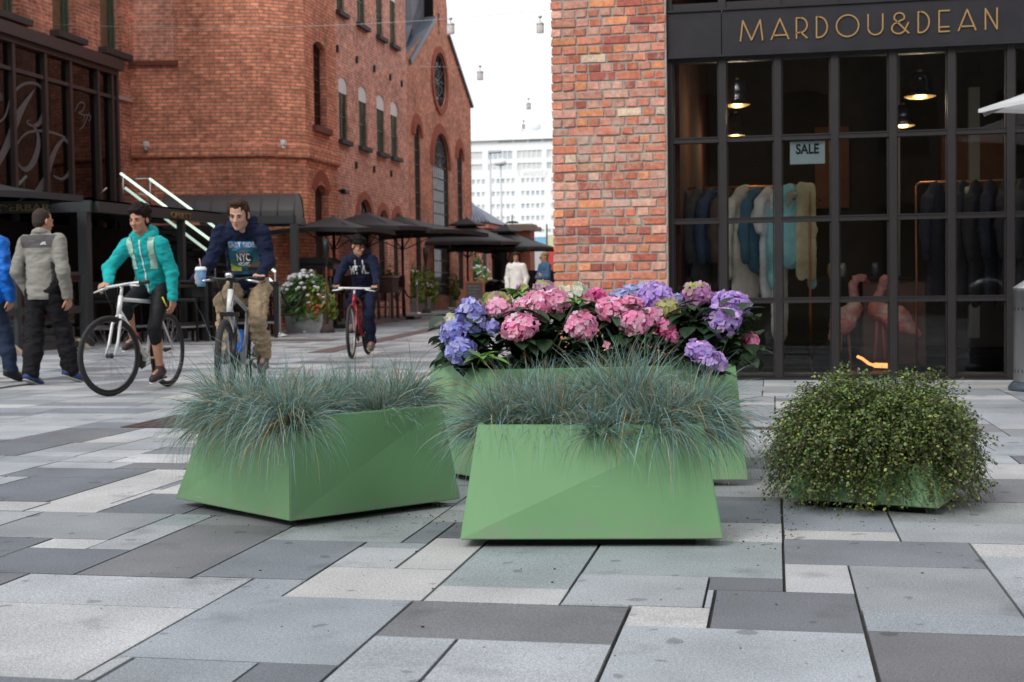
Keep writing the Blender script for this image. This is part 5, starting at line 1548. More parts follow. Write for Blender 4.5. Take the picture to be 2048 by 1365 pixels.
def leaf(m_, p, d, up, L, W, c, fold=.25, droop=.5):
    d = d.normalized(); s_ = d.cross(up)
    if s_.length < 1e-3: s_ = d.cross(Vector((1, 0, 0)))
    s_.normalize(); n_ = s_.cross(d); NS = 6; prev = None
    prof = [.05, .62, .95, 1.0, .82, .45, .02]
    q = Vector(p); dd = Vector(d)
    for k in range(NS + 1):
        w = W / 2 * prof[k]; nn = s_.cross(dd).normalized()
        row = (q - s_ * w + nn * w * fold, q, q + s_ * w + nn * w * fold)
        if prev:
            kk = 1.0; cl = tuple(v * kk for v in c)
            m_.face([prev[0], prev[1], row[1], row[0]], 0, cl, True); m_.face([prev[1], prev[2], row[2], row[1]], 0, tuple(v * .92 for v in cl), True)
        prev = row
        q = q + dd * L / NS; dd = (dd + Vector((0, 0, -droop / NS))).normalized()
def hydrangea(label, heads, leafpix, cen_px, D, nleaf, spread_px, rosettes=()):
    base = at(cen_px[0], cen_px[1], D); root = Vector((base.x, base.y, ZC - .06))
    t = thing('hydrangea', label, 'hydrangea', root, 0, 'hydrangeas in the tall planter')
    m_ = MB(); st = MB()
    for i, (px_, py_, rp, colr, dd) in enumerate(heads):
        c = at(px_, py_, D + dd); r = rp * 1.05 * (D + dd) / FPX
        flower_head(t, c, r, colr, hash((px_, py_)) % 9999)
        st.tube([Vector((rh.uniform(-.05, .05), rh.uniform(-.04, .04), 0)), (c - root) * .55 + Vector((0, 0, .05)), c - root - Vector((0, -.01, r * .6))], [.005, .004, .0035], 6)
        for k in range(8):                              # leaf collar
            a = rh.uniform(0, 6.28); d = Vector((math.cos(a), math.sin(a), rh.uniform(-.35, .25)))
            kk = rh.uniform(.7, 1.3); leaf(m_, c - root + Vector((0, .015, -r * .75)), d, Vector((0, 0, 1)), rh.uniform(.08, .12) , rh.uniform(.055, .08), (.030 * kk, .068 * kk, .026 * kk))
    for i in range(int(nleaf * 3.6)):
        px_ = rh.gauss(cen_px[0], spread_px * .55); py_ = rh.uniform(612, 748); dd = rh.uniform(-.06, .46)
        px_ = min(max(px_, 890), 1505)
        p = at(px_, py_, D + dd); a = rh.uniform(0, 6.28); kk = rh.uniform(.5, 1.35)
        if p.z < ZC + .01: p.z = ZC + .01
        d = Vector((math.cos(a) * .8, math.sin(a) * .8 - .35, rh.uniform(-.5, .35)))
        leaf(m_, p - root, d, Vector((0, 0, 1)), rh.uniform(.07, .125), rh.uniform(.05, .085), (.026 * kk, .060 * kk, .024 * kk))
    place_ = m_.build('foliage', M_LEAF, t)
    st.build('stems', mat('hydrangea_stem', (.10, .15, .05), .6), t)
    for (px_, py_, dd, n, L, kind) in rosettes:
        r_ = MB(); c = at(px_, py_, D + dd) - root
        for k in range(n):
            a = 2.4 * k + rh.uniform(-.3, .3); el = rh.uniform(-.15, .7) * (k / n + .3)
            kk = rh.uniform(.75, 1.25); cc = (.11 * kk, .24 * kk, .045 * kk) if kind == 'b' else (.045 * kk, .105 * kk, .035 * kk)
            if k > n - 4: cc = (.22 * kk, .30 * kk, .06 * kk)
            ll = L * (1 - .55 * k / n)
            leaf(r_, c, Vector((math.cos(a), math.sin(a), el)), Vector((0, 0, 1)), ll, ll * (.36 if kind == 'b' else .58), cc, .3, .55)
        r_.tube([c, c * .4 + Vector((0, 0, .02)), Vector((0, 0, 0))], .004, 6, 0, (.1, .16, .05))
        r_.build('young_leaves', M_LEAF, t)
    return t
hydrangea('blue hydrangea at the left end of the tall planter', [(941, 632, 29, 'blue', 0), (908, 667, 25, 'blue', -.05), (948, 655, 22, 'blue', -.05), (921, 703, 25, 'blue', -.1), (985, 656, 13, 'blue', -.05), (907, 643, 16, 'white', .12)], None, (945, 680), 6.15, 60, 60, [(962, 716, -.2, 14, .15, 'b'), (903, 690, .1, 5, .1, 'd')])
hydrangea('pink hydrangea left of centre with many large pink heads', [(1000, 620, 21, 'pink', .05), (1040, 655, 31, 'pink', -.1), (1078, 612, 29, 'pink', .02), (1108, 606, 27, 'pink', .04), (1056, 617, 23, 'pink', .06), (1163, 655, 29, 'pink', -.1), (992, 603, 23, 'green', .15)], None, (1075, 660), 6.15, 95, 90, [(1150, 606, -.06, 11, .12, 'b')])
hydrangea('mauve hydrangea at the back left with fresh green leaves', [(1090, 583, 24, 'mauve', .2), (1045, 578, 9, 'mauve', .15)], None, (1070, 610), 6.3, 30, 50, [(1044, 586, .08, 13, .135, 'b'), (1018, 592, .08, 8, .11, 'b')])
hydrangea('white hydrangea at the back centre of the tall planter', [(1135, 592, 19, 'white', .25), (1155, 586, 18, 'white', .28), (1117, 588, 15, 'white', .3), (1240, 594, 17, 'pale', .3), (1260, 590, 20, 'pale', .3), (1283, 588, 19, 'pale', .28), (1222, 600, 12, 'pale', .3)], None, (1180, 620), 6.3, 40, 70)
hydrangea('pink hydrangea right of centre with deep pink lower heads', [(1190, 594, 18, 'hot', .15), (1226, 619, 28, 'pink', 0), (1262, 612, 21, 'pink', .05), (1270, 648, 27, 'pink', -.08), (1299, 636, 21, 'pink', -.04), (1330, 660, 20, 'hot', -.06), (1342, 674, 15, 'hot', -.08)], None, (1255, 670), 6.15, 85, 80)
hydrangea('purple hydrangea at the right end of the tall planter', [(1310, 600, 38, 'purple', .1), (1355, 603, 17, 'pale', .2), (1336, 618, 22, 'green', .0), (1395, 589, 26, 'mauve', .15), (1465, 610, 31, 'purple', .1), (1447, 640, 36, 'purple', -.02), (1500, 683, 17, 'hot', .05), (1400, 704, 24, 'purple', -.22), (1423, 726, 26, 'purple', -.24), (1440, 600, 16, 'purple', .2)], None, (1415, 670), 6.15, 120, 80, [(1362, 650, 0, 6, .1, 'd')])
m_ = MB(); c = at(1213, 690, 5.0)
for j in range(4):
    a0 = .4 + 1.57 * j; d = Vector((math.cos(a0), -.25, math.sin(a0))); e = Vector((-math.sin(a0), 0, math.cos(a0)))
    m_.face([c, c + d * .009 - e * .008, c + d * .018, c + d * .009 + e * .008], 0, (.8, .33, .45))
tag(m_.build('fallen_floret', M_PETAL), 'single pink petal flower caught on the grass blades below the pink hydrangea', 'petal')

# ---- small leaved trailing shrub
M_SLEAF = mat('shrub_leaves', (1, 1, 1), .4, attr=True, trans=.2, spec=.5)
M_WIRE = mat('wiry_stems', (.075, .045, .03), .7)
rs = random.Random(3)
shr = thing('trailing_shrub', 'domed shrub of tiny round leaves spilling over its low planter at the right', 'shrub', (cD.x, cD.y, 0))
lm, sm = MB(), MB()
org = Vector((cD.x, cD.y, 0))
cc0 = at(1752, 900, 5.62); cx0 = Vector((cc0.x, cD.y + .02, 0)) - org
RX, RY, RZ = .445, .42, .52
for i in range(1900):
    az = rs.uniform(0, 2 * PI); u = rs.random(); el = math.asin(min(1, u ** .8)) if rs.random() < .64 else rs.uniform(-.15, .34)
    k = 1 + .16 * noise.noise(Vector((math.cos(az) * 1.7, math.sin(az) * 1.7, el * 2.0))) + rs.gauss(0, .05)
    if rs.random() < .10: k += rs.uniform(.03, .10)
    if el < .34 and rs.random() < .5: az = rs.uniform(PI * .95, PI * 2.05); k *= rs.uniform(.70, .95)
    ca, sa = math.cos(az), math.sin(az)
    se = math.sin(el)
    e = Vector((cx0.x + RX * k * abs(ca) ** .85 * (1 if ca > 0 else -1) * math.cos(el) ** .7, cx0.y + RY * k * sa * math.cos(el) ** .7, .02 + RZ * .88 * k * max(0, se) ** .75))
    if el < .34: e.z = rs.uniform(.01, .26)
    s0 = Vector((rs.uniform(-.2, .2), rs.uniform(-.15, .15), .22))
    mid = s0.lerp(e, .55) + Vector((0, 0, .10 + .12 * (1 - max(0, se))))
    pts = []
    for k_ in range(9):
        t = k_ / 8; p = s0 * (1 - t) ** 2 + mid * 2 * t * (1 - t) + e * t * t
        p += Vector((rs.gauss(0, .006), rs.gauss(0, .006), rs.gauss(0, .006))); p.z = max(p.z, .006); pts.append(p)
    sm.tube(pts if e.z > .2 else pts[4:], .0009, 3, caps=False)
    low_ = e.z < .27
    for k_ in range(48 if low_ else 32):
        t = 1 - (.85 if low_ else .62) * rs.random() ** (1.0 if low_ else 1.2); j = min(7, int(t * 8)); p = pts[j].lerp(pts[j + 1], t * 8 - j)
        sg_ = .014 if e.z > .2 else .009; p = p + Vector((rs.gauss(0, sg_), rs.gauss(0, sg_), rs.gauss(0, sg_ * .9))); p.z = max(p.z, .008)
        nrm = (Vector((rs.gauss(0, .6), rs.gauss(0, .6), rs.gauss(.55, .5))) + (p - cx0).normalized() * .5).normalized()
        a_ = nrm.orthogonal().normalized(); a_.rotate(Matrix.Rotation(rs.uniform(0, 6.28), 3, nrm)); b_ = nrm.cross(a_)
        L = rs.uniform(.0042, .0082); W = L * .72; r = rs.random()
        if r < .17: c = (.24, .29, .06)
        elif r < .5: c = (.12, .195, .042)
        elif r < .96: c = (.055, .095, .022)
        else: c = (.10, .085, .03)
        kk = rs.uniform(.75, 1.25); c = tuple(v * kk for v in c)
        lm.face([p - a_ * L, p - a_ * L * .35 + b_ * W, p + a_ * L * .5 + b_ * W * .8, p + a_ * L, p + a_ * L * .5 - b_ * W * .8, p - a_ * L * .35 - b_ * W], 0, c)
lm.build('foliage', M_SLEAF, shr); sm.build('stems', M_WIRE, shr)

# ---- crumbs of soil and bits on the paving
lit = MB(); rl = random.Random(8)
for (x0, x1, y0, y1, n) in ((600, 915, 1000, 1060, 90), (1450, 1600, 1020, 1100, 60), (360, 600, 1010, 1060, 40), (1500, 1900, 1010, 1060, 60), (200, 1900, 1060, 1340, 60)):
    for i in range(n):
        p = G(rl.uniform(x0, x1), rl.uniform(y0, y1)); s_ = rl.uniform(.0015, .004)
        c = rl.choice([(.03, .025, .02), (.05, .04, .03), (.35, .3, .22), (.22, .13, .07)])
        lit.ell((p.x, p.y, s_ * .4), (s_ * rl.uniform(.8, 1.6), s_, s_ * .6), 0, c, 3)
p = G(870, 1010)
for i in range(22): lit.ell((p.x + rl.gauss(0, .02), p.y + rl.gauss(0, .02), .004), (.007, .005, .004), 0, (.45, .38, .3), 3)
tag(lit.build('soil_crumbs', mat('crumbs', (1, 1, 1), .9, attr=True)), 'crumbs of soil and dry bits scattered on the paving around the planters', 'crumbs', kind='stuff')
# ================================================================== PEOPLE AND BICYCLES
from mathutils.bvhtree import BVHTree
V3 = lambda *a: np.array(a, float)
def rot(yaw=0, pitch=0, roll=0):
    return np.array((Matrix.Rotation(rad(yaw), 3, 'Z') @ Matrix.Rotation(rad(pitch), 3, 'X') @ Matrix.Rotation(rad(roll), 3, 'Y')))
def cloth(name, col, scale=10, namp=.16, rough=.88):
    return mat(name, col, rough, nscale=scale, namp=namp, bump=.35, bscale=26, spec=.2)
def skinmat(name, col):
    return mat(name, col, .55, nscale=22, namp=.10, bump=.1, bscale=60, spec=.35)
def head_prims(b, H, R, neck):
    P = lambda x, y, z: H + R @ V3(x, y, z)
    E = lambda c, r, k=.016: b.ell(P(*c), r, R, k)
    E((0, .012, .035), (.073, .092, .081)); E((0, -.028, -.028), (.059, .060, .082)); E((0, -.036, -.084), (.042, .042, .032)); E((0, -.070, -.100), (.019, .015, .016), .02)
    for s in (-1, 1):
        E((s * .036, -.062, -.028), (.020, .017, .019)); E((s * .077, .012, -.010), (.011, .020, .031), .006); E((s * .03, -.079, .016), (.022, .012, .008), .012); E((s * .011, -.099, -.034), (.009, .010, .008), .006)
    b.cap(P(0, -.082, .006), P(0, -.106, -.033), .008, .0125, k=.012)
    E((0, -.086, -.060), (.021, .010, .006), .006); E((0, -.084, -.072), (.019, .010, .007), .006)
    b.cap(P(0, .022, -.06), neck, .050, .056, k=.03)
def face_parts(t, H, R, haircol, brow=True, lipcol=(.36, .14, .12), glasses=None):
    P = lambda x, y, z: Vector(H + R @ V3(x, y, z)); RM = Matrix(R.tolist())
    hm = mat('hair_%d' % int(haircol[0] * 1000), haircol, .7, nscale=90, namp=.4, spec=.15)
    for s in (-1, 1):
        e = MB(); e.ell(P(s * .031, -.079, -.003), (.0135, .008, .0065), n=6, R=RM); eo = e.build('eye', mat('eye_white', (.55, .5, .46), .3), t)
        e = MB(); e.ell(P(s * .031, -.0855, -.003), (.006, .0035, .0058), n=6, R=RM); e.build('iris', mat('dark_iris', (.03, .02, .015), .25), eo)
        e = MB(); e.tube([P(s * .017, -.088, .003), P(s * .031, -.0895, .0055), P(s * .046, -.083, .002)], .0032, 6); e.build('eyelid', mat('lid_shadow', (.16, .08, .06), .7), eo)  # dark brown lid line above the eye
        if brow:
            e = MB(); e.tube([P(s * .014, -.091, .016), P(s * .030, -.091, .022), P(s * .049, -.082, .016)], [.0032, .0046, .0025], 6); e.build('eyebrow', hm, t)
    l = MB(); l.ell(P(0, -.0935, -.061), (.020, .0045, .0042), n=6, R=RM); l.ell(P(0, -.0915, -.070), (.017, .0045, .0048), n=6, R=RM); l.build('lips', mat('lips_%d' % int(lipcol[0] * 100), lipcol, .5), t)
    if glasses:
        g = MB()
        for s in (-1, 1):
            g.tube([P(s * .034 + .024 * math.cos(2 * PI * i / 16), -.098, -.003 + .017 * math.sin(2 * PI * i / 16)) for i in range(16)], .003, 6, closed=True)
            g.tube([P(s * .058, -.097, .002), P(s * .079, .01, .004)], .0028, 6)
        g.tube([P(-.011, -.099, 0), P(.011, -.099, 0)], .0028, 6)
        g.build('glasses', mat('black_glasses', (.015, .014, .014), .3), t)
        if glasses == 'dark':
            g = MB(); [g.ell(P(s * .034, -.097, -.003), (.024, .004, .017), n=6, R=RM) for s in (-1, 1)]; g.build('dark_lenses', mat('dark_lens', (.01, .01, .01), .1), t)
def hair(t, H, R, col, style, res=.007, seed=1):
    P = lambda x, y, z: H + R @ V3(x, y, z)
    b = Blob(.02); rr = random.Random(seed)
    if style == 'short':
        b.ell(P(0, .020, .052), (.079, .090, .078), R); b.ell(P(0, .045, .005), (.078, .066, .075), R); b.ell(P(0, -.042, .100), (.056, .034, .024), R)
        for s in (-1, 1): b.cap(P(s * .072, -.02, .05), P(s * .074, -.012, -.005), .014, .008)
    elif style == 'crop':
        b.ell(P(0, .022, .042), (.0775, .089, .080), R); b.ell(P(0, .05, -.005), (.072, .056, .072), R)
    elif style == 'curly':
        b.ell(P(0, .022, .062), (.092, .098, .088), R); b.ell(P(0, .045, .0), (.088, .072, .085), R)
        for i in range(60):
            a, e = rr.uniform(0, 6.28), rr.uniform(-.1, 1.4); d = V3(math.cos(a) * math.cos(e), math.sin(a) * math.cos(e), math.sin(e))
            if d[1] < -.45 and d[2] < .55: continue
            b.ell(P(*(V3(0, .022, .055) + d * V3(.092, .096, .090))), (.018, .018, .018), k=.012)
        b.ell(P(0, -.055, .088), (.058, .03, .022), R)
    elif style == 'mop':
        b.ell(P(0, .015, .058), (.085, .098, .082), R); b.ell(P(0, .05, .0), (.080, .066, .08), R)
        for i in range(70):
            a, e = rr.uniform(0, 6.28), rr.uniform(-.2, 1.4); d = V3(math.cos(a) * math.cos(e), math.sin(a) * math.cos(e), math.sin(e)); b.ell(P(*(V3(0, .015, .05) + d * V3(.088, .1, .088))), (.02, .02, .014), k=.012)
        for x in (-.05, -.025, 0, .03, .05): b.cap(P(x, -.06, .10), P(x + .014, -.088, .045), .018, .008)
    elif style == 'long':
        b.ell(P(0, .015, .05), (.082, .096, .082), R)
        for s in (-1, 1): b.chain([P(s * .06, .0, .06), P(s * .085, .02, -.05), P(s * .085, .03, -.17)], [.03, .032, .02])
        b.chain([P(0, .07, .04), P(0, .09, -.08), P(0, .085, -.18)], [.06, .07, .05])
    elif style == 'bun':
        b.ell(P(0, .018, .05), (.080, .092, .080), R); b.ell(P(0, .06, -.02), (.06, .05, .06), R); b.ell(P(0, .1, .06), (.045, .045, .045))
    b.build('hair', mat('hair_%d' % int(col[0] * 1000), col, .7, nscale=90, namp=.4, spec=.15), t, res, .008 if style != 'crop' else .003, 45, seed)
def hand(b, wrist, d, n, side, curl=20, thumb=30, s=1.0):
    """d = direction of the fingers, n = out of the palm, side = +1 when the thumb lies towards d x n"""
    d = np.array(d, float); d /= np.linalg.norm(d); n = np.array(n, float); n -= d * (n @ d); n /= np.linalg.norm(n); c = np.cross(d, n) * side
    k = .006
    b.cap(wrist, wrist + d * .03 * s, .025 * s, .028 * s, n, 1.4, k=.015)
    b.cap(wrist + d * .035 * s - c * .016 * s, wrist + d * .072 * s - c * .018 * s, .023 * s, .021 * s, n, 1.7, k=.012)
    b.cap(wrist + d * .035 * s + c * .014 * s, wrist + d * .074 * s + c * .018 * s, .023 * s, .021 * s, n, 1.7, k=.012)
    for i, (o, L) in enumerate(((.030, .070), (.010, .079), (-.010, .073), (-.029, .058))):
        p = wrist + d * (.084 - .004 * abs(i - 1)) * s + c * o * s; a = 0; seg = [.42, .33, .25]; pts = [p - d * .012 * s]
        rs_ = [.0098, .0092, .0085, .0075]; cu = curl * (1 + .1 * i)
        dirv = d
        q = p; pts.append(q)
        for j in range(3):
            a += rad(cu); dirv = d * math.cos(a) + n * math.sin(a); q = q + dirv * L * seg[j] * s; pts.append(q)
        b.chain(pts, [.010 * s] + [r * s for r in rs_], k=.004)
    th = rad(thumb); p = wrist + d * .03 * s + c * .026 * s
    d1 = d * math.cos(rad(45)) + c * math.sin(rad(45)); d2 = d * .85 + c * .25 + n * math.sin(th); d2 /= np.linalg.norm(d2); d3 = d * .8 + n * (math.sin(th) + .35) - c * .1; d3 /= np.linalg.norm(d3)
    b.chain([p - d1 * .01, p + d1 * .032 * s, p + d1 * .032 * s + d2 * .03 * s, p + d1 * .032 * s + d2 * .03 * s + d3 * .024 * s], [.014 * s, .0125 * s, .0108 * s, .009 * s], k=.006)
def limb_body(b, J, sex=1.0):
    """continuous body under the clothes"""
    up = J['neck'] - J['hip']; up = up / np.linalg.norm(up); right = V3(1, 0, 0); f = np.cross(up, right)
    chest = J['hip'] + up * np.linalg.norm(J['neck'] - J['hip']) * .72
    b.cap(J['hip'] + up * .04, chest, (.10 * sex), .115 * sex, f, 1.5, k=.04); b.cap(J['shL'], J['shR'], .040, .040, k=.03); b.cap(chest, J['neck'], .06, .050, k=.04)
    for s in ('L', 'R'):
        b.chain([J['sh' + s], J['el' + s], J['wr' + s]], [.040, .032, .025], k=.015)
        b.chain([J['hp' + s], J['kn' + s]], [.066, .044], k=.03)
        calf = J['kn' + s] * .68 + J['an' + s] * .32; back = np.cross(J['an' + s] - J['kn' + s], V3(1, 0, 0)); back /= np.linalg.norm(back) + 1e-9
        b.chain([J['kn' + s], calf - back * .012, J['an' + s]], [.044, .048, .031], k=.02)
        b.chain([J['an' + s], J['to' + s]], [.024, .018], k=.015)
def top_garment(J, sl=1.0, w=.165, ff=1.55, ease=.018, hem=.06, arms=True, hood=False, collar=None, belly=1.0):
    b = Blob(.035)
    up = J['neck'] - J['hip']; Lt = np.linalg.norm(up); up = up / Lt; f = np.cross(up, V3(1, 0, 0))
    low = J['hip'] - up * (hem - w * .30)
    b.cap(low, J['hip'] + up * Lt * .42, w * 1.03 * belly, w * .95 * belly, f, ff * .80, k=.05)
    b.cap(J['hip'] + up * Lt * .40, J['hip'] + up * Lt * .72, w * .96, w * 1.06, f, ff * .98, k=.05)
    sh = J['shL'] - J['shR']
    b.cap(J['shR'] + sh * .06 - up * .02, J['shL'] - sh * .06 - up * .02, .056 + ease, .056 + ease, k=.05); b.cap(J['hip'] + up * Lt * .78, J['neck'] - up * .03, .10, .072, k=.05)
    if arms:
        for s in ('L', 'R'):
            e, wr = J['el' + s], J['wr' + s]
            b.chain([J['sh' + s], e, e + (wr - e) * sl], [.054 + ease, .043 + ease, .034 + ease * .8], k=.03)
            if sl > .9: b.cap(wr - (wr - e) / np.linalg.norm(wr - e) * .045, wr - (wr - e) / np.linalg.norm(wr - e) * .01, .041, .040, k=.01)
    if hood:
        n = J['neck']
        pts = [n + V3(.085 * math.cos(a), .085 * math.sin(a) + .015, .015 + .035 * math.sin(a)) for a in [rad(x) for x in range(-60, 241, 30)]]
        b.chain(pts, [.022] + [.034] * (len(pts) - 2) + [.022], k=.03)
        b.chain([n + V3(-.07, .07, .05), n + V3(0, .12, .03), n + V3(.07, .07, .05)], [.04, .055, .04], k=.05); b.cap(n + V3(0, .12, .02), n + V3(0, .14, -.12), .07, .035, k=.05)
    if collar:
        n = J['neck']; pts = [n + V3(.064 * math.cos(a), .064 * math.sin(a) + .008, collar + .012 * math.sin(a)) for a in [2 * PI * i / 12 for i in range(13)]]
        b.chain(pts, [.020] * 13, k=.02)
    b.clips.append((J['hip'] - up * hem, -up))
    return b
def trousers(J, rh=.085, rk=.068, ra=.060, to=1.0, w=.155):
    b = Blob(.035); up = J['neck'] - J['hip']; up /= np.linalg.norm(up); f = np.cross(up, V3(1, 0, 0))
    b.cap(J['hip'] - up * .02, J['hip'] + up * .06, w, w * .92, f, 1.35)
    b.cap(J['hpL'], J['hpR'], .088, .088)
    for s in ('L', 'R'):
        k, a = J['kn' + s], J['an' + s]; end = k + (a - k) * to
        b.chain([J['hp' + s], k, k * .5 + end * .5, end], [rh + .008, rk, (rk + ra) / 2, ra], k=.03)
    return b
def shoe(t, J, s, up_mat, sole_mat, name='shoe', flat=(0, 0, 1)):
    a, to = J['an' + s], J['to' + s]; d = to - a; hd = V3(d[0], d[1], d[2]); L = np.linalg.norm(hd); hd = hd / L
    b = Blob(.02); dn = np.cross(np.cross(hd, V3(0, 0, 1)), hd); dn = dn / np.linalg.norm(dn)
    h0 = a - hd * .045 - dn * .035; m = a + hd * .08 - dn * .035; tip = h0 + hd * .25
    b.chain([h0, m, tip - hd * .03], [.041, .045, .036], flat=dn, ff=1.1); b.cap(a - dn * .02, a + dn * .012, .046, .043); b.cap(a - dn * .005, m, .044, .040)
    o = b.build(name, up_mat, t, .008)
    sb = Blob(.01); sb.chain([h0 - dn * .032, m - dn * .034, tip - hd * .03 - dn * .03], [.036, .043, .036], flat=dn, ff=3.2); sb.build('sole', sole_mat, o, .008)
    return o
def decal(t, garment, x0, x1, z0, z1, nx, nz, colfn, name, material, dy=1, off_=.004, y0=-2.0):
    me = garment.data; bv = BVHTree.FromPolygons([v.co for v in me.vertices], [p.vertices for p in me.polygons])
    m_ = MB(); g = {}
    for i in range(nx + 1):
        for j in range(nz + 1):
            h = bv.ray_cast(Vector((x0 + (x1 - x0) * i / nx, y0 * dy, z0 + (z1 - z0) * j / nz)), Vector((0, dy, 0)))
            g[i, j] = None if h[0] is None else h[0] - Vector((0, dy * off_, 0))
    for i in range(nx):
        for j in range(nz):
            q = [g[i, j], g[i + 1, j], g[i + 1, j + 1], g[i, j + 1]]
            c = colfn((i + .5) / nx, (j + .5) / nz)
            if c is None or any(p is None for p in q): continue
            if dy < 0: q = q[::-1]
            m_.face(q, 0, c, True)
    return m_.build(name, material, t)
def decal_text(t, garment, s, size, x, z, material, dy=1, off_=.007, skew=0, name='lettering', width=None):
    me = garment.data; bv = BVHTree.FromPolygons([v.co for v in me.vertices], [p.vertices for p in me.polygons])
    o = text_mesh(name, s, size, Matrix.Identity(4), material, t, .0, width=width, bold=size * .02)
    for v in o.data.vertices:
        px_, pz_ = v.co.x, v.co.y + skew * v.co.x
        h = bv.ray_cast(Vector((x + px_ * dy, -2.0 * dy, z + pz_)), Vector((0, dy, 0)))
        v.co = (h[0] - Vector((0, dy * off_, 0))) if h[0] is not None else Vector((x + px_, -.2, z + pz_))
    return o
M_WRITE = mat('print_white', (.75, .76, .74), .7)
M_DEC = mat('fabric_print', (1, 1, 1), .8, attr=True)

# ------------------------------------------------------------------ bicycles (heading local -Y)
M_TYRE = mat('tyre_rubber', (.022, .021, .021), .8); M_RIM = mat('dark_rim', (.05, .05, .052), .35, .7); M_SPOKE = mat('steel_spokes', (.35, .35, .36), .35, .9)
M_BLKP = mat('black_parts', (.02, .02, .02), .4, .3); M_CHROME = mat('polished_alloy', (.6, .6, .6), .22, .95)
def wheel(parent, cen, r, tyre, rim, steer=0, spokes=28, pivot=None):
    w = bpy.data.objects.new('wheel', None); link(w, parent); w.location = cen; w.rotation_euler = (0, 0, rad(steer))
    m_ = MB(); m_.tube([(0, (r - tyre) * math.cos(2 * PI * i / 48), (r - tyre) * math.sin(2 * PI * i / 48)) for i in range(48)], tyre, 10, closed=True); m_.build('tyre', M_TYRE, w)
    m_ = MB(); m_.tube([(0, (r - 2.3 * tyre) * math.cos(2 * PI * i / 48), (r - 2.3 * tyre) * math.sin(2 * PI * i / 48)) for i in range(48)], tyre * .62, 8, closed=True); m_.build('rim', rim, w)
    m_ = MB()
    for i in range(spokes):
        a = 2 * PI * i / spokes; s = 1 if i % 2 else -1; a2 = a + (.35 if (i // 2) % 2 else -.35)
        m_.tube([(s * .03, .022 * math.cos(a2), .022 * math.sin(a2)), (0, (r - 2.6 * tyre) * math.cos(a), (r - 2.6 * tyre) * math.sin(a))], .0014, 4, caps=False)
    m_.build('spokes', M_SPOKE, w)
    m_ = MB(); m_.tube([(-.05, 0, 0), (-.034, 0, 0), (-.03, 0, 0), (.03, 0, 0), (.034, 0, 0), (.05, 0, 0)], [.008, .008, .022, .022, .008, .008], 10); m_.build('hub', M_BLKP, w)
    return w
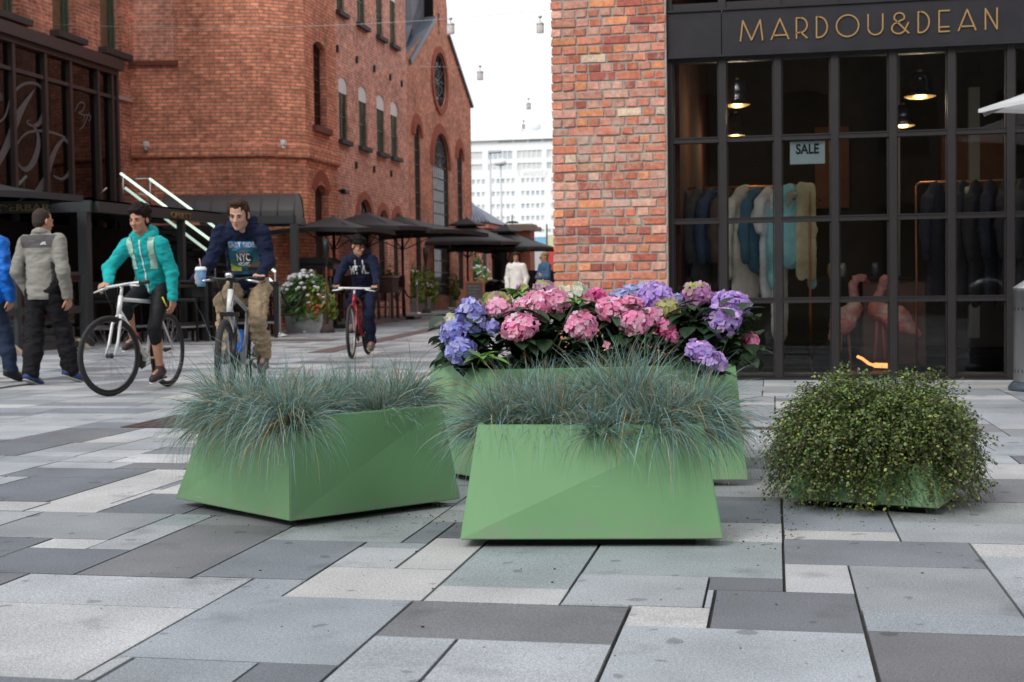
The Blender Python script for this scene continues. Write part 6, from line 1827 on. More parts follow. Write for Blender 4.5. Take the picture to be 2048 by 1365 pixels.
def bicycle(label, loc, rz, g, framem, forkm, steer=0, crank=90, barm=None, tyre=.018, rimm=None, mtb=False, extra=None):
    t = thing('bicycle', label, 'bicycle', loc, rz, 'bicycles ridden down the street')
    r = g['r']; FA, RA, BB, SC, HT_, HB = [Vector(g[k]) for k in ('fa', 'ra', 'bb', 'sc', 'ht', 'hb')]
    f = MB()
    f.tube([HB + Vector((0, .012, .03)), BB], .021 if not mtb else .024, 10); f.tube([HT_ + Vector((0, .012, -.03)), SC], .017, 10); f.tube([SC + Vector((0, 0, .02)), BB], .0165, 10)
    f.tube([HB, HT_], .021, 12)
    for s in (-1, 1):
        f.tube([BB + Vector((s * .03, .02, 0)), RA + Vector((s * .062, 0, 0))], [.011, .008], 8); f.tube([SC + Vector((s * .018, .01, -.03)), RA + Vector((s * .062, 0, 0))], [.009, .007], 8)
    f.tube([BB + Vector((-.036, 0, 0)), BB + Vector((.036, 0, 0))], .024, 12)
    f.build('frame', framem, t)
    S = Matrix.Rotation(rad(steer), 4, 'Z'); ax = (HT_ - HB).normalized()
    SR = Matrix.Translation(HB) @ Matrix.Rotation(rad(steer), 4, ax) @ Matrix.Translation(-HB)
    TF = lambda p: SR @ Vector(p)
    k = MB()
    if mtb:
        for s in (-1, 1): k.tube([TF(FA + Vector((s * .06, 0, 0))), TF(FA.lerp(HB, .55) + Vector((s * .06, 0, 0)))], .020, 10); k.tube([TF(FA.lerp(HB, .5) + Vector((s * .06, 0, 0))), TF(HB + Vector((s * .06, 0, -.02)))], .014, 10)
        k.beam(TF(HB + Vector((-.075, 0, -.015))), TF(HB + Vector((.075, 0, -.015))), .045, .035)
    else:
        for s in (-1, 1): k.tube([TF(HB + Vector((s * .02, 0, -.01))), TF(HB.lerp(FA, .25) + Vector((s * .047, 0, .01))), TF(HB.lerp(FA, .7) + Vector((s * .054, .012, 0))), TF(FA + Vector((s * .055, 0, 0)))], [.014, .014, .012, .009], 8)
        k.tube([TF(HB + Vector((-.045, 0, -.03))), TF(HB + Vector((0, 0, .0))), TF(HB + Vector((.045, 0, -.03)))], .015, 8)
    k.build('fork', forkm, t)
    wheel(t, TF(FA), r, tyre, rimm or M_RIM, steer); wheel(t, RA, r, tyre, rimm or M_RIM)
    bc = Vector(g['bar']); wd = g['bw']
    b_ = MB(); b_.tube([HT_, HT_ + ax * .05, TF(HT_ + ax * .07), TF(bc)], .014, 8)
    b_.tube([TF(bc + Vector((x, y, z))) for x, y, z in ((-wd, .05, g['rise'] - .005), (-wd * .6, .015, g['rise']), (-wd * .3, 0, 0), (0, 0, 0), (wd * .3, 0, 0), (wd * .6, .015, g['rise']), (wd, .05, g['rise'] - .005))], .0125, 8)
    hb = b_.build('handlebar', barm or M_BLKP, t)
    for s in (-1, 1):
        q = MB(); q.tube([TF(bc + Vector((s * wd * .72, .025, g['rise']))), TF(bc + Vector((s * wd * 1.02, .052, g['rise'] - .006)))], .017, 10); q.build('grip', M_BLKP, hb)
        q = MB(); q.tube([TF(bc + Vector((s * wd * .5, -.01, g['rise'] - .01))), TF(bc + Vector((s * wd * .62, -.055, g['rise'] - .02))), TF(bc + Vector((s * wd * .95, -.05, g['rise'] - .035)))], [.011, .009, .007], 8); q.build('brake_lever', barm if barm and not mtb else M_CHROME, hb)
        q = MB(); q.tube([TF(bc + Vector((s * wd * .5, -.02, g['rise']))), TF(bc + Vector((s * wd * .3, -.11, g['rise'] - .02))), TF(HB + Vector((s * .02, -.05, .05)))], .0028, 5); q.build('brake_cable', M_BLKP, hb)
    s_ = MB(); s_.tube([SC, Vector(g['sad']) - Vector((0, 0, .04))], .0135, 8); s_.build('seat_post', M_BLKP, t)
    sd = Blob(.02); sp = np.array(g['sad']); sd.cap(sp + V3(0, .08, -.02), sp + V3(0, .02, -.02), .07, .055, (0, 0, 1), 2.0); sd.cap(sp + V3(0, .02, -.02), sp + V3(0, -.14, -.02), .04, .02, (0, 0, 1), 1.3)
    sd.build('saddle', M_BLKP, t, .01)
    c_ = MB(); ca = rad(crank); cd = Vector((0, math.cos(ca), -math.sin(ca))) * .17
    c_.lathe([(.0, .044), (.088, .044), (.092, .047), (.088, .05), (.0, .05)], (0, 0, 0), 28, M=Matrix.Translation(BB) @ Matrix.Rotation(-PI / 2, 4, 'Y'))
    cs = c_.build('chainring', M_BLKP, t)
    for s in (-1, 1):
        q = MB(); e = BB + Vector((s * .06, 0, 0)) + cd * s; q.beam(BB + Vector((s * .055, 0, 0)), e, .018, .022); co_ = q.build('crank', M_BLKP, t)
        q = MB(); q.box(e + Vector((s * .01, -.045, -.01)), e + Vector((s * .11, .045, .01)), bev=.004); q.build('pedal', M_BLKP, co_)
    ch = MB()
    for z1, z2 in ((.088, .035), (-.088, -.035)): ch.tube([BB + Vector((-.047, .0, z1)), RA + Vector((-.047, 0, z2))], .005, 5)
    ch.build('chain', M_SPOKE, t)
    return t, TF

# ---- the woman on the white bicycle
wl = Vector((-5.60, 11.26, 0))
gW = dict(r=.347, fa=(0, -.54, .347), ra=(0, .56, .347), bb=(0, .13, .285), sc=(0, .30, .80), ht=(0, -.335, .86), hb=(0, -.385, .70), bar=(0, -.33, .955), bw=.29, rise=.0, sad=(0, .36, .93))
M_WFR = mat('white_frame_paint', (.70, .71, .69), .3, coat=.4)
bw_, TW = bicycle('white city bicycle ridden by the woman in turquoise', wl, rad(0), gW, M_WFR, M_WFR, -20, 86, mat('silver_white_bar', (.62, .66, .64), .35, .3), .019)
gl = TW(Vector(gW['bar']) + Vector((-.27, .05, .0)))
JW = dict(hip=V3(0, .33, .93), neck=V3(.0, .11, 1.395), shR=V3(-.165, .13, 1.325), shL=V3(.165, .12, 1.325), elR=V3(-.31, .06, 1.10), wrR=V3(gl.x + .005, gl.y + .10, gl.z + .055), elL=V3(.235, .19, 1.07), wrL=V3(.245, .17, .835),
          hpL=V3(.085, .30, .92), hpR=V3(-.085, .30, .92), knL=V3(.10, .09, .565), anL=V3(.105, .17, .185), toL=V3(.11, .04, .15), knR=V3(-.10, -.075, .775), anR=V3(-.105, .10, .46), toR=V3(-.105, -.02, .44))
hdW = V3(-.005, .055, 1.545); RW = rot(-6, 9, 0)
pw = thing('person', 'woman in a turquoise zip hoodie and black leggings riding a white bicycle', 'person', wl, 0, None)
SK1 = skinmat('skin_tan', (.46, .235, .15))
b = Blob(.02); limb_body(b, JW, .92); head_prims(b, hdW, RW, JW['neck'] + V3(0, .01, -.02))
gd = np.array(gl) - JW['wrR']
hand(b, JW['wrR'], (-.35, -.85, -.35), (0, .35, -.9), 1, 32, 20); hand(b, JW['wrL'], (-.03, -.05, -1), (-1, .1, 0), 1, 18, 25)
b.build('body', SK1, pw, .0065)
face_parts(pw, hdW, RW, (.016, .008, .0075)); hair(pw, hdW, RW, (.016, .008, .0075), 'curly', seed=4)
TQ = cloth('turquoise_fleece', (.015, .36, .36))
gt = top_garment(JW, 1, .15, 1.5, .014, .05, hood=True); hoodW = gt.build('hoodie', TQ, pw, .0075, .013, 11, 5)
tr = trousers(JW, .078, .058, .052, .30, .145); trW = tr.build('leggings', cloth('black_stretch', (.012, .012, .014), rough=.6), pw, .0085, .004, 10, 6)
for s in 'LR': shoe(pw, JW, s, mat('black_pink_shoe', (.03, .018, .02), .7, nscale=30, namp=.6), mat('white_sole', (.6, .58, .56), .7))
for s in 'LR':
    a, to = JW['an' + s], JW['to' + s]
    m_ = Blob(.01); m_.cap(a + V3(0, 0, .005), a + V3(0, .01, .03), .043, .041); m_.build('shoe_collar', mat('hot_pink_trim', (.6, .04, .13), .6), pw, .008)
decal(pw, hoodW, -.006, .006, .89, 1.36, 1, 40, lambda u, v: (.66, .72, .68), 'zip', M_DEC, off_=.004)
decal(pw, hoodW, .075, .10, 1.235, 1.243, 3, 1, lambda u, v: (.7, .75, .75), 'chest_mark', M_DEC)
bp = thing('backpack', 'mint green backpack with two straps over the shoulders of the turquoise hoodie', 'backpack', wl)
bb_ = Blob(.03); bb_.cap(V3(0, .40, 1.02), V3(0, .29, 1.26), .12, .11, (0, 1, 0.4), 1.5); bb_.build('bag', cloth('mint_canvas', (.32, .52, .42)), bp, .012)
for s in (-1, 1):
    def strapc(u, v, s=s):
        c = .5 + s * (.18 * (v - .4)); return (.40, .60, .50) if abs(u - c) < .26 else None
    decal(bp, hoodW, s * .085 - .05 + s * .012, s * .085 + .05 + s * .012, 1.10, 1.385, 14, 22, strapc, 'strap', M_DEC, off_=.007)
m_ = MB(); m_.tube([(-.12, .25, 1.12), (-.15, .24, 1.0), (-.22, .3, .93)], .007, 6); m_.build('loose_strap', cloth('pale_web', (.45, .45, .4)), bp)
m_ = MB(); m_.tube([(.215, .11, .76), (.20, .10, .80), (.185, .09, .845)], .006, 6); tagged = m_.build('wrist_strap', mat('yellow_plastic', (.65, .6, .03), .5), pw)

# ---- the man with the cup on the grey mountain bicycle
fc = at(450, 700, 10.65); rzM = rad(9)
mo = Vector((fc.x, fc.y, 0)) + Vector((-math.sin(rzM), math.cos(rzM), 0)) * .54
gM = dict(r=.335, fa=(0, -.54, .335), ra=(0, .54, .335), bb=(0, .10, .30), sc=(0, .27, .72), ht=(0, -.31, .90), hb=(0, -.37, .72), bar=(0, -.36, .985), bw=.265, rise=.012, sad=(0, .33, .90))
M_SILV = mat('silver_grey_frame', (.42, .44, .45), .35, .3)
bm_, TM = bicycle('silver grey mountain bicycle ridden by the man in the navy hoodie', mo, rzM, gM, M_SILV, M_BLKP, 3, 20, None, .026, mtb=True)
ht = MB(); ht.tube([Vector(gM['hb']) + Vector((0, -.001, 0)), Vector(gM['ht']) + Vector((0, -.001, 0))], .025, 12); ht.build('head_tube', M_WFR, bm_)
bt = MB(); bt.lathe([(0, 0), (.034, .005), (.034, .15), (.02, .175), (.02, .2), (0, .2)], (.0, -.10, .40), 14, M=Matrix.Rotation(rad(-35), 4, 'X')); bt.build('bottle', mat('blue_bottle', (.02, .12, .5), .4), bm_)
bl = MB(); bl.lathe([(0, -.02), (.03, -.02), (.035, 0), (.03, .02), (0, .024)], TM(Vector(gM['bar']) + Vector((0, -.02, .03))), 14); bl.build('bell', M_CHROME, bm_)
gr = TM(Vector(gM['bar']) + Vector((.225, .05, .012)))
cupL = V3(-.215, -.40, 1.005)
JM = dict(hip=V3(0, .35, .93), neck=V3(.025, .03, 1.425), shR=V3(-.155, .03, 1.375), shL=V3(.195, .02, 1.365), elR=V3(-.225, -.06, 1.13), wrR=V3(-.275, -.31, 1.005), elL=V3(.245, -.03, 1.13), wrL=V3(gr.x + .01, gr.y + .085, gr.z + .045),
          hpL=V3(.095, .33, .92), hpR=V3(-.095, .33, .92), knL=V3(.14, .00, .66), anL=V3(.13, .25, .345), toL=V3(.14, .13, .29), knR=V3(-.125, -.06, .80), anR=V3(-.12, .03, .43), toR=V3(-.12, -.10, .41))
hdM = V3(.025, -.085, 1.515); RM_ = rot(-5, 16, 2)
pm = thing('person', 'man in a navy hoodie and khaki trousers cycling with a paper cup in one hand', 'person', mo, rzM)
SK2 = skinmat('skin_fair', (.52, .29, .21))
b = Blob(.02); limb_body(b, JM, 1.0); head_prims(b, hdM, RM_, JM['neck'] + V3(0, .01, -.03))
hand(b, JM['wrR'], (.28, -.95, .05), (.95, .28, 0), -1, 38, 35); hand(b, JM['wrL'], (-.1, -.8, -.55), (-.05, .5, -.85), -1, 62, 40)
b.build('body', SK2, pm, .0065)
face_parts(pm, hdM, RM_, (.045, .023, .013)); hair(pm, hdM, RM_, (.045, .023, .013), 'short', seed=7)
NV = cloth('navy_sweat', (.008, .0125, .036))
hoodM = top_garment(JM, 1, .155, 1.5, .014, .04, hood=True).build('hoodie', NV, pm, .0075, .018, 12, 8)
KH = cloth('khaki_cotton', (.33, .25, .16))
trM = trousers(JM, .080, .068, .070, .97, .150).build('trousers', KH, pm, .008, .022, 14, 9)
for s in 'LR': shoe(pm, JM, s, mat('grey_brown_shoe', (.08, .06, .055), .8), mat('dark_sole', (.03, .03, .03), .8))
def printM(u, v):
    x, y = u - .5, v
    if y > .80: return (.06, .26, .55) if not (abs(x) > .42 and y > .9) else None
    if y < .10: return (.02, .08, .13)
    ridge = .34 + .25 * abs(math.sin(x * 7 + .6)) * (1 - abs(x))
    if y < .30 + .10 * math.sin(x * 5 - 1):
        if x < -.12: return (.38, .42, .06) if y > .16 else (.5, .40, .05)
        if x > .12: return (.22, .15, .10) if y > .22 else (.015, .02, .02)
        return (.02, .06, .09)
    if (x / .30) ** 2 + ((y - .48) / .22) ** 2 < 1: return (.02, .035, .06) if y < .60 else (.30, .12, .14)
    if y < ridge: return (.03, .13, .12)
    return (.025, .15, .21)
prM = decal(pm, hoodM, -.10, .145, 1.03, 1.30, 26, 28, printM, 'chest_print', M_DEC)
for s_, sz, x, z, wd in (('EAST SIDE', .055, .02, 1.252, .22), ('NYC', .085, .02, 1.14, .115), ('NIGHTS', .04, .02, 1.10, .095)): decal_text(pm, hoodM, s_, sz, x, z, M_WRITE, width=wd)
cup = thing('paper_cup', 'blue and white paper cup with lid and pink straw held by the cycling man', 'cup', mo + Matrix.Rotation(rzM, 3, 'Z') @ Vector(cupL), rzM)
m_ = MB(); m_.lathe([(0, -.075), (.032, -.075), (.036, -.03), (.040, .02), (.0445, .055)], n=24, c=(1, 1, 1)); m_.build('cup_body', mat('blue_cup_print', (.16, .30, .48), .6, nscale=28, namp=.7), cup)
m_ = MB(); m_.lathe([(.046, .055), (.047, .064), (.044, .07), (.038, .082), (0, .084)], n=24); m_.build('lid', M_WHITE, cup)
m_ = MB(); m_.tube([(0, 0, .08), (-.012, .01, .15)], .0042, 8); m_.build('straw', mat('pink_straw', (.6, .3, .3), .5), cup)

# ---- the boy on the red bicycle
bo = Vector((-5.37, 17.10, 0)); rzB = rad(5.5)
gB_ = dict(r=.345, fa=(0, -.56, .345), ra=(0, .50, .345), bb=(0, .08, .28), sc=(0, .25, .70), ht=(0, -.33, .82), hb=(0, -.385, .70), bar=(0, -.34, .90), bw=.29, rise=.0, sad=(0, .32, .80))
M_RED = mat('metallic_red_frame', (.34, .018, .035), .3, .2, coat=.5)
bb2, TB = bicycle('red bicycle with white handlebar ridden by the boy with glasses', bo, rzB, gB_, M_RED, M_RED, 4, 75, mat('white_bar', (.72, .76, .74), .4), .022, mat('silver_rim', (.5, .5, .5), .35, .7))
for s in (-1, 1):
    q = MB(); e = TB(Vector(gB_['bar']) + Vector((s * .305, .052, -.01))); q.beam(e, e + Vector((0, -.03, .13)), .02, .035); q.build('bar_end', M_BLKP, bb2)
gR, gL_ = TB(Vector(gB_['bar']) + Vector((-.26, .05, 0))), TB(Vector(gB_['bar']) + Vector((.26, .05, 0)))
JB = dict(hip=V3(0, .36, .86), neck=V3(.0, .05, 1.32), shR=V3(-.175, .07, 1.27), shL=V3(.175, .05, 1.27), elR=V3(-.245, -.03, 1.09), wrR=V3(gR.x, gR.y + .09, gR.z + .05), elL=V3(.245, -.03, 1.07), wrL=V3(gL_.x, gL_.y + .09, gL_.z + .05),
          hpL=V3(.085, .33, .84), hpR=V3(-.085, .33, .84), knL=V3(.11, .05, .545), anL=V3(.115, .16, .195), toL=V3(.13, .04, .15), knR=V3(-.10, -.03, .70), anR=V3(-.10, .06, .42), toR=V3(-.10, -.06, .41))
hdB = V3(.0, -.02, 1.455); RB_ = rot(48, 12, 0)
pb_ = thing('person', 'boy with glasses in a dark blue hoodie riding a red bicycle, looking aside', 'person', bo, rzB)
b = Blob(.02); limb_body(b, JB, .92); head_prims(b, hdB, RB_, JB['neck'] + V3(0, .01, -.02))
hand(b, JB['wrR'], (-.05, -.85, -.5), (0, .5, -.85), 1, 58, 35); hand(b, JB['wrL'], (.05, -.85, -.5), (0, .5, -.85), -1, 58, 35)
b.build('body', skinmat('skin_olive', (.44, .235, .15)), pb_, .0075)
face_parts(pb_, hdB, RB_, (.010, .007, .0065), glasses='clear'); hair(pb_, hdB, RB_, (.010, .007, .0065), 'mop', seed=9)
hoodB = top_garment(JB, 1, .15, 1.5, .016, .05, hood=True).build('hoodie', cloth('blue_black_sweat', (.010, .013, .035)), pb_, .0095, .013, 10, 11)
trousers(JB, .085, .072, .068, .98, .15).build('trousers', cloth('dark_blue_denim', (.012, .018, .045)), pb_, .0095, .012, 10, 12)
for s in 'LR': shoe(pb_, JB, s, mat('grey_canvas_shoe', (.16, .13, .11), .8), mat('tan_sole', (.38, .30, .20), .7))
decal_text(pb_, hoodB, 'MT VL.', .15, -.01, 1.09, M_WRITE, width=.25, skew=.02)
for s in (-1, 1): 
    decal(pb_, hoodB, s * .055 - .012, s * .055 + .012, 1.13, 1.27, 3, 14, lambda u, v, s=s: (.7, .7, .68) if abs(u - .5 - s * (.5 - v) * .6) < .35 else None, 'hood_cord', M_DEC, off_=.006)

# ---- the walking man in grey, seen from behind
wo_ = Vector((-7.05, 12.15, 0)); rzW = rad(180 - 8)
JG = dict(hip=V3(0, 0, .93), neck=V3(0, .0, 1.475), shR=V3(-.195, .0, 1.40), shL=V3(.195, .0, 1.40), elR=V3(-.265, .04, 1.11), wrR=V3(-.25, -.05, .85), elL=V3(.27, .05, 1.11), wrL=V3(.22, -.06, .89),
          hpL=V3(.09, 0, .91), hpR=V3(-.09, 0, .91), knL=V3(.085, .04, .49), anL=V3(.045, .17, .10), toL=V3(.05, .03, .05), knR=V3(-.13, -.13, .51), anR=V3(-.17, -.16, .12), toR=V3(-.21, -.29, .07))
hdG = V3(0, -.025, 1.60); RG = rot(-16, 4, 0)
pg = thing('person', 'man in a grey jacket and black trousers walking away at the left', 'person', wo_, rzW)
b = Blob(.02); limb_body(b, JG, 1.0); head_prims(b, hdG, RG, JG['neck'] + V3(0, .015, -.03))
hand(b, JG['wrR'], (-.02, -.12, -1), (1, -.2, 0), -1, 26, 30); hand(b, JG['wrL'], (-.1, -.1, -1), (-1, 0, 0), 1, 25, 30)
b.build('body', skinmat('skin_ruddy', (.47, .24, .16)), pg, .0075)
face_parts(pg, hdG, RG, (.042, .030, .023)); hair(pg, hdG, RG, (.042, .030, .023), 'crop', seed=3)
jk = top_garment(JG, 1, .165, 1.5, .02, .10, collar=.015)
def greyj(V):
    c = np.tile(np.array([.235, .225, .195]), (len(V), 1)); yoke = (V[:, 2] > 1.335) & (np.abs(V[:, 0]) < .17 + (V[:, 2] - 1.335) * .3); side = (np.abs(np.abs(V[:, 0]) - .165) < .018) & (V[:, 2] < 1.2)
    low = (np.abs(V[:, 0]) > .215) & (V[:, 1] > .02) & (V[:, 2] < 1.08)
    c[yoke] = (.062, .054, .054); c[side] = (.075, .072, .068); col = V[:, 2] > 1.462; c[col] = (.25, .24, .21)
    return c
jG = jk.build('jacket', mat('grey_softshell', (1, 1, 1), .75, attr=True, nscale=6, namp=.06, bump=.2, bscale=20), pg, .0075, .011, 8, 14, greyj)
trousers(JG, .095, .085, .082, .96, .165).build('trousers', cloth('black_cotton', (.011, .010, .012)), pg, .009, .018, 9, 15)
for s in 'LR': shoe(pg, JG, s, mat('blue_black_trainer', (.02, .05, .16), .7, nscale=20, namp=.9), mat('cream_sole', (.5, .46, .38), .7))
def logo(u, v):
    x, y = 1 - u, v
    if y < .3 or (x < .8 and (x - .8) ** 2 + (y - .3) ** 2 < .66 ** 2 * (1 + 0 * x)): return (.62, .6, .58) if not (.28 < ((x - .8) ** 2 + (y - .3) ** 2) ** .5 < .36) else None
    return None
decal(pg, jG, -.12, -.065, 1.365, 1.395, 14, 8, logo, 'back_mark', M_DEC, dy=-1)

# ---- the person in bright blue at the left edge
po_ = Vector((-7.75, 12.25, 0))
JE = {k: v.copy() for k, v in JG.items()}
pe = thing('person', 'person in a bright blue jacket cut off by the left edge', 'person', po_, rad(178))
b = Blob(.02); limb_body(b, JE, 1.0); hdE = V3(0, -.03, 1.60); RE = rot(10, 5, 0); head_prims(b, hdE, RE, JE['neck'] + V3(0, .015, -.03))
hand(b, JE['wrR'], (-.02, -.12, -1), (1, -.2, 0), -1, 26, 30); hand(b, JE['wrL'], (-.1, -.1, -1), (-1, 0, 0), 1, 25, 30)
b.build('body', SK2, pe, .009); hair(pe, hdE, RE, (.06, .05, .04), 'crop', seed=8)
top_garment(JE, 1, .19, 1.45, .028, .14, collar=.012, hood=True).build('jacket', cloth('bright_blue_nylon', (.012, .14, .55), rough=.5), pe, .01, .02, 9, 17)
trousers(JE, .09, .075, .07, .97, .165).build('trousers', cloth('blue_jeans', (.025, .04, .075)), pe, .01, .012, 9, 18)
for s in 'LR': shoe(pe, JE, s, mat('black_shoe', (.015, .015, .016), .6), mat('dark_sole', (.03, .03, .03), .8))

# ---- two women far down the street
q = at(1033, 572, 31.5); fw = thing('person', 'dark haired woman in a white jumper and white trousers far down the street', 'person', (q.x, q.y, gz(q.y)), rad(-10))
JF = dict(hip=V3(0, 0, .92), neck=V3(0, .0, 1.42), shR=V3(-.17, 0, 1.35), shL=V3(.17, 0, 1.35), elR=V3(-.24, .03, 1.08), wrR=V3(-.22, -.03, .86), elL=V3(.24, .03, 1.08), wrL=V3(.22, -.05, .85),
          hpL=V3(.08, 0, .90), hpR=V3(-.08, 0, .90), knL=V3(.09, -.06, .49), anL=V3(.09, -.1, .1), toL=V3(.09, -.22, .05), knR=V3(-.08, .02, .49), anR=V3(-.08, .14, .1), toR=V3(-.08, .02, .05))
hdF = V3(0, -.02, 1.56); RF = rot(25, 0, 0)
b = Blob(.02); limb_body(b, JF, .9); head_prims(b, hdF, RF, JF['neck'] + V3(0, .01, -.02)); hand(b, JF['wrR'], (0, -.1, -1), (1, 0, 0), -1, 20, 25, .9); hand(b, JF['wrL'], (0, -.1, -1), (-1, 0, 0), 1, 20, 25, .9)
b.build('body', SK1, fw, .011); hair(fw, hdF, RF, (.035, .02, .014), 'long', .012, 5); face_parts(fw, hdF, RF, (.035, .02, .014))
top_garment(JF, 1, .155, 1.45, .02, .16).build('jumper', cloth('white_knit', (.84, .82, .78)), fw, .013, .006, 10, 21)
trousers(JF, .08, .065, .06, .97, .145).build('trousers', cloth('off_white_cotton', (.66, .62, .60)), fw, .013, .01, 10, 22)
for s in 'LR': shoe(fw, JF, s, M_WHITE, mat('white_sole'))
q = at(1090, 572, 33); fb = thing('person', 'blonde woman in a denim shirt and sunglasses with folded arms far down the street', 'person', (q.x, q.y, gz(q.y)), rad(-50))
JH = {k: v.copy() for k, v in JF.items()}
JH.update(elR=V3(-.22, -.05, 1.10), wrR=V3(.02, -.19, 1.12), elL=V3(.22, -.05, 1.08), wrL=V3(-.02, -.2, 1.06), anR=V3(-.08, .02, .1), toR=V3(-.1, -.1, .05), knL=V3(.08, 0, .49), anL=V3(.09, .0, .1), toL=V3(.1, -.12, .05))
b = Blob(.02); limb_body(b, JH, .9); head_prims(b, hdF, rot(-10, 5), JH['neck'] + V3(0, .01, -.02)); hand(b, JH['wrR'], (1, -.05, 0), (0, 1, 0), 1, 20, 25, .9); hand(b, JH['wrL'], (-1, -.05, .1), (0, 1, 0), -1, 20, 25, .9)
b.build('body', SK2, fb, .011); hair(fb, hdF, rot(-10, 5), (.30, .18, .08), 'bun', .012, 6); face_parts(fb, hdF, rot(-10, 5), (.2, .12, .06), glasses='dark')
top_garment(JH, 1, .155, 1.45, .018, .10, collar=.01).build('shirt', cloth('denim_shirt', (.06, .13, .22)), fb, .013, .014, 10, 23)
trousers(JH, .08, .065, .06, .97, .145).build('trousers', cloth('slate_jeans', (.05, .065, .12)), fb, .013, .01, 10, 24)
for s in 'LR': shoe(fb, JH, s, mat('black_shoe'), mat('dark_sole'))
# ================================================================== STREET FURNITURE AND TERRACES
def GG(px_, py_):
    """point on the paving (which rises gently down the street) seen at a pixel"""
    z = 0.0
    for _ in range(30):
        p = G(px_, py_, z); z = .5 * z + .5 * gz(p.y)
    return G(px_, py_, z)
rf_ = random.Random(77)
UX = Vector((math.cos(rad(11.02)), math.sin(rad(11.02)), 0)); UY = Vector((-UX.y, UX.x, 0))
M_GOLD = mat('dull_gold', (.36, .26, .10), .45, .4)
M_LED = mat('lit_handrail', (.8, .9, .82), .4, emit=(.80, 1.0, .84), estr=1.0)
M_STEELP = mat('stainless_steel', (.5, .5, .5), .28, .9)
M_TGLASS = glass('terrace_glass', (.62, .66, .66), 1.45)

# ---- bar terrace: dark steel frame with signs, at the left
p0 = GG(170, 694); Z1, Z0 = 2.40, 2.21
perg = thing('bar_terrace', 'dark steel bar terrace frame with gold letters behind the walking man', 'terrace frame', p0)
b0 = at(-70, 410, 22.2); b1 = at(183, 410, 22.2); b2 = at(361, 430, 25.1); b3 = at(458, 436, 27.0)
f = MB()
f.beam((b0.x, b0.y, (Z0 + Z1) / 2), (b1.x, b1.y, (Z0 + Z1) / 2), .14, Z1 - Z0)
f.beam((b1.x + .02, b1.y + .09, (Z0 + Z1) / 2 - .004), (b3.x, b3.y, (Z0 + Z1) / 2 - .004), .12, Z1 - Z0 - .012)
place(f.build('beam', M_GREYST, perg))
for px_, D, w_ in ((170, 22.2, .16), (363, 25.2, .12), (-20, 22.2, .14), (458, 27.0, .1)):
    q = at(px_, 500, D); f = MB(); f.box((q.x - w_ / 2, q.y - w_ / 2, 0), (q.x + w_ / 2, q.y + w_ / 2, Z0 - .003)); place(f.build('post', M_GREYST, perg))
f = MB()
P = [Vector((b0.x - 1, b0.y, 0)), Vector((b1.x, b1.y, 0)), Vector((b3.x, b3.y, 0)), Vector((-13.9, 27.6, 0)), Vector((-13.9, b0.y, 0))]
flatpoly(f, Matrix.Identity(4), [(p.x, p.y) for p in P], Z1 + .03); flatpoly(f, Matrix.Identity(4), [(p.x, p.y) for p in P], Z1 - .02)
place(f.build('roof', M_BLACK, perg))
f = MB(); f.box((-13.96, 16, 0), (-13.75, 27.7, 2.36)); place(f.build('back_wall', mat('black_bar_wall', (.012, .011, .012), .7), perg))  # near-black colour stands in for the darkness under the terrace roof
f = MB()
for k in range(5): f.box((-13.7, 18 + k * 1.9, 1.1), (-13.5, 19 + k * 1.9, 1.14)); f.box((-13.7, 18.2 + k * 1.9, 1.145), (-13.62, 18.3 + k * 1.9, 1.4))
place(f.build('shelf', mat('dim_shelf', (.05, .035, .03), .6), perg))
d_ = (b1 - b0); d_.z = 0
sg = at(48, 416, 22.1); place(text_mesh('sign_lettering', 'DERBAR', .155, frame_M(Vector((sg.x, sg.y, 2.24)), d_, d_.cross(Vector((0, 0, 1)))), M_GOLD, perg, .03, width=.84))
d2 = (b3 - b1); d2.z = 0; sg = at(362, 430, 24.95); place(text_mesh('sign_lettering', 'OPLETT', .15, frame_M(Vector((sg.x, sg.y, 2.235)), d2, d2.cross(Vector((0, 0, 1)))), M_GOLD, perg, .03, width=.75))
# glass windbreaks with black frames
for i, (pa, pb) in enumerate((((-40, 716), (36, 708)), ((40, 707), (166, 695)))):
    a, b = GG(*pa), GG(*pb)
    t = thing('glass_windbreak', ('glass windbreak panel behind the bright blue jacket' if i == 0 else 'glass windbreak panel just left of the terrace corner post, behind the walking man'), 'windbreak', a, 0, 'glass windbreaks of the bar terrace')
    f = MB(); f.beam(a + Vector((0, 0, .06)), b + Vector((0, 0, .06)), .06, .1); f.beam(a + Vector((0, 0, 1.2)), b + Vector((0, 0, 1.2)), .05, .05)
    for q in (a, b): f.beam(q, q + Vector((0, 0, 1.2)), .06, .06)
    f.beam(a.lerp(b, .05) + Vector((0, 0, .62)), b + Vector((0, 0, .62)), .04, .12); place(f.build('frame', M_GREYST, t))
    f = MB(); f.face([a + Vector((0, 0, .1)), b + Vector((0, 0, .1)), b + Vector((0, 0, 1.18)), a + Vector((0, 0, 1.18))]); place(f.build('pane', M_TGLASS, t))
    f = MB(); q = b + Vector((-.02, -.1, 0)); f.prism([(0, 0), (.26, 0), (0, .17)], frame_M(q, Vector((1, -.2, 0)), Vector((-.2, -1, 0))), .08); place(f.build('foot_wedge', mat('pale_wood', (.45, .36, .25), .7), t))

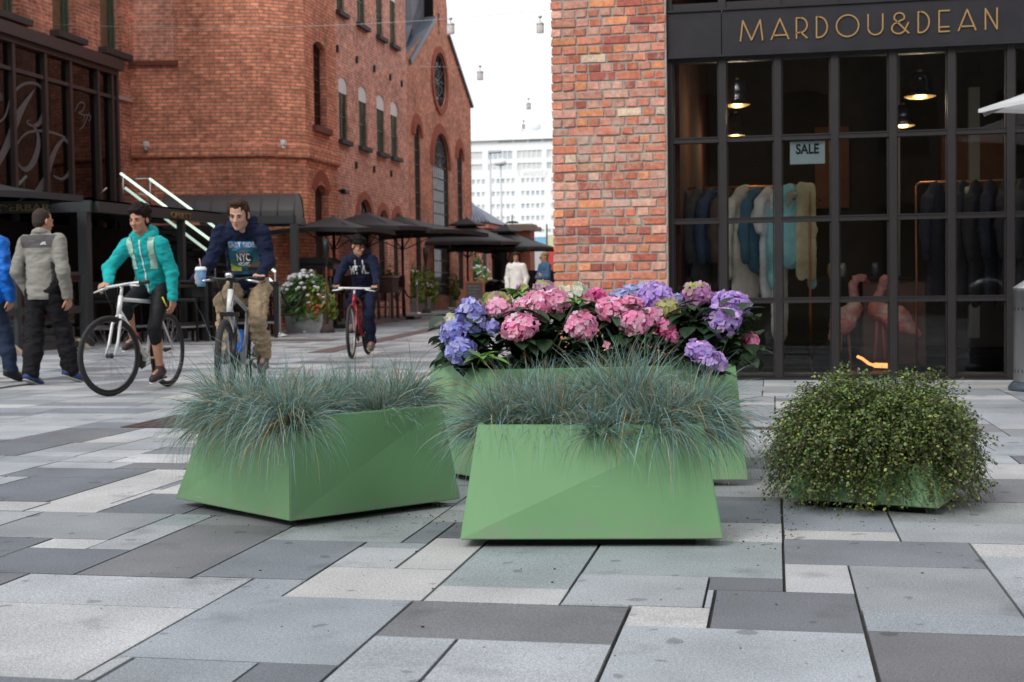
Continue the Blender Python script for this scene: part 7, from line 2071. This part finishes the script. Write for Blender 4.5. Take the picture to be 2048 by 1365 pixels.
# ---- stair with lit handrails and its canopy
st = thing('stair', 'dark outdoor stair with glowing handrails rising left in front of the brick building', 'stair', at(550, 660, 26.6))
def led(pts, D):
    f = MB(); f.tube([at(*p, D) for p in pts], .026, 8); return place(f.build('lit_handrail', M_LED, st))
DN, DF = 26.3, 27.3
led([(241, 347), (432, 489)], DN); led([(250, 376), (428, 512)], DN + .05); led([(299, 358), (551, 544)], DF); led([(535, 556), (548, 567)], DF + .02)
f = MB()
f.tube([at(234, 360, DF + .1), at(299, 358, DF)], .018, 6); f.tube([at(236, 390, DF + .1), at(296, 390, DF)], .014, 6)
for px_, y0, y1, D in ((246, 352, 408, DN), (300, 360, 420, DF), (550, 545, 662, DF), (430, 490, 600, DN)): f.tube([at(px_, y0, D), at(px_, y1, D)], .018, 6)
f.tube([at(196, 392, DN - .8), at(214, 376, DN - .8)], .016, 6)
place(f.build('rail_frame', M_STEELP, st))
f = MB()
for k in range(15):
    a = at(262 + k * 20, 425 + k * 14.6, DN + .05); b = at(262 + k * 20, 425 + k * 14.6, DF - .05)
    if a.z < .05: break
    f.box((a.x - .02, a.y, a.z - .04), (a.x + .24, b.y, a.z)); f.beam(Vector((a.x - .02, a.y + .02, a.z - .1)), Vector((b.x - .02, b.y - .02, a.z - .1)), .02, .14)
for D in (DN, DF): f.beam(at(225, 420, D), at(540, 650, D), .05, .24)
L0 = at(180, 425, DN); L1 = at(262, 425, DF); f.box((L0.x, L0.y, L0.z - .12), (L1.x, L1.y + .3, L0.z))
place(f.build('steps', M_BLACK, st))
f = MB(); f.face([at(246, 365, DN), at(430, 500, DN), at(430, 590, DN), at(246, 420, DN)]); place(f.build('glass_side', M_TGLASS, st))
f = MB()
cw_ = face_M(A_, B_)[0]
flatpoly(f, cw_, [(0, 0), (L1 if isinstance(L1, float) else 2.45, 0), (2.45, 2.35), (0, 2.35)], .06)
place(f.build('dark_entrance', mat('black_bar_wall'), octb))  # black sheet painted in for the shade under the canopy, no real opening
can = thing('barrel_canopy', 'dark barrel vaulted canopy on square posts in front of the brick building', 'canopy', at(583, 660, 27.2))
q0, q1 = at(400, 432, 28.0), at(588, 432, 28.0); q0.z = q1.z = 2.34
wv = UY * 1.3
f = MB()
for a, b in ((q0, q1), (q1, q1 + wv), (q0 + wv, q1 + wv)): f.beam(a, b, .1, .16)
place(f.build('beam', M_GREYST, can))
for q, pw_ in ((q1, .14), (at(521, 440, 27.95), .12)):
    f = MB(); f.box((q.x - pw_ / 2, q.y - pw_ / 2, .0), (q.x + pw_ / 2, q.y + pw_ / 2, 2.255)); place(f.build('post', M_GREYST, can))
f = MB(); NA = 14; c0, c1 = at(320, 420, 28.0), q1.copy(); c0.z = 2.42; c1.z = 2.42
def arcp(base, i):
    a = PI * i / NA; return base + wv * (.5 - .5 * math.cos(a)) + Vector((0, 0, .50 * math.sin(a)))
SEG = 8
for s_ in range(SEG):
    for i in range(NA):
        A1, A2 = c0.lerp(c1, s_ / SEG), c0.lerp(c1, (s_ + 1) / SEG)
        sg_ = lambda base, i, k: arcp(base, i) - Vector((0, 0, .0))
        f.face([arcp(A1, i), arcp(A2, i), arcp(A2, i + 1), arcp(A1, i + 1)], smooth=True)
for i in range(NA): f.face([c1 + wv * .5, arcp(c1, i), arcp(c1, i + 1)], smooth=False)
for s_ in range(SEG + 1):
    A1 = c0.lerp(c1, s_ / SEG); f.tube([arcp(A1, i) for i in range(NA + 1)], .018, 5)
place(f.build('fabric_vault', mat('charcoal_tarpaulin', (.050, .045, .045), .5, bump=.3, bscale=4), can))

# ---- bar tables, stools (dark, under the terrace; brown, along the facade)
M_WICK = mat('brown_wicker', (.045, .024, .02), .7, nscale=60, namp=.4); M_TTOP = mat('reddish_table_top', (.22, .10, .075), .4)
def bartable(label, p, z, L, W, H, top, body, group, rz=0, panel=True):
    t = thing('bar_table', label, 'table', (p.x, p.y, z), rz, group)
    f = MB(); f.box((-L / 2, -W / 2, H - .04), (L / 2, W / 2, H), bev=.005); f.build('table_top', top, t)
    if panel: f = MB(); f.box((-L / 2 + .03, -W / 2 + .03, H - .42), (L / 2 - .03, W / 2 - .03, H - .045)); f.build('panel', body, t)
    for sx in (-1, 1):
        for sy in (-1, 1):
            f = MB(); f.box((sx * (L / 2 - .06) - .03, sy * (W / 2 - .06) - .03, 0), (sx * (L / 2 - .06) + .03, sy * (W / 2 - .06) + .03, H - .425 if panel else H - .045)); f.build('leg', body, t)
    f = MB(); f.beam((-L / 2 + .09, -W / 2 + .06, .28), (L / 2 - .09, -W / 2 + .06, .28), .03, .03); f.beam((-L / 2 + .09, W / 2 - .06, .28), (L / 2 - .09, W / 2 - .06, .28), .03, .03); f.build('foot_rail', M_STEELP, t)
    return t
def stool(label, p, z, body, group, rz=0, proto=[None]):
    t = thing('bar_stool', label, 'bar stool', (p.x, p.y, z), rz, group)
    f = MB(); f.box((-.2, -.2, .70), (.2, .2, .76), bev=.01); f.build('seat', body, t)
    f = MB(); f.box((-.2, .16, .765), (.2, .2, 1.06), bev=.01); f.build('backrest', body, t)
    for sx in (-1, 1):
        for sy in (-1, 1):
            f = MB(); f.beam((sx * .17, sy * .17, .70), (sx * .19, sy * .19, 0), .035, .035); f.build('leg', body, t)
    f = MB(); f.beam((-.18, -.185, .26), (.18, -.185, .26), .025, .025); f.beam((-.18, .185, .26), (.18, .185, .26), .025, .025); f.build('foot_rail', M_STEELP, t)
    return t
g1, g2 = 'dark bar tables and stools on the bar terrace', 'brown bar tables and stools along the brick facade'
bartable('long black bar table behind the two cyclists', at(300, 600, 24.0), 0, 2.2, .6, 1.08, M_BLACK, M_BLKP, g1, rad(14), False)
bartable('black bar table under the stair, right of the cycling man', at(480, 600, 25.3), 0, 1.5, .6, 1.05, M_BLACK, M_BLKP, g1, rad(14), False)
for px_, D, rz, lab in ((205, 23.2, 20, 'black bar stool behind the front wheel of the white bicycle'), (330, 23.6, -10, 'black bar stool between the two nearer cyclists'), (375, 23.8, 15, 'black bar stool just left of the man with the cup'), (410, 24.1, 190, 'black bar stool behind the cup'), (520, 27.0, 8, 'black bar stool at the foot of the stair'), (255, 23.9, 185, 'black bar stool behind the knees of the woman in turquoise')):
    q = at(px_, 600, D); stool(lab, q, 0, M_BLKP, g1, rad(rz))
f = MB()
pr0, pr1 = GG(330, 690), GG(556, 668)
fen = thing('barrier_rail', 'low black barrier with two horizontal rails behind the cyclists', 'barrier', pr0)
for h in (.32, .98): f.beam(pr0 + Vector((0, 0, h)), pr1 + Vector((0, 0, h)), .05, .06)
place(f.build('rails', M_BLACK, fen))
for t_ in (.31, .98):
    q = pr0.lerp(pr1, t_); f = MB(); f.beam(q, q + Vector((0, 0, 1.02)), .07, .07); place(f.build('post', M_BLACK, fen))
deck = MB(); deck.box((XF + .02, 30.6, 0), (-9.55, 46, .14)); deck.box((-10.2, 29.5, .0), (-9.6, 30.58, .12))
tag(deck.build('terrace_deck', mat('grey_deck', (.25, .25, .26), .8, nscale=8), fixn=False), kind='structure')
for px_, D, L, lab in ((652, 30.8, .62, 'brown bar table with reddish top beside the brick corner, left of the boy'), (765, 33.5, .75, 'brown bar table just right of the boy on the red bicycle'), (715, 34.5, .8, 'brown bar table hidden behind the boy on the red bicycle')):
    q = at(px_, 600, D); bartable(lab, q, .14, L, .6, 1.05, M_TTOP, M_WICK, g2)
for px_, D, lab in ((628, 30.0, 'brown bar stool nearest the brick corner'), (684, 31.2, 'brown bar stool just left of the boy'), (790, 34.3, 'brown bar stool right of the boy, beside the white flowers'), (742, 32.8, 'brown bar stool right behind the rear wheel of the red bicycle')):
    stool(lab, at(px_, 600, D), .14 if D > 30.5 else .0, M_WICK, g2, rad(rf_.uniform(-20, 20)))
hood = MB(); q = at(633, 528, 29.4); hood.box((q.x - .45, q.y - .2, q.z - .12), (q.x + .45, q.y + .5, q.z)); hood.prism([(-.5, 0), (.5, 0), (.25, .13), (-.3, .13)], frame_M(Vector((q.x, q.y - .25, q.z + .001)), (1, 0, 0), (0, -1, 0)), -.8)
place(hood.build('door_hood', M_BLACK, octb))

# ---- stanchions and ropes
def stanchion(label, p, H=1.0):
    t = thing('rope_post', label, 'rope post', (p.x, p.y, gz(p.y)), 0, 'polished rope posts')
    f = MB(); f.lathe([(0, .0), (.165, 0), (.165, .02), (.12, .045), (.05, .075), (.03, .085), (0, .085)], n=20); f.build('base', M_CHROME, t)
    f = MB(); f.lathe([(.024, .08), (.024, H - .1), (.03, H - .09), (.03, H - .05), (.018, H - .045), (.016, H - .03), (.03, H), (0, H + .02)], n=12); f.build('pole', M_STEELP, t)
    return Vector((p.x, p.y, gz(p.y) + H - .07))
posts = {}
for k, (px_, py_, lab) in dict(a=(545, 657, 'rope post furthest left, at the foot of the stair'), b=(560, 674, 'rope post in front of the marguerites, left of two'), c=(612, 666, 'rope post in front of the marguerites, right of two'), d=(683, 645, 'rope post just left of the boy on the red bicycle'), e=(742, 648, 'rope post behind the rear wheel of the red bicycle'), f=(780, 640, 'rope post nearest the boy on his right, by the brown table'), g=(806, 634.5, 'rope post between the grey flower boxes, left of the torch'), h=(835, 630, 'rope post right beside the far torch')).items():
    posts[k] = stanchion(lab, GG(px_, py_), 1.02)
def rope(a, b, label, sagr=.32):
    f = MB(); pts = []
    for i in range(15):
        t = i / 14; p = a.lerp(b, t); p.z -= sagr * 4 * t * (1 - t); pts.append(p)
    f.tube(pts, .021, 8); o = f.build('rope', mat('black_rope', (.012, .011, .012), .8))
    tag(o, label, 'rope', 'black ropes between the posts')
    h = MB()
    for p, q in ((a, pts[1]), (b, pts[-2])): h.tube([p, p.lerp(q, .8)], .027, 8)
    h.build('hook', M_CHROME, o)
rope(posts['b'], posts['c'], 'black rope drooping in front of the marguerites', .42); rope(posts['a'], posts['b'], 'black rope at the foot of the stair', .4)
rope(posts['c'], posts['d'], 'black rope from the marguerites towards the boy', .35); rope(posts['g'], posts['h'], 'black rope drooping in front of the far grey flower boxes', .42); rope(posts['f'], posts['g'], 'black rope right of the boy, by the brown table', .4)
q = GG(575, 681); strip('door_mat', 'dark strip of paving under the rope posts by the marguerites', 'mat', q.x - .9, q.x + .9, q.y - .35, q.y + .3, 0, M_REDSTONE)
# ---- torches
for px_, yb, yt, lab in ((655, 666, 478, 'tall rust brown garden torch beside the marguerites'), (853, 629, 497, 'tall rust brown garden torch beside the far grey flower boxes')):
    p = GG(px_, yb); D = float(-(CM.T @ (np.array(p) - CO))[2]); H = (yb - yt) * D / FPX
    t = thing('garden_torch', lab, 'torch', (p.x, p.y, gz(p.y)), 0, 'garden torches')
    f = MB(); f.lathe([(0, 0), (.155, 0), (.15, .06), (.11, .14), (.04, .18), (0, .18)], n=18); f.build('base', mat('dark_stone_foot', (.06, .048, .045), .9), t)
    f = MB(); f.tube([(0, 0, .17), (0, 0, H * .72)], .02, 8); f.build('pole', mat('rust_pole', (.13, .05, .03), .8), t)
    f = MB(); f.lathe([(.02, H * .70), (.045, H * .80), (.075, H * .88), (.08, H), (.06, H), (.05, H * .9), (0, H * .9)], n=14); f.build('bowl', M_BLACK, t)
# ---- grey flower boxes with plants
M_CONC = mat('grey_concrete', (.25, .26, .26), .85, nscale=14, namp=.25); M_FOL = mat('box_plant_leaves', (1, 1, 1), .55, attr=True, trans=.2)
def flowerbox(lab, lab2, px0, px1, yb, H, rh_, nl, nf, seed, lean=0, col2=None):
    r = random.Random(seed); a, b = GG(px0, yb), GG(px1, yb); b = Vector((b.x, a.y + .1, 0)); W = max(.5, (b - a).length * (1.7 if seed > 1 else 1)); c = (a + b) / 2; z0 = gz(c.y)
    t = thing('flower_box', lab, 'planter', (c.x, c.y + W * .4, z0), 0, 'grey concrete flower boxes')
    f = MB(); h = W / 2
    f.prism([(-h * .92, 0), (h * .92, 0), (h, H), (-h, H)], frame_M(Vector((0, -h * .8, 0)), (1, 0, 0), (0, -1, 0)), -W * .8); f.build('box', M_CONC, t)
    p = thing('flowering_plant', lab2, 'plant', (c.x, c.y + W * .4, z0 + H), 0, 'flowering plants in the grey boxes')
    f = MB()
    for i in range(nl):
        az, el, k = r.uniform(0, 6.28), r.uniform(-.5, 1.5), r.uniform(.55, 1.08)
        q = Vector((math.cos(az) * math.cos(el) * h * 1.35 * k + lean * max(0, el), math.sin(az) * math.cos(el) * h * 1.0 * k, .05 + math.sin(el) * rh_ * k * (1.0 if el > 0 else .55)))
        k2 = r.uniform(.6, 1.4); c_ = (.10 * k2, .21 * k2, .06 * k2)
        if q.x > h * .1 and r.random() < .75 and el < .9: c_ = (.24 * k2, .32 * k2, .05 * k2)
        if col2 and r.random() < .3: c_ = tuple(v * k2 for v in col2)
        n_ = Vector((r.gauss(0, 1), r.gauss(-.3, 1), r.gauss(.4, 1))).normalized(); u = n_.orthogonal().normalized(); v = n_.cross(u); L = r.uniform(.035, .085)
        f.face([q - u * L, q + v * L * .5, q + u * L, q - v * L * .5], 0, c_)
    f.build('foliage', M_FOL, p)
    g = MB()
    for i in range(nf):
        az, el, k = r.uniform(0, 6.28), r.uniform(.2, 1.5), r.uniform(.95, 1.15)
        q = Vector((math.cos(az) * math.cos(el) * h * 1.25 * k - h * .25 * (nf > 60), math.sin(az) * math.cos(el) * h * k, .05 + math.sin(el) * rh_ * k)); g.ell(q, (.05, .05, .035), 0, (.8, .8, .75), 3)
    tag(g.build('flowers', M_WHITE, p), kind='stuff')
    if seed == 1:
        g = MB()
        for i in range(14): g.ell((r.uniform(.1, h), -h * .95, r.uniform(.0, rh_ * .5)), (.028, .02, .028), 0, (.6, .12, .05), 4)
        g.build('red_flowers', mat('orange_red_petals', (.5, .10, .04), .6), p)
flowerbox('large grey concrete flower box in front of the brick corner', 'white marguerites with yellow green leaves in the nearest grey box', 568, 640, 667, .40, .74, 2600, 110, 1)
flowerbox('grey flower box nearest the boy on his right', 'white flowering plant in the box nearest the boy', 788, 819, 626, .45, .95, 2600, 110, 2)
flowerbox('grey flower box just left of the far torch', 'white flowering plant in the box left of the far torch', 818, 846, 623, .45, .95, 2600, 110, 3)
flowerbox('grey flower box just right of the far torch', 'white flowering plant in the box right of the far torch', 856, 886, 616, .45, .95, 2600, 110, 4)
flowerbox('grey flower box left of the chalkboard', 'bushy plant in the box left of the chalkboard', 898, 929, 609, .45, .9, 2600, 60, 5, 0, (.2, .13, .03))
flowerbox('small grey flower box behind the chalkboard', 'white flowering plant peeping over the chalkboard', 940, 962, 601, .45, .9, 900, 50, 6)
for px_, py_, lab in ((752, 548, 'green potted herb on the tables right of the boy'), (774, 552, 'second green potted herb right of the boy, beside a pale ball')):
    q = at(px_, py_ + 10, 34); t = thing('potted_plant', lab, 'plant', q)
    f = MB()
    for i in range(300):
        d = Vector((rf_.gauss(0, .14), rf_.gauss(0, .14), rf_.gauss(.02, .1))); n_ = Vector((rf_.gauss(0, 1), rf_.gauss(0, 1), rf_.gauss(0, 1))).normalized(); u = n_.orthogonal().normalized() * .045; v = n_.cross(u); f.face([d - u, d + v * .6, d + u, d - v * .6], 0, (.05, .15 * rf_.uniform(.6, 1.3), .03))
    f.build('foliage', M_FOL, t); f = MB(); f.lathe([(0, -.28), (.09, -.28), (.12, -.1), (0, -.1)], n=12); f.build('pot', M_WICK, t)

# ---- black parasols
M_BCAN = mat('black_canvas', (.024, .024, .027), .65, nscale=3, namp=.2)
def parasol(label, px_, D, y_edge, y_ap, hw, rot_=45, cap_=True, arm=False):
    q = at(px_, 500, D); ze, za = at(px_, y_edge, D).z, at(px_, y_ap, D).z; z0 = gz(q.y)
    t = thing('parasol', label, 'parasol', (q.x, q.y, z0), 0, 'black terrace parasols')
    canopy(t, hw, ze - z0, za - z0, M_BCAN, rot=rot_, cap_=cap_, val=.10, sag=.12)
    f = MB(); f.tube([(0, 0, .05), (0, 0, za - z0)], .035, 10); f.build('pole', M_BLACK, t)
    f = MB(); f.box((-.4, -.4, .0), (.4, .4, .08), bev=.01); f.build('base', M_BLACK, t)
parasol('black parasol nearest the brick corner, half hidden', 668, 30.6, 462, 432, 1.5, 38, False)
parasol('black parasol behind the head of the boy', 735, 34, 460, 425, 2.1, 38, False)
parasol('black parasol between the boy and the capped one', 805, 36, 467, 433, 2.45, 32, False)
parasol('wide black capped parasol in front of the gabled hall', 935, 45, 489, 446, 2.5, 38)
parasol('black capped parasol furthest right, above the two women', 1012, 46, 499, 460, 2.1, 30)
parasol('black parasol at the back between the two capped ones', 985, 52, 478, 464, 1.9, 45, False)
parasol('black parasol cut off at the far left under the script lettering', -45, 21.2, 396, 356, 1.75, 5, False)

# ---- bar kiosk, chalkboard, sculpture
kq = at(920, 560, 60); kz = gz(kq.y)
ki = thing('bar_kiosk', 'black framed open bar hung with green plants under the capped parasol', 'bar', (kq.x, kq.y, kz)); ki.scale = (1.2, 1.2, 1.2)
for x in (-1.5, -.72, .1, .95, 1.5):
    f = MB(); f.box((x - .06, -.06, 0), (x + .06, .06, 1.98)); f.build('post', M_BLACK, ki)
f = MB(); f.box((-1.6, -.1, 1.985), (1.6, 1.6, 2.12)); f.build('roof', M_BLACK, ki)
f = MB(); f.box((-1.55, -.16, .0), (1.55, -.065, .62)); f.box((-1.6, -.3, .625), (1.6, .1, .67)); f.build('counter', M_BLACK, ki)
f = MB()
for z in (.25, .42): f.box((-1.0, -.175, z), (-.3, -.162, z + .035))
f.build('pale_boards', mat('pale_board', (.5, .52, .52), .6), ki)
for x, c_ in ((-.35, (.03, .10, .05)), (.55, (.03, .17, .05))):
    f = MB(); f.tube([(x, .3, 1.98), (x, .3, 1.2), (x + .05, .3, .9)], .03, 5, 0, (.03, .08, .03)); f.ell((x, .3, 1.2), (.14, .13, .24), 0, (.02, .06, .02), 6)
    for i in range(420):
        d = Vector((x + rf_.gauss(0, .16), .3 + rf_.gauss(0, .15), 1.2 + rf_.gauss(0, .26))); n_ = Vector((rf_.gauss(0, 1), rf_.gauss(0, 1), rf_.gauss(0, 1))).normalized(); u = n_.orthogonal().normalized() * .05; v = n_.cross(u); k = rf_.uniform(.5, 1.6); f.face([d - u, d + v * .7, d + u, d - v * .7], 0, tuple(w_ * k for w_ in c_))
    f.build('hanging_plant', M_FOL)
pl = [o for o in bpy.data.objects if o.name.startswith('hanging_plant')]
for o, lab in zip(sorted(pl, key=lambda o: o.name), ('dark hanging plant at the left in the black open bar', 'bright green hanging plant at the right in the black open bar')):
    o.location = (kq.x, kq.y, kz); o.scale = (1.2, 1.2, 1.2); tag(o, lab, 'plant')
for (x, z, c_, nm, lab) in ((-1.02, 1.62, (.75, .5, .08), 'amber_bulb', 'small amber lamp hanging left in the black open bar'), (-.55, 1.55, (.85, .35, .15), 'orange_bulb', 'small orange lamp hanging beside the dark plant')):
    f = MB(); f.ell((kq.x + x, kq.y - .2, kz + z), (.06, .06, .06), n=6); o = f.build('hanging_lamp', mat(nm, c_, .5, emit=c_, estr=1.2)); tag(o, lab, 'lamp')
    c = MB(); c.tube([(kq.x + x, kq.y - .2, kz + z + .05), (kq.x + x, kq.y - .09, kz + 1.99)], .008, 5); c.build('cord', M_BLACK, o)
f = MB(); f.box((kq.x - .45, kq.y + .1, kz + 1.5), (kq.x - .12, kq.y + .16, kz + 1.62)); f.box((kq.x - 1.22, kq.y + .1, kz + 1.0), (kq.x - 1.16, kq.y + .14, kz + 1.8)); tag(f.build('blue_sign', mat('cyan_sign', (.05, .35, .5), .5)), 'small cyan sign hanging in the black open bar', 'sign')
cq = at(949, 608, 43.0); D = float(-(CM.T @ (np.array(cq) - CO))[2]); s_ = D / FPX
cb_ = thing('chalkboard', 'standing chalkboard with reddish wooden frame on the paving', 'chalkboard', (cq.x, cq.y, gz(cq.y)))
H = 58 * s_; W = 41 * s_
MCB = frame_M(Vector((-W / 2, 0, 0)), (1, 0, 0), (0, -1, .0))
f = MB(); fw = W * .09
f.box((0, 0, -.02), (fw, H, .03), M=MCB); f.box((W - fw, 0, -.02), (W, H, .03), M=MCB); f.box((fw, H - fw, -.018), (W - fw, H, .028), M=MCB); f.box((fw, H * .17, -.018), (W - fw, H * .17 + fw, .028), M=MCB)
f.beam((-W / 2 + .04, .05, H * .9), (-W / 2 + .04, .5, 0), .04, .04); f.beam((W / 2 - .04, .05, H * .9), (W / 2 - .04, .5, 0), .04, .04); f.build('frame', mat('red_wood_frame', (.62, .22, .12), .6), cb_)
f = MB(); f.box((fw, H * .17 + fw, -.01), (W - fw, H - fw, .01), M=MCB); f.build('board', mat('slate_board', (.17, .185, .195), .7, nscale=6, namp=.4), cb_)
lt = MB(); rc_ = random.Random(4)
for r in range(5):
    x = W * (.2 + .05 * (r % 2)); z = H * (.82 - r * .11)
    while x < W * (.75 if r < 2 else .6):
        x2 = x + W * rc_.uniform(.03, .07); strokes(lt, MCB @ Matrix.Translation((0, 0, .011)), [[(x, z), ((x + x2) / 2, z + H * .035), (x2, z + H * .005)]], H * .011, .002); x = x2 + W * rc_.uniform(.012, .03)
lt.ell(MCB @ Vector((W * .78, H * .34, .012)), (W * .09, .004, H * .075), n=6); lt.build('chalk_marks', mat('chalk', (.5, .52, .5), .9), cb_)
sq = at(987, 604, 47.0); sc0 = thing('bull_sculpture', 'dark bronze bull like sculpture and column behind the chalkboard', 'sculpture', (sq.x, sq.y, gz(sq.y)))
D = float(-(CM.T @ (np.array(sq) - CO))[2]); s_ = D / FPX
b = Blob(.06); b.chain([V3(-18 * s_, .3, 22 * s_), V3(0, .0, 34 * s_), V3(14 * s_, -.2, 38 * s_)], [.30, .34, .28]); b.chain([V3(14 * s_, -.2, 38 * s_), V3(24 * s_, -.3, 30 * s_), V3(26 * s_, -.3, 18 * s_)], [.24, .18, .12])
for x, y in ((-12, .3), (-6, -.1), (8, -.1), (14, .2)): b.cap(V3(x * s_, y, 26 * s_), V3(x * s_, y, 0.02), .15, .09)
b.build('body', mat('dark_bronze', (.022, .02, .021), .35, .5), sc0, .025, .03, 3, 3)
f = MB(); f.lathe([(.24, 0), (.24, 95 * s_), (.3, 97 * s_), (.3, 110 * s_)], (2 * s_, 1.0, 0), 18); f.build('column', M_BLACK, sc0)

# ---- hoarding and fence at the end of the street
hq = PY(1076, 487, 62); zz = gz(62)
ho = thing('hoarding', 'blue and red hoarding at the end of the street beside the brick pier', 'hoarding', (hq.x, 62, zz))
def hpan(x0, x1, y0, y1, m_, nm, dy=0):
    a, b = PY(x0, y1, 62), PY(x1, y0, 62); f = MB(); f.box((a.x, 62 + dy, max(a.z, zz)), (b.x, 62.05 + dy, b.z)); return place(f.build(nm, m_, ho))
hpan(1061, 1092, 474, 500, mat('sky_blue_board', (.22, .50, .75), .6), 'blue_board'); hpan(1093, 1112, 470, 497, mat('cream_board', (.7, .68, .45), .6), 'cream_board'); hpan(1096, 1125, 498, 600, mat('red_board', (.55, .06, .05), .6), 'red_board'); hpan(1061, 1095, 501, 540, mat('pale_board'), 'white_board')
hpan(1000, 1014, 512, 546, mat('pale_board'), 'white_notice', -.3)
f0, f1 = PY(1040, 600, 48), PY(1110, 600, 48)
fe = thing('black_fence', 'black slatted fence behind the two women', 'fence', (f0.x, 48, gz(48)))
f = MB()
for i in range(26): x = f0.x + (f1.x - f0.x) * i / 25; f.box((x - .025, 48, gz(48)), (x + .025, 48.03, PY(1070, 541, 48).z))
f.box((f0.x, 48.031, gz(48) + .3), (f1.x, 48.06, gz(48) + .38)); f.box((f0.x, 48.031, 1.2), (f1.x, 48.06, 1.28))
place(f.build('slats', M_BLACK, fe))
for px_, yt, D, r, lab, col in ((983, 305, 110, .09, 'thin pale street lamp post in front of the white office block, left one', (.45, .47, .5)), (1004, 333, 105, .08, 'thin pale street lamp post with a round head, right of the taller one', (.45, .47, .5)), (1094, 449, 58, .05, 'dark green post beside the brick pier', (.02, .09, .06)), (1025, 430, 70, .04, 'dark lamp post with a flat black hood', (.03, .04, .04))):
    q = at(px_, 500, D); zt = at(px_, yt, D).z; z0 = gz(min(q.y, 64))
    t = thing('lamp_post' if 'lamp' in lab else 'green_post', lab, 'post', (q.x, q.y, z0))
    f = MB(); f.tube([(0, 0, 0), (0, 0, zt - z0)], [r, r * .7], 8); f.build('pole', mat('post_%d' % int(1000 * col[0] + 10 * col[2]), col, .5), t)
    if 'round head' in lab: f = MB(); f.lathe([(0, 0), (.35, .05), (.5, .25), (.3, .5), (0, .55)], (0, 0, zt - z0), 12); f.build('head', M_WHITE, t)
    elif 'hood' in lab: f = MB(); zz_ = at(px_, 447, D).z - z0; f.lathe([(.05, .12), (.25, .1), (.36, 0), (0, .0)], (0, 0, zz_), 12); f.build('hood', M_BLACK, t)
    elif 'left one' in lab: f = MB(); f.box((-.1, -.3, zt - z0 - .1), (.9, .3, zt - z0 + .1), bev=.03); f.build('head', mat('post_455'), t)

# ---- lanterns on wires across the street
lanterns = [(901, 38, 46, 68, 25, 'lantern on the nearest wire, left, close to the gable'), (1080, 34, 45, 66, 25, 'lantern on the nearest wire, right, close to the brick pier'), (960, 133, 142, 160, 33, 'lantern alone on the second wire'), (1057, 198, 206, 219, 41, 'lantern on the third wire'), (1047, 243, 249, 258, 48, 'smallest faint lantern just above the white office block'), (1110, 200, 206, 219, 41, 'lantern of the third wire behind the brick pier')]
for px_, yw, y0, y1, D, lab in lanterns[:5]:
    a = at(px_, yw, D); zt, zb_ = at(px_, y0, D).z, at(px_, y1, D).z; H = zt - zb_; R_ = H * .36
    t = thing('hanging_lantern', lab, 'lantern', (a.x, a.y, zb_), 0, 'lanterns on wires across the street')
    f = MB(); f.lathe([(R_, 0), (R_, H * .76), (R_ * .96, H * .76)], n=14); f.build('glass', mat('frosted_lantern_glass', (.9, .9, .9), .5, trans=.6), t)
    f = MB(); f.lathe([(0, H * 1.0), (R_ * .75, H * .98), (R_ * 1.04, H * .86), (R_ * 1.04, H * .76), (R_ * .9, H * .75)], n=14); f.build('cap', mat('grey_lantern_metal', (.55, .56, .56), .5, .3), t)
    f = MB(); f.tube([(0, 0, H), (0, 0, a.z - zb_)], .008, 5); f.ell((0, 0, a.z - zb_), (.04, .04, .03), n=4); f.build('hanger', mat('grey_lantern_metal'), t)
for D, px_, yw, lab in ((25, 990, 36, 'nearest wire across the street carrying two lanterns'), (33, 960, 133, 'second wire across the street with one lantern'), (41, 1057, 198, 'third wire across the street'), (48, 1047, 243, 'furthest wire across the street')):
    c = at(px_, yw, D); pts = []
    x0, x1 = (XF + .05 if D > 30 else -10.4), -2.0
    if D == 25: x0 = -13.9
    z0 = c.z + (.25 if D < 40 else .15)
    for i in range(25):
        x = x0 + (x1 - x0) * i / 24; t_ = (x - x0) / (x1 - x0); pts.append((x, c.y + (x - c.x) * .05, z0 - 4 * t_ * (1 - t_) * (z0 - c.z) * 1.05))
    f = MB(); f.tube(pts, .0035, 5); tag(f.build('overhead_wire', mat('pale_wire', (.5, .5, .5), .5, .3)), lab, 'wire', 'wires across the street')
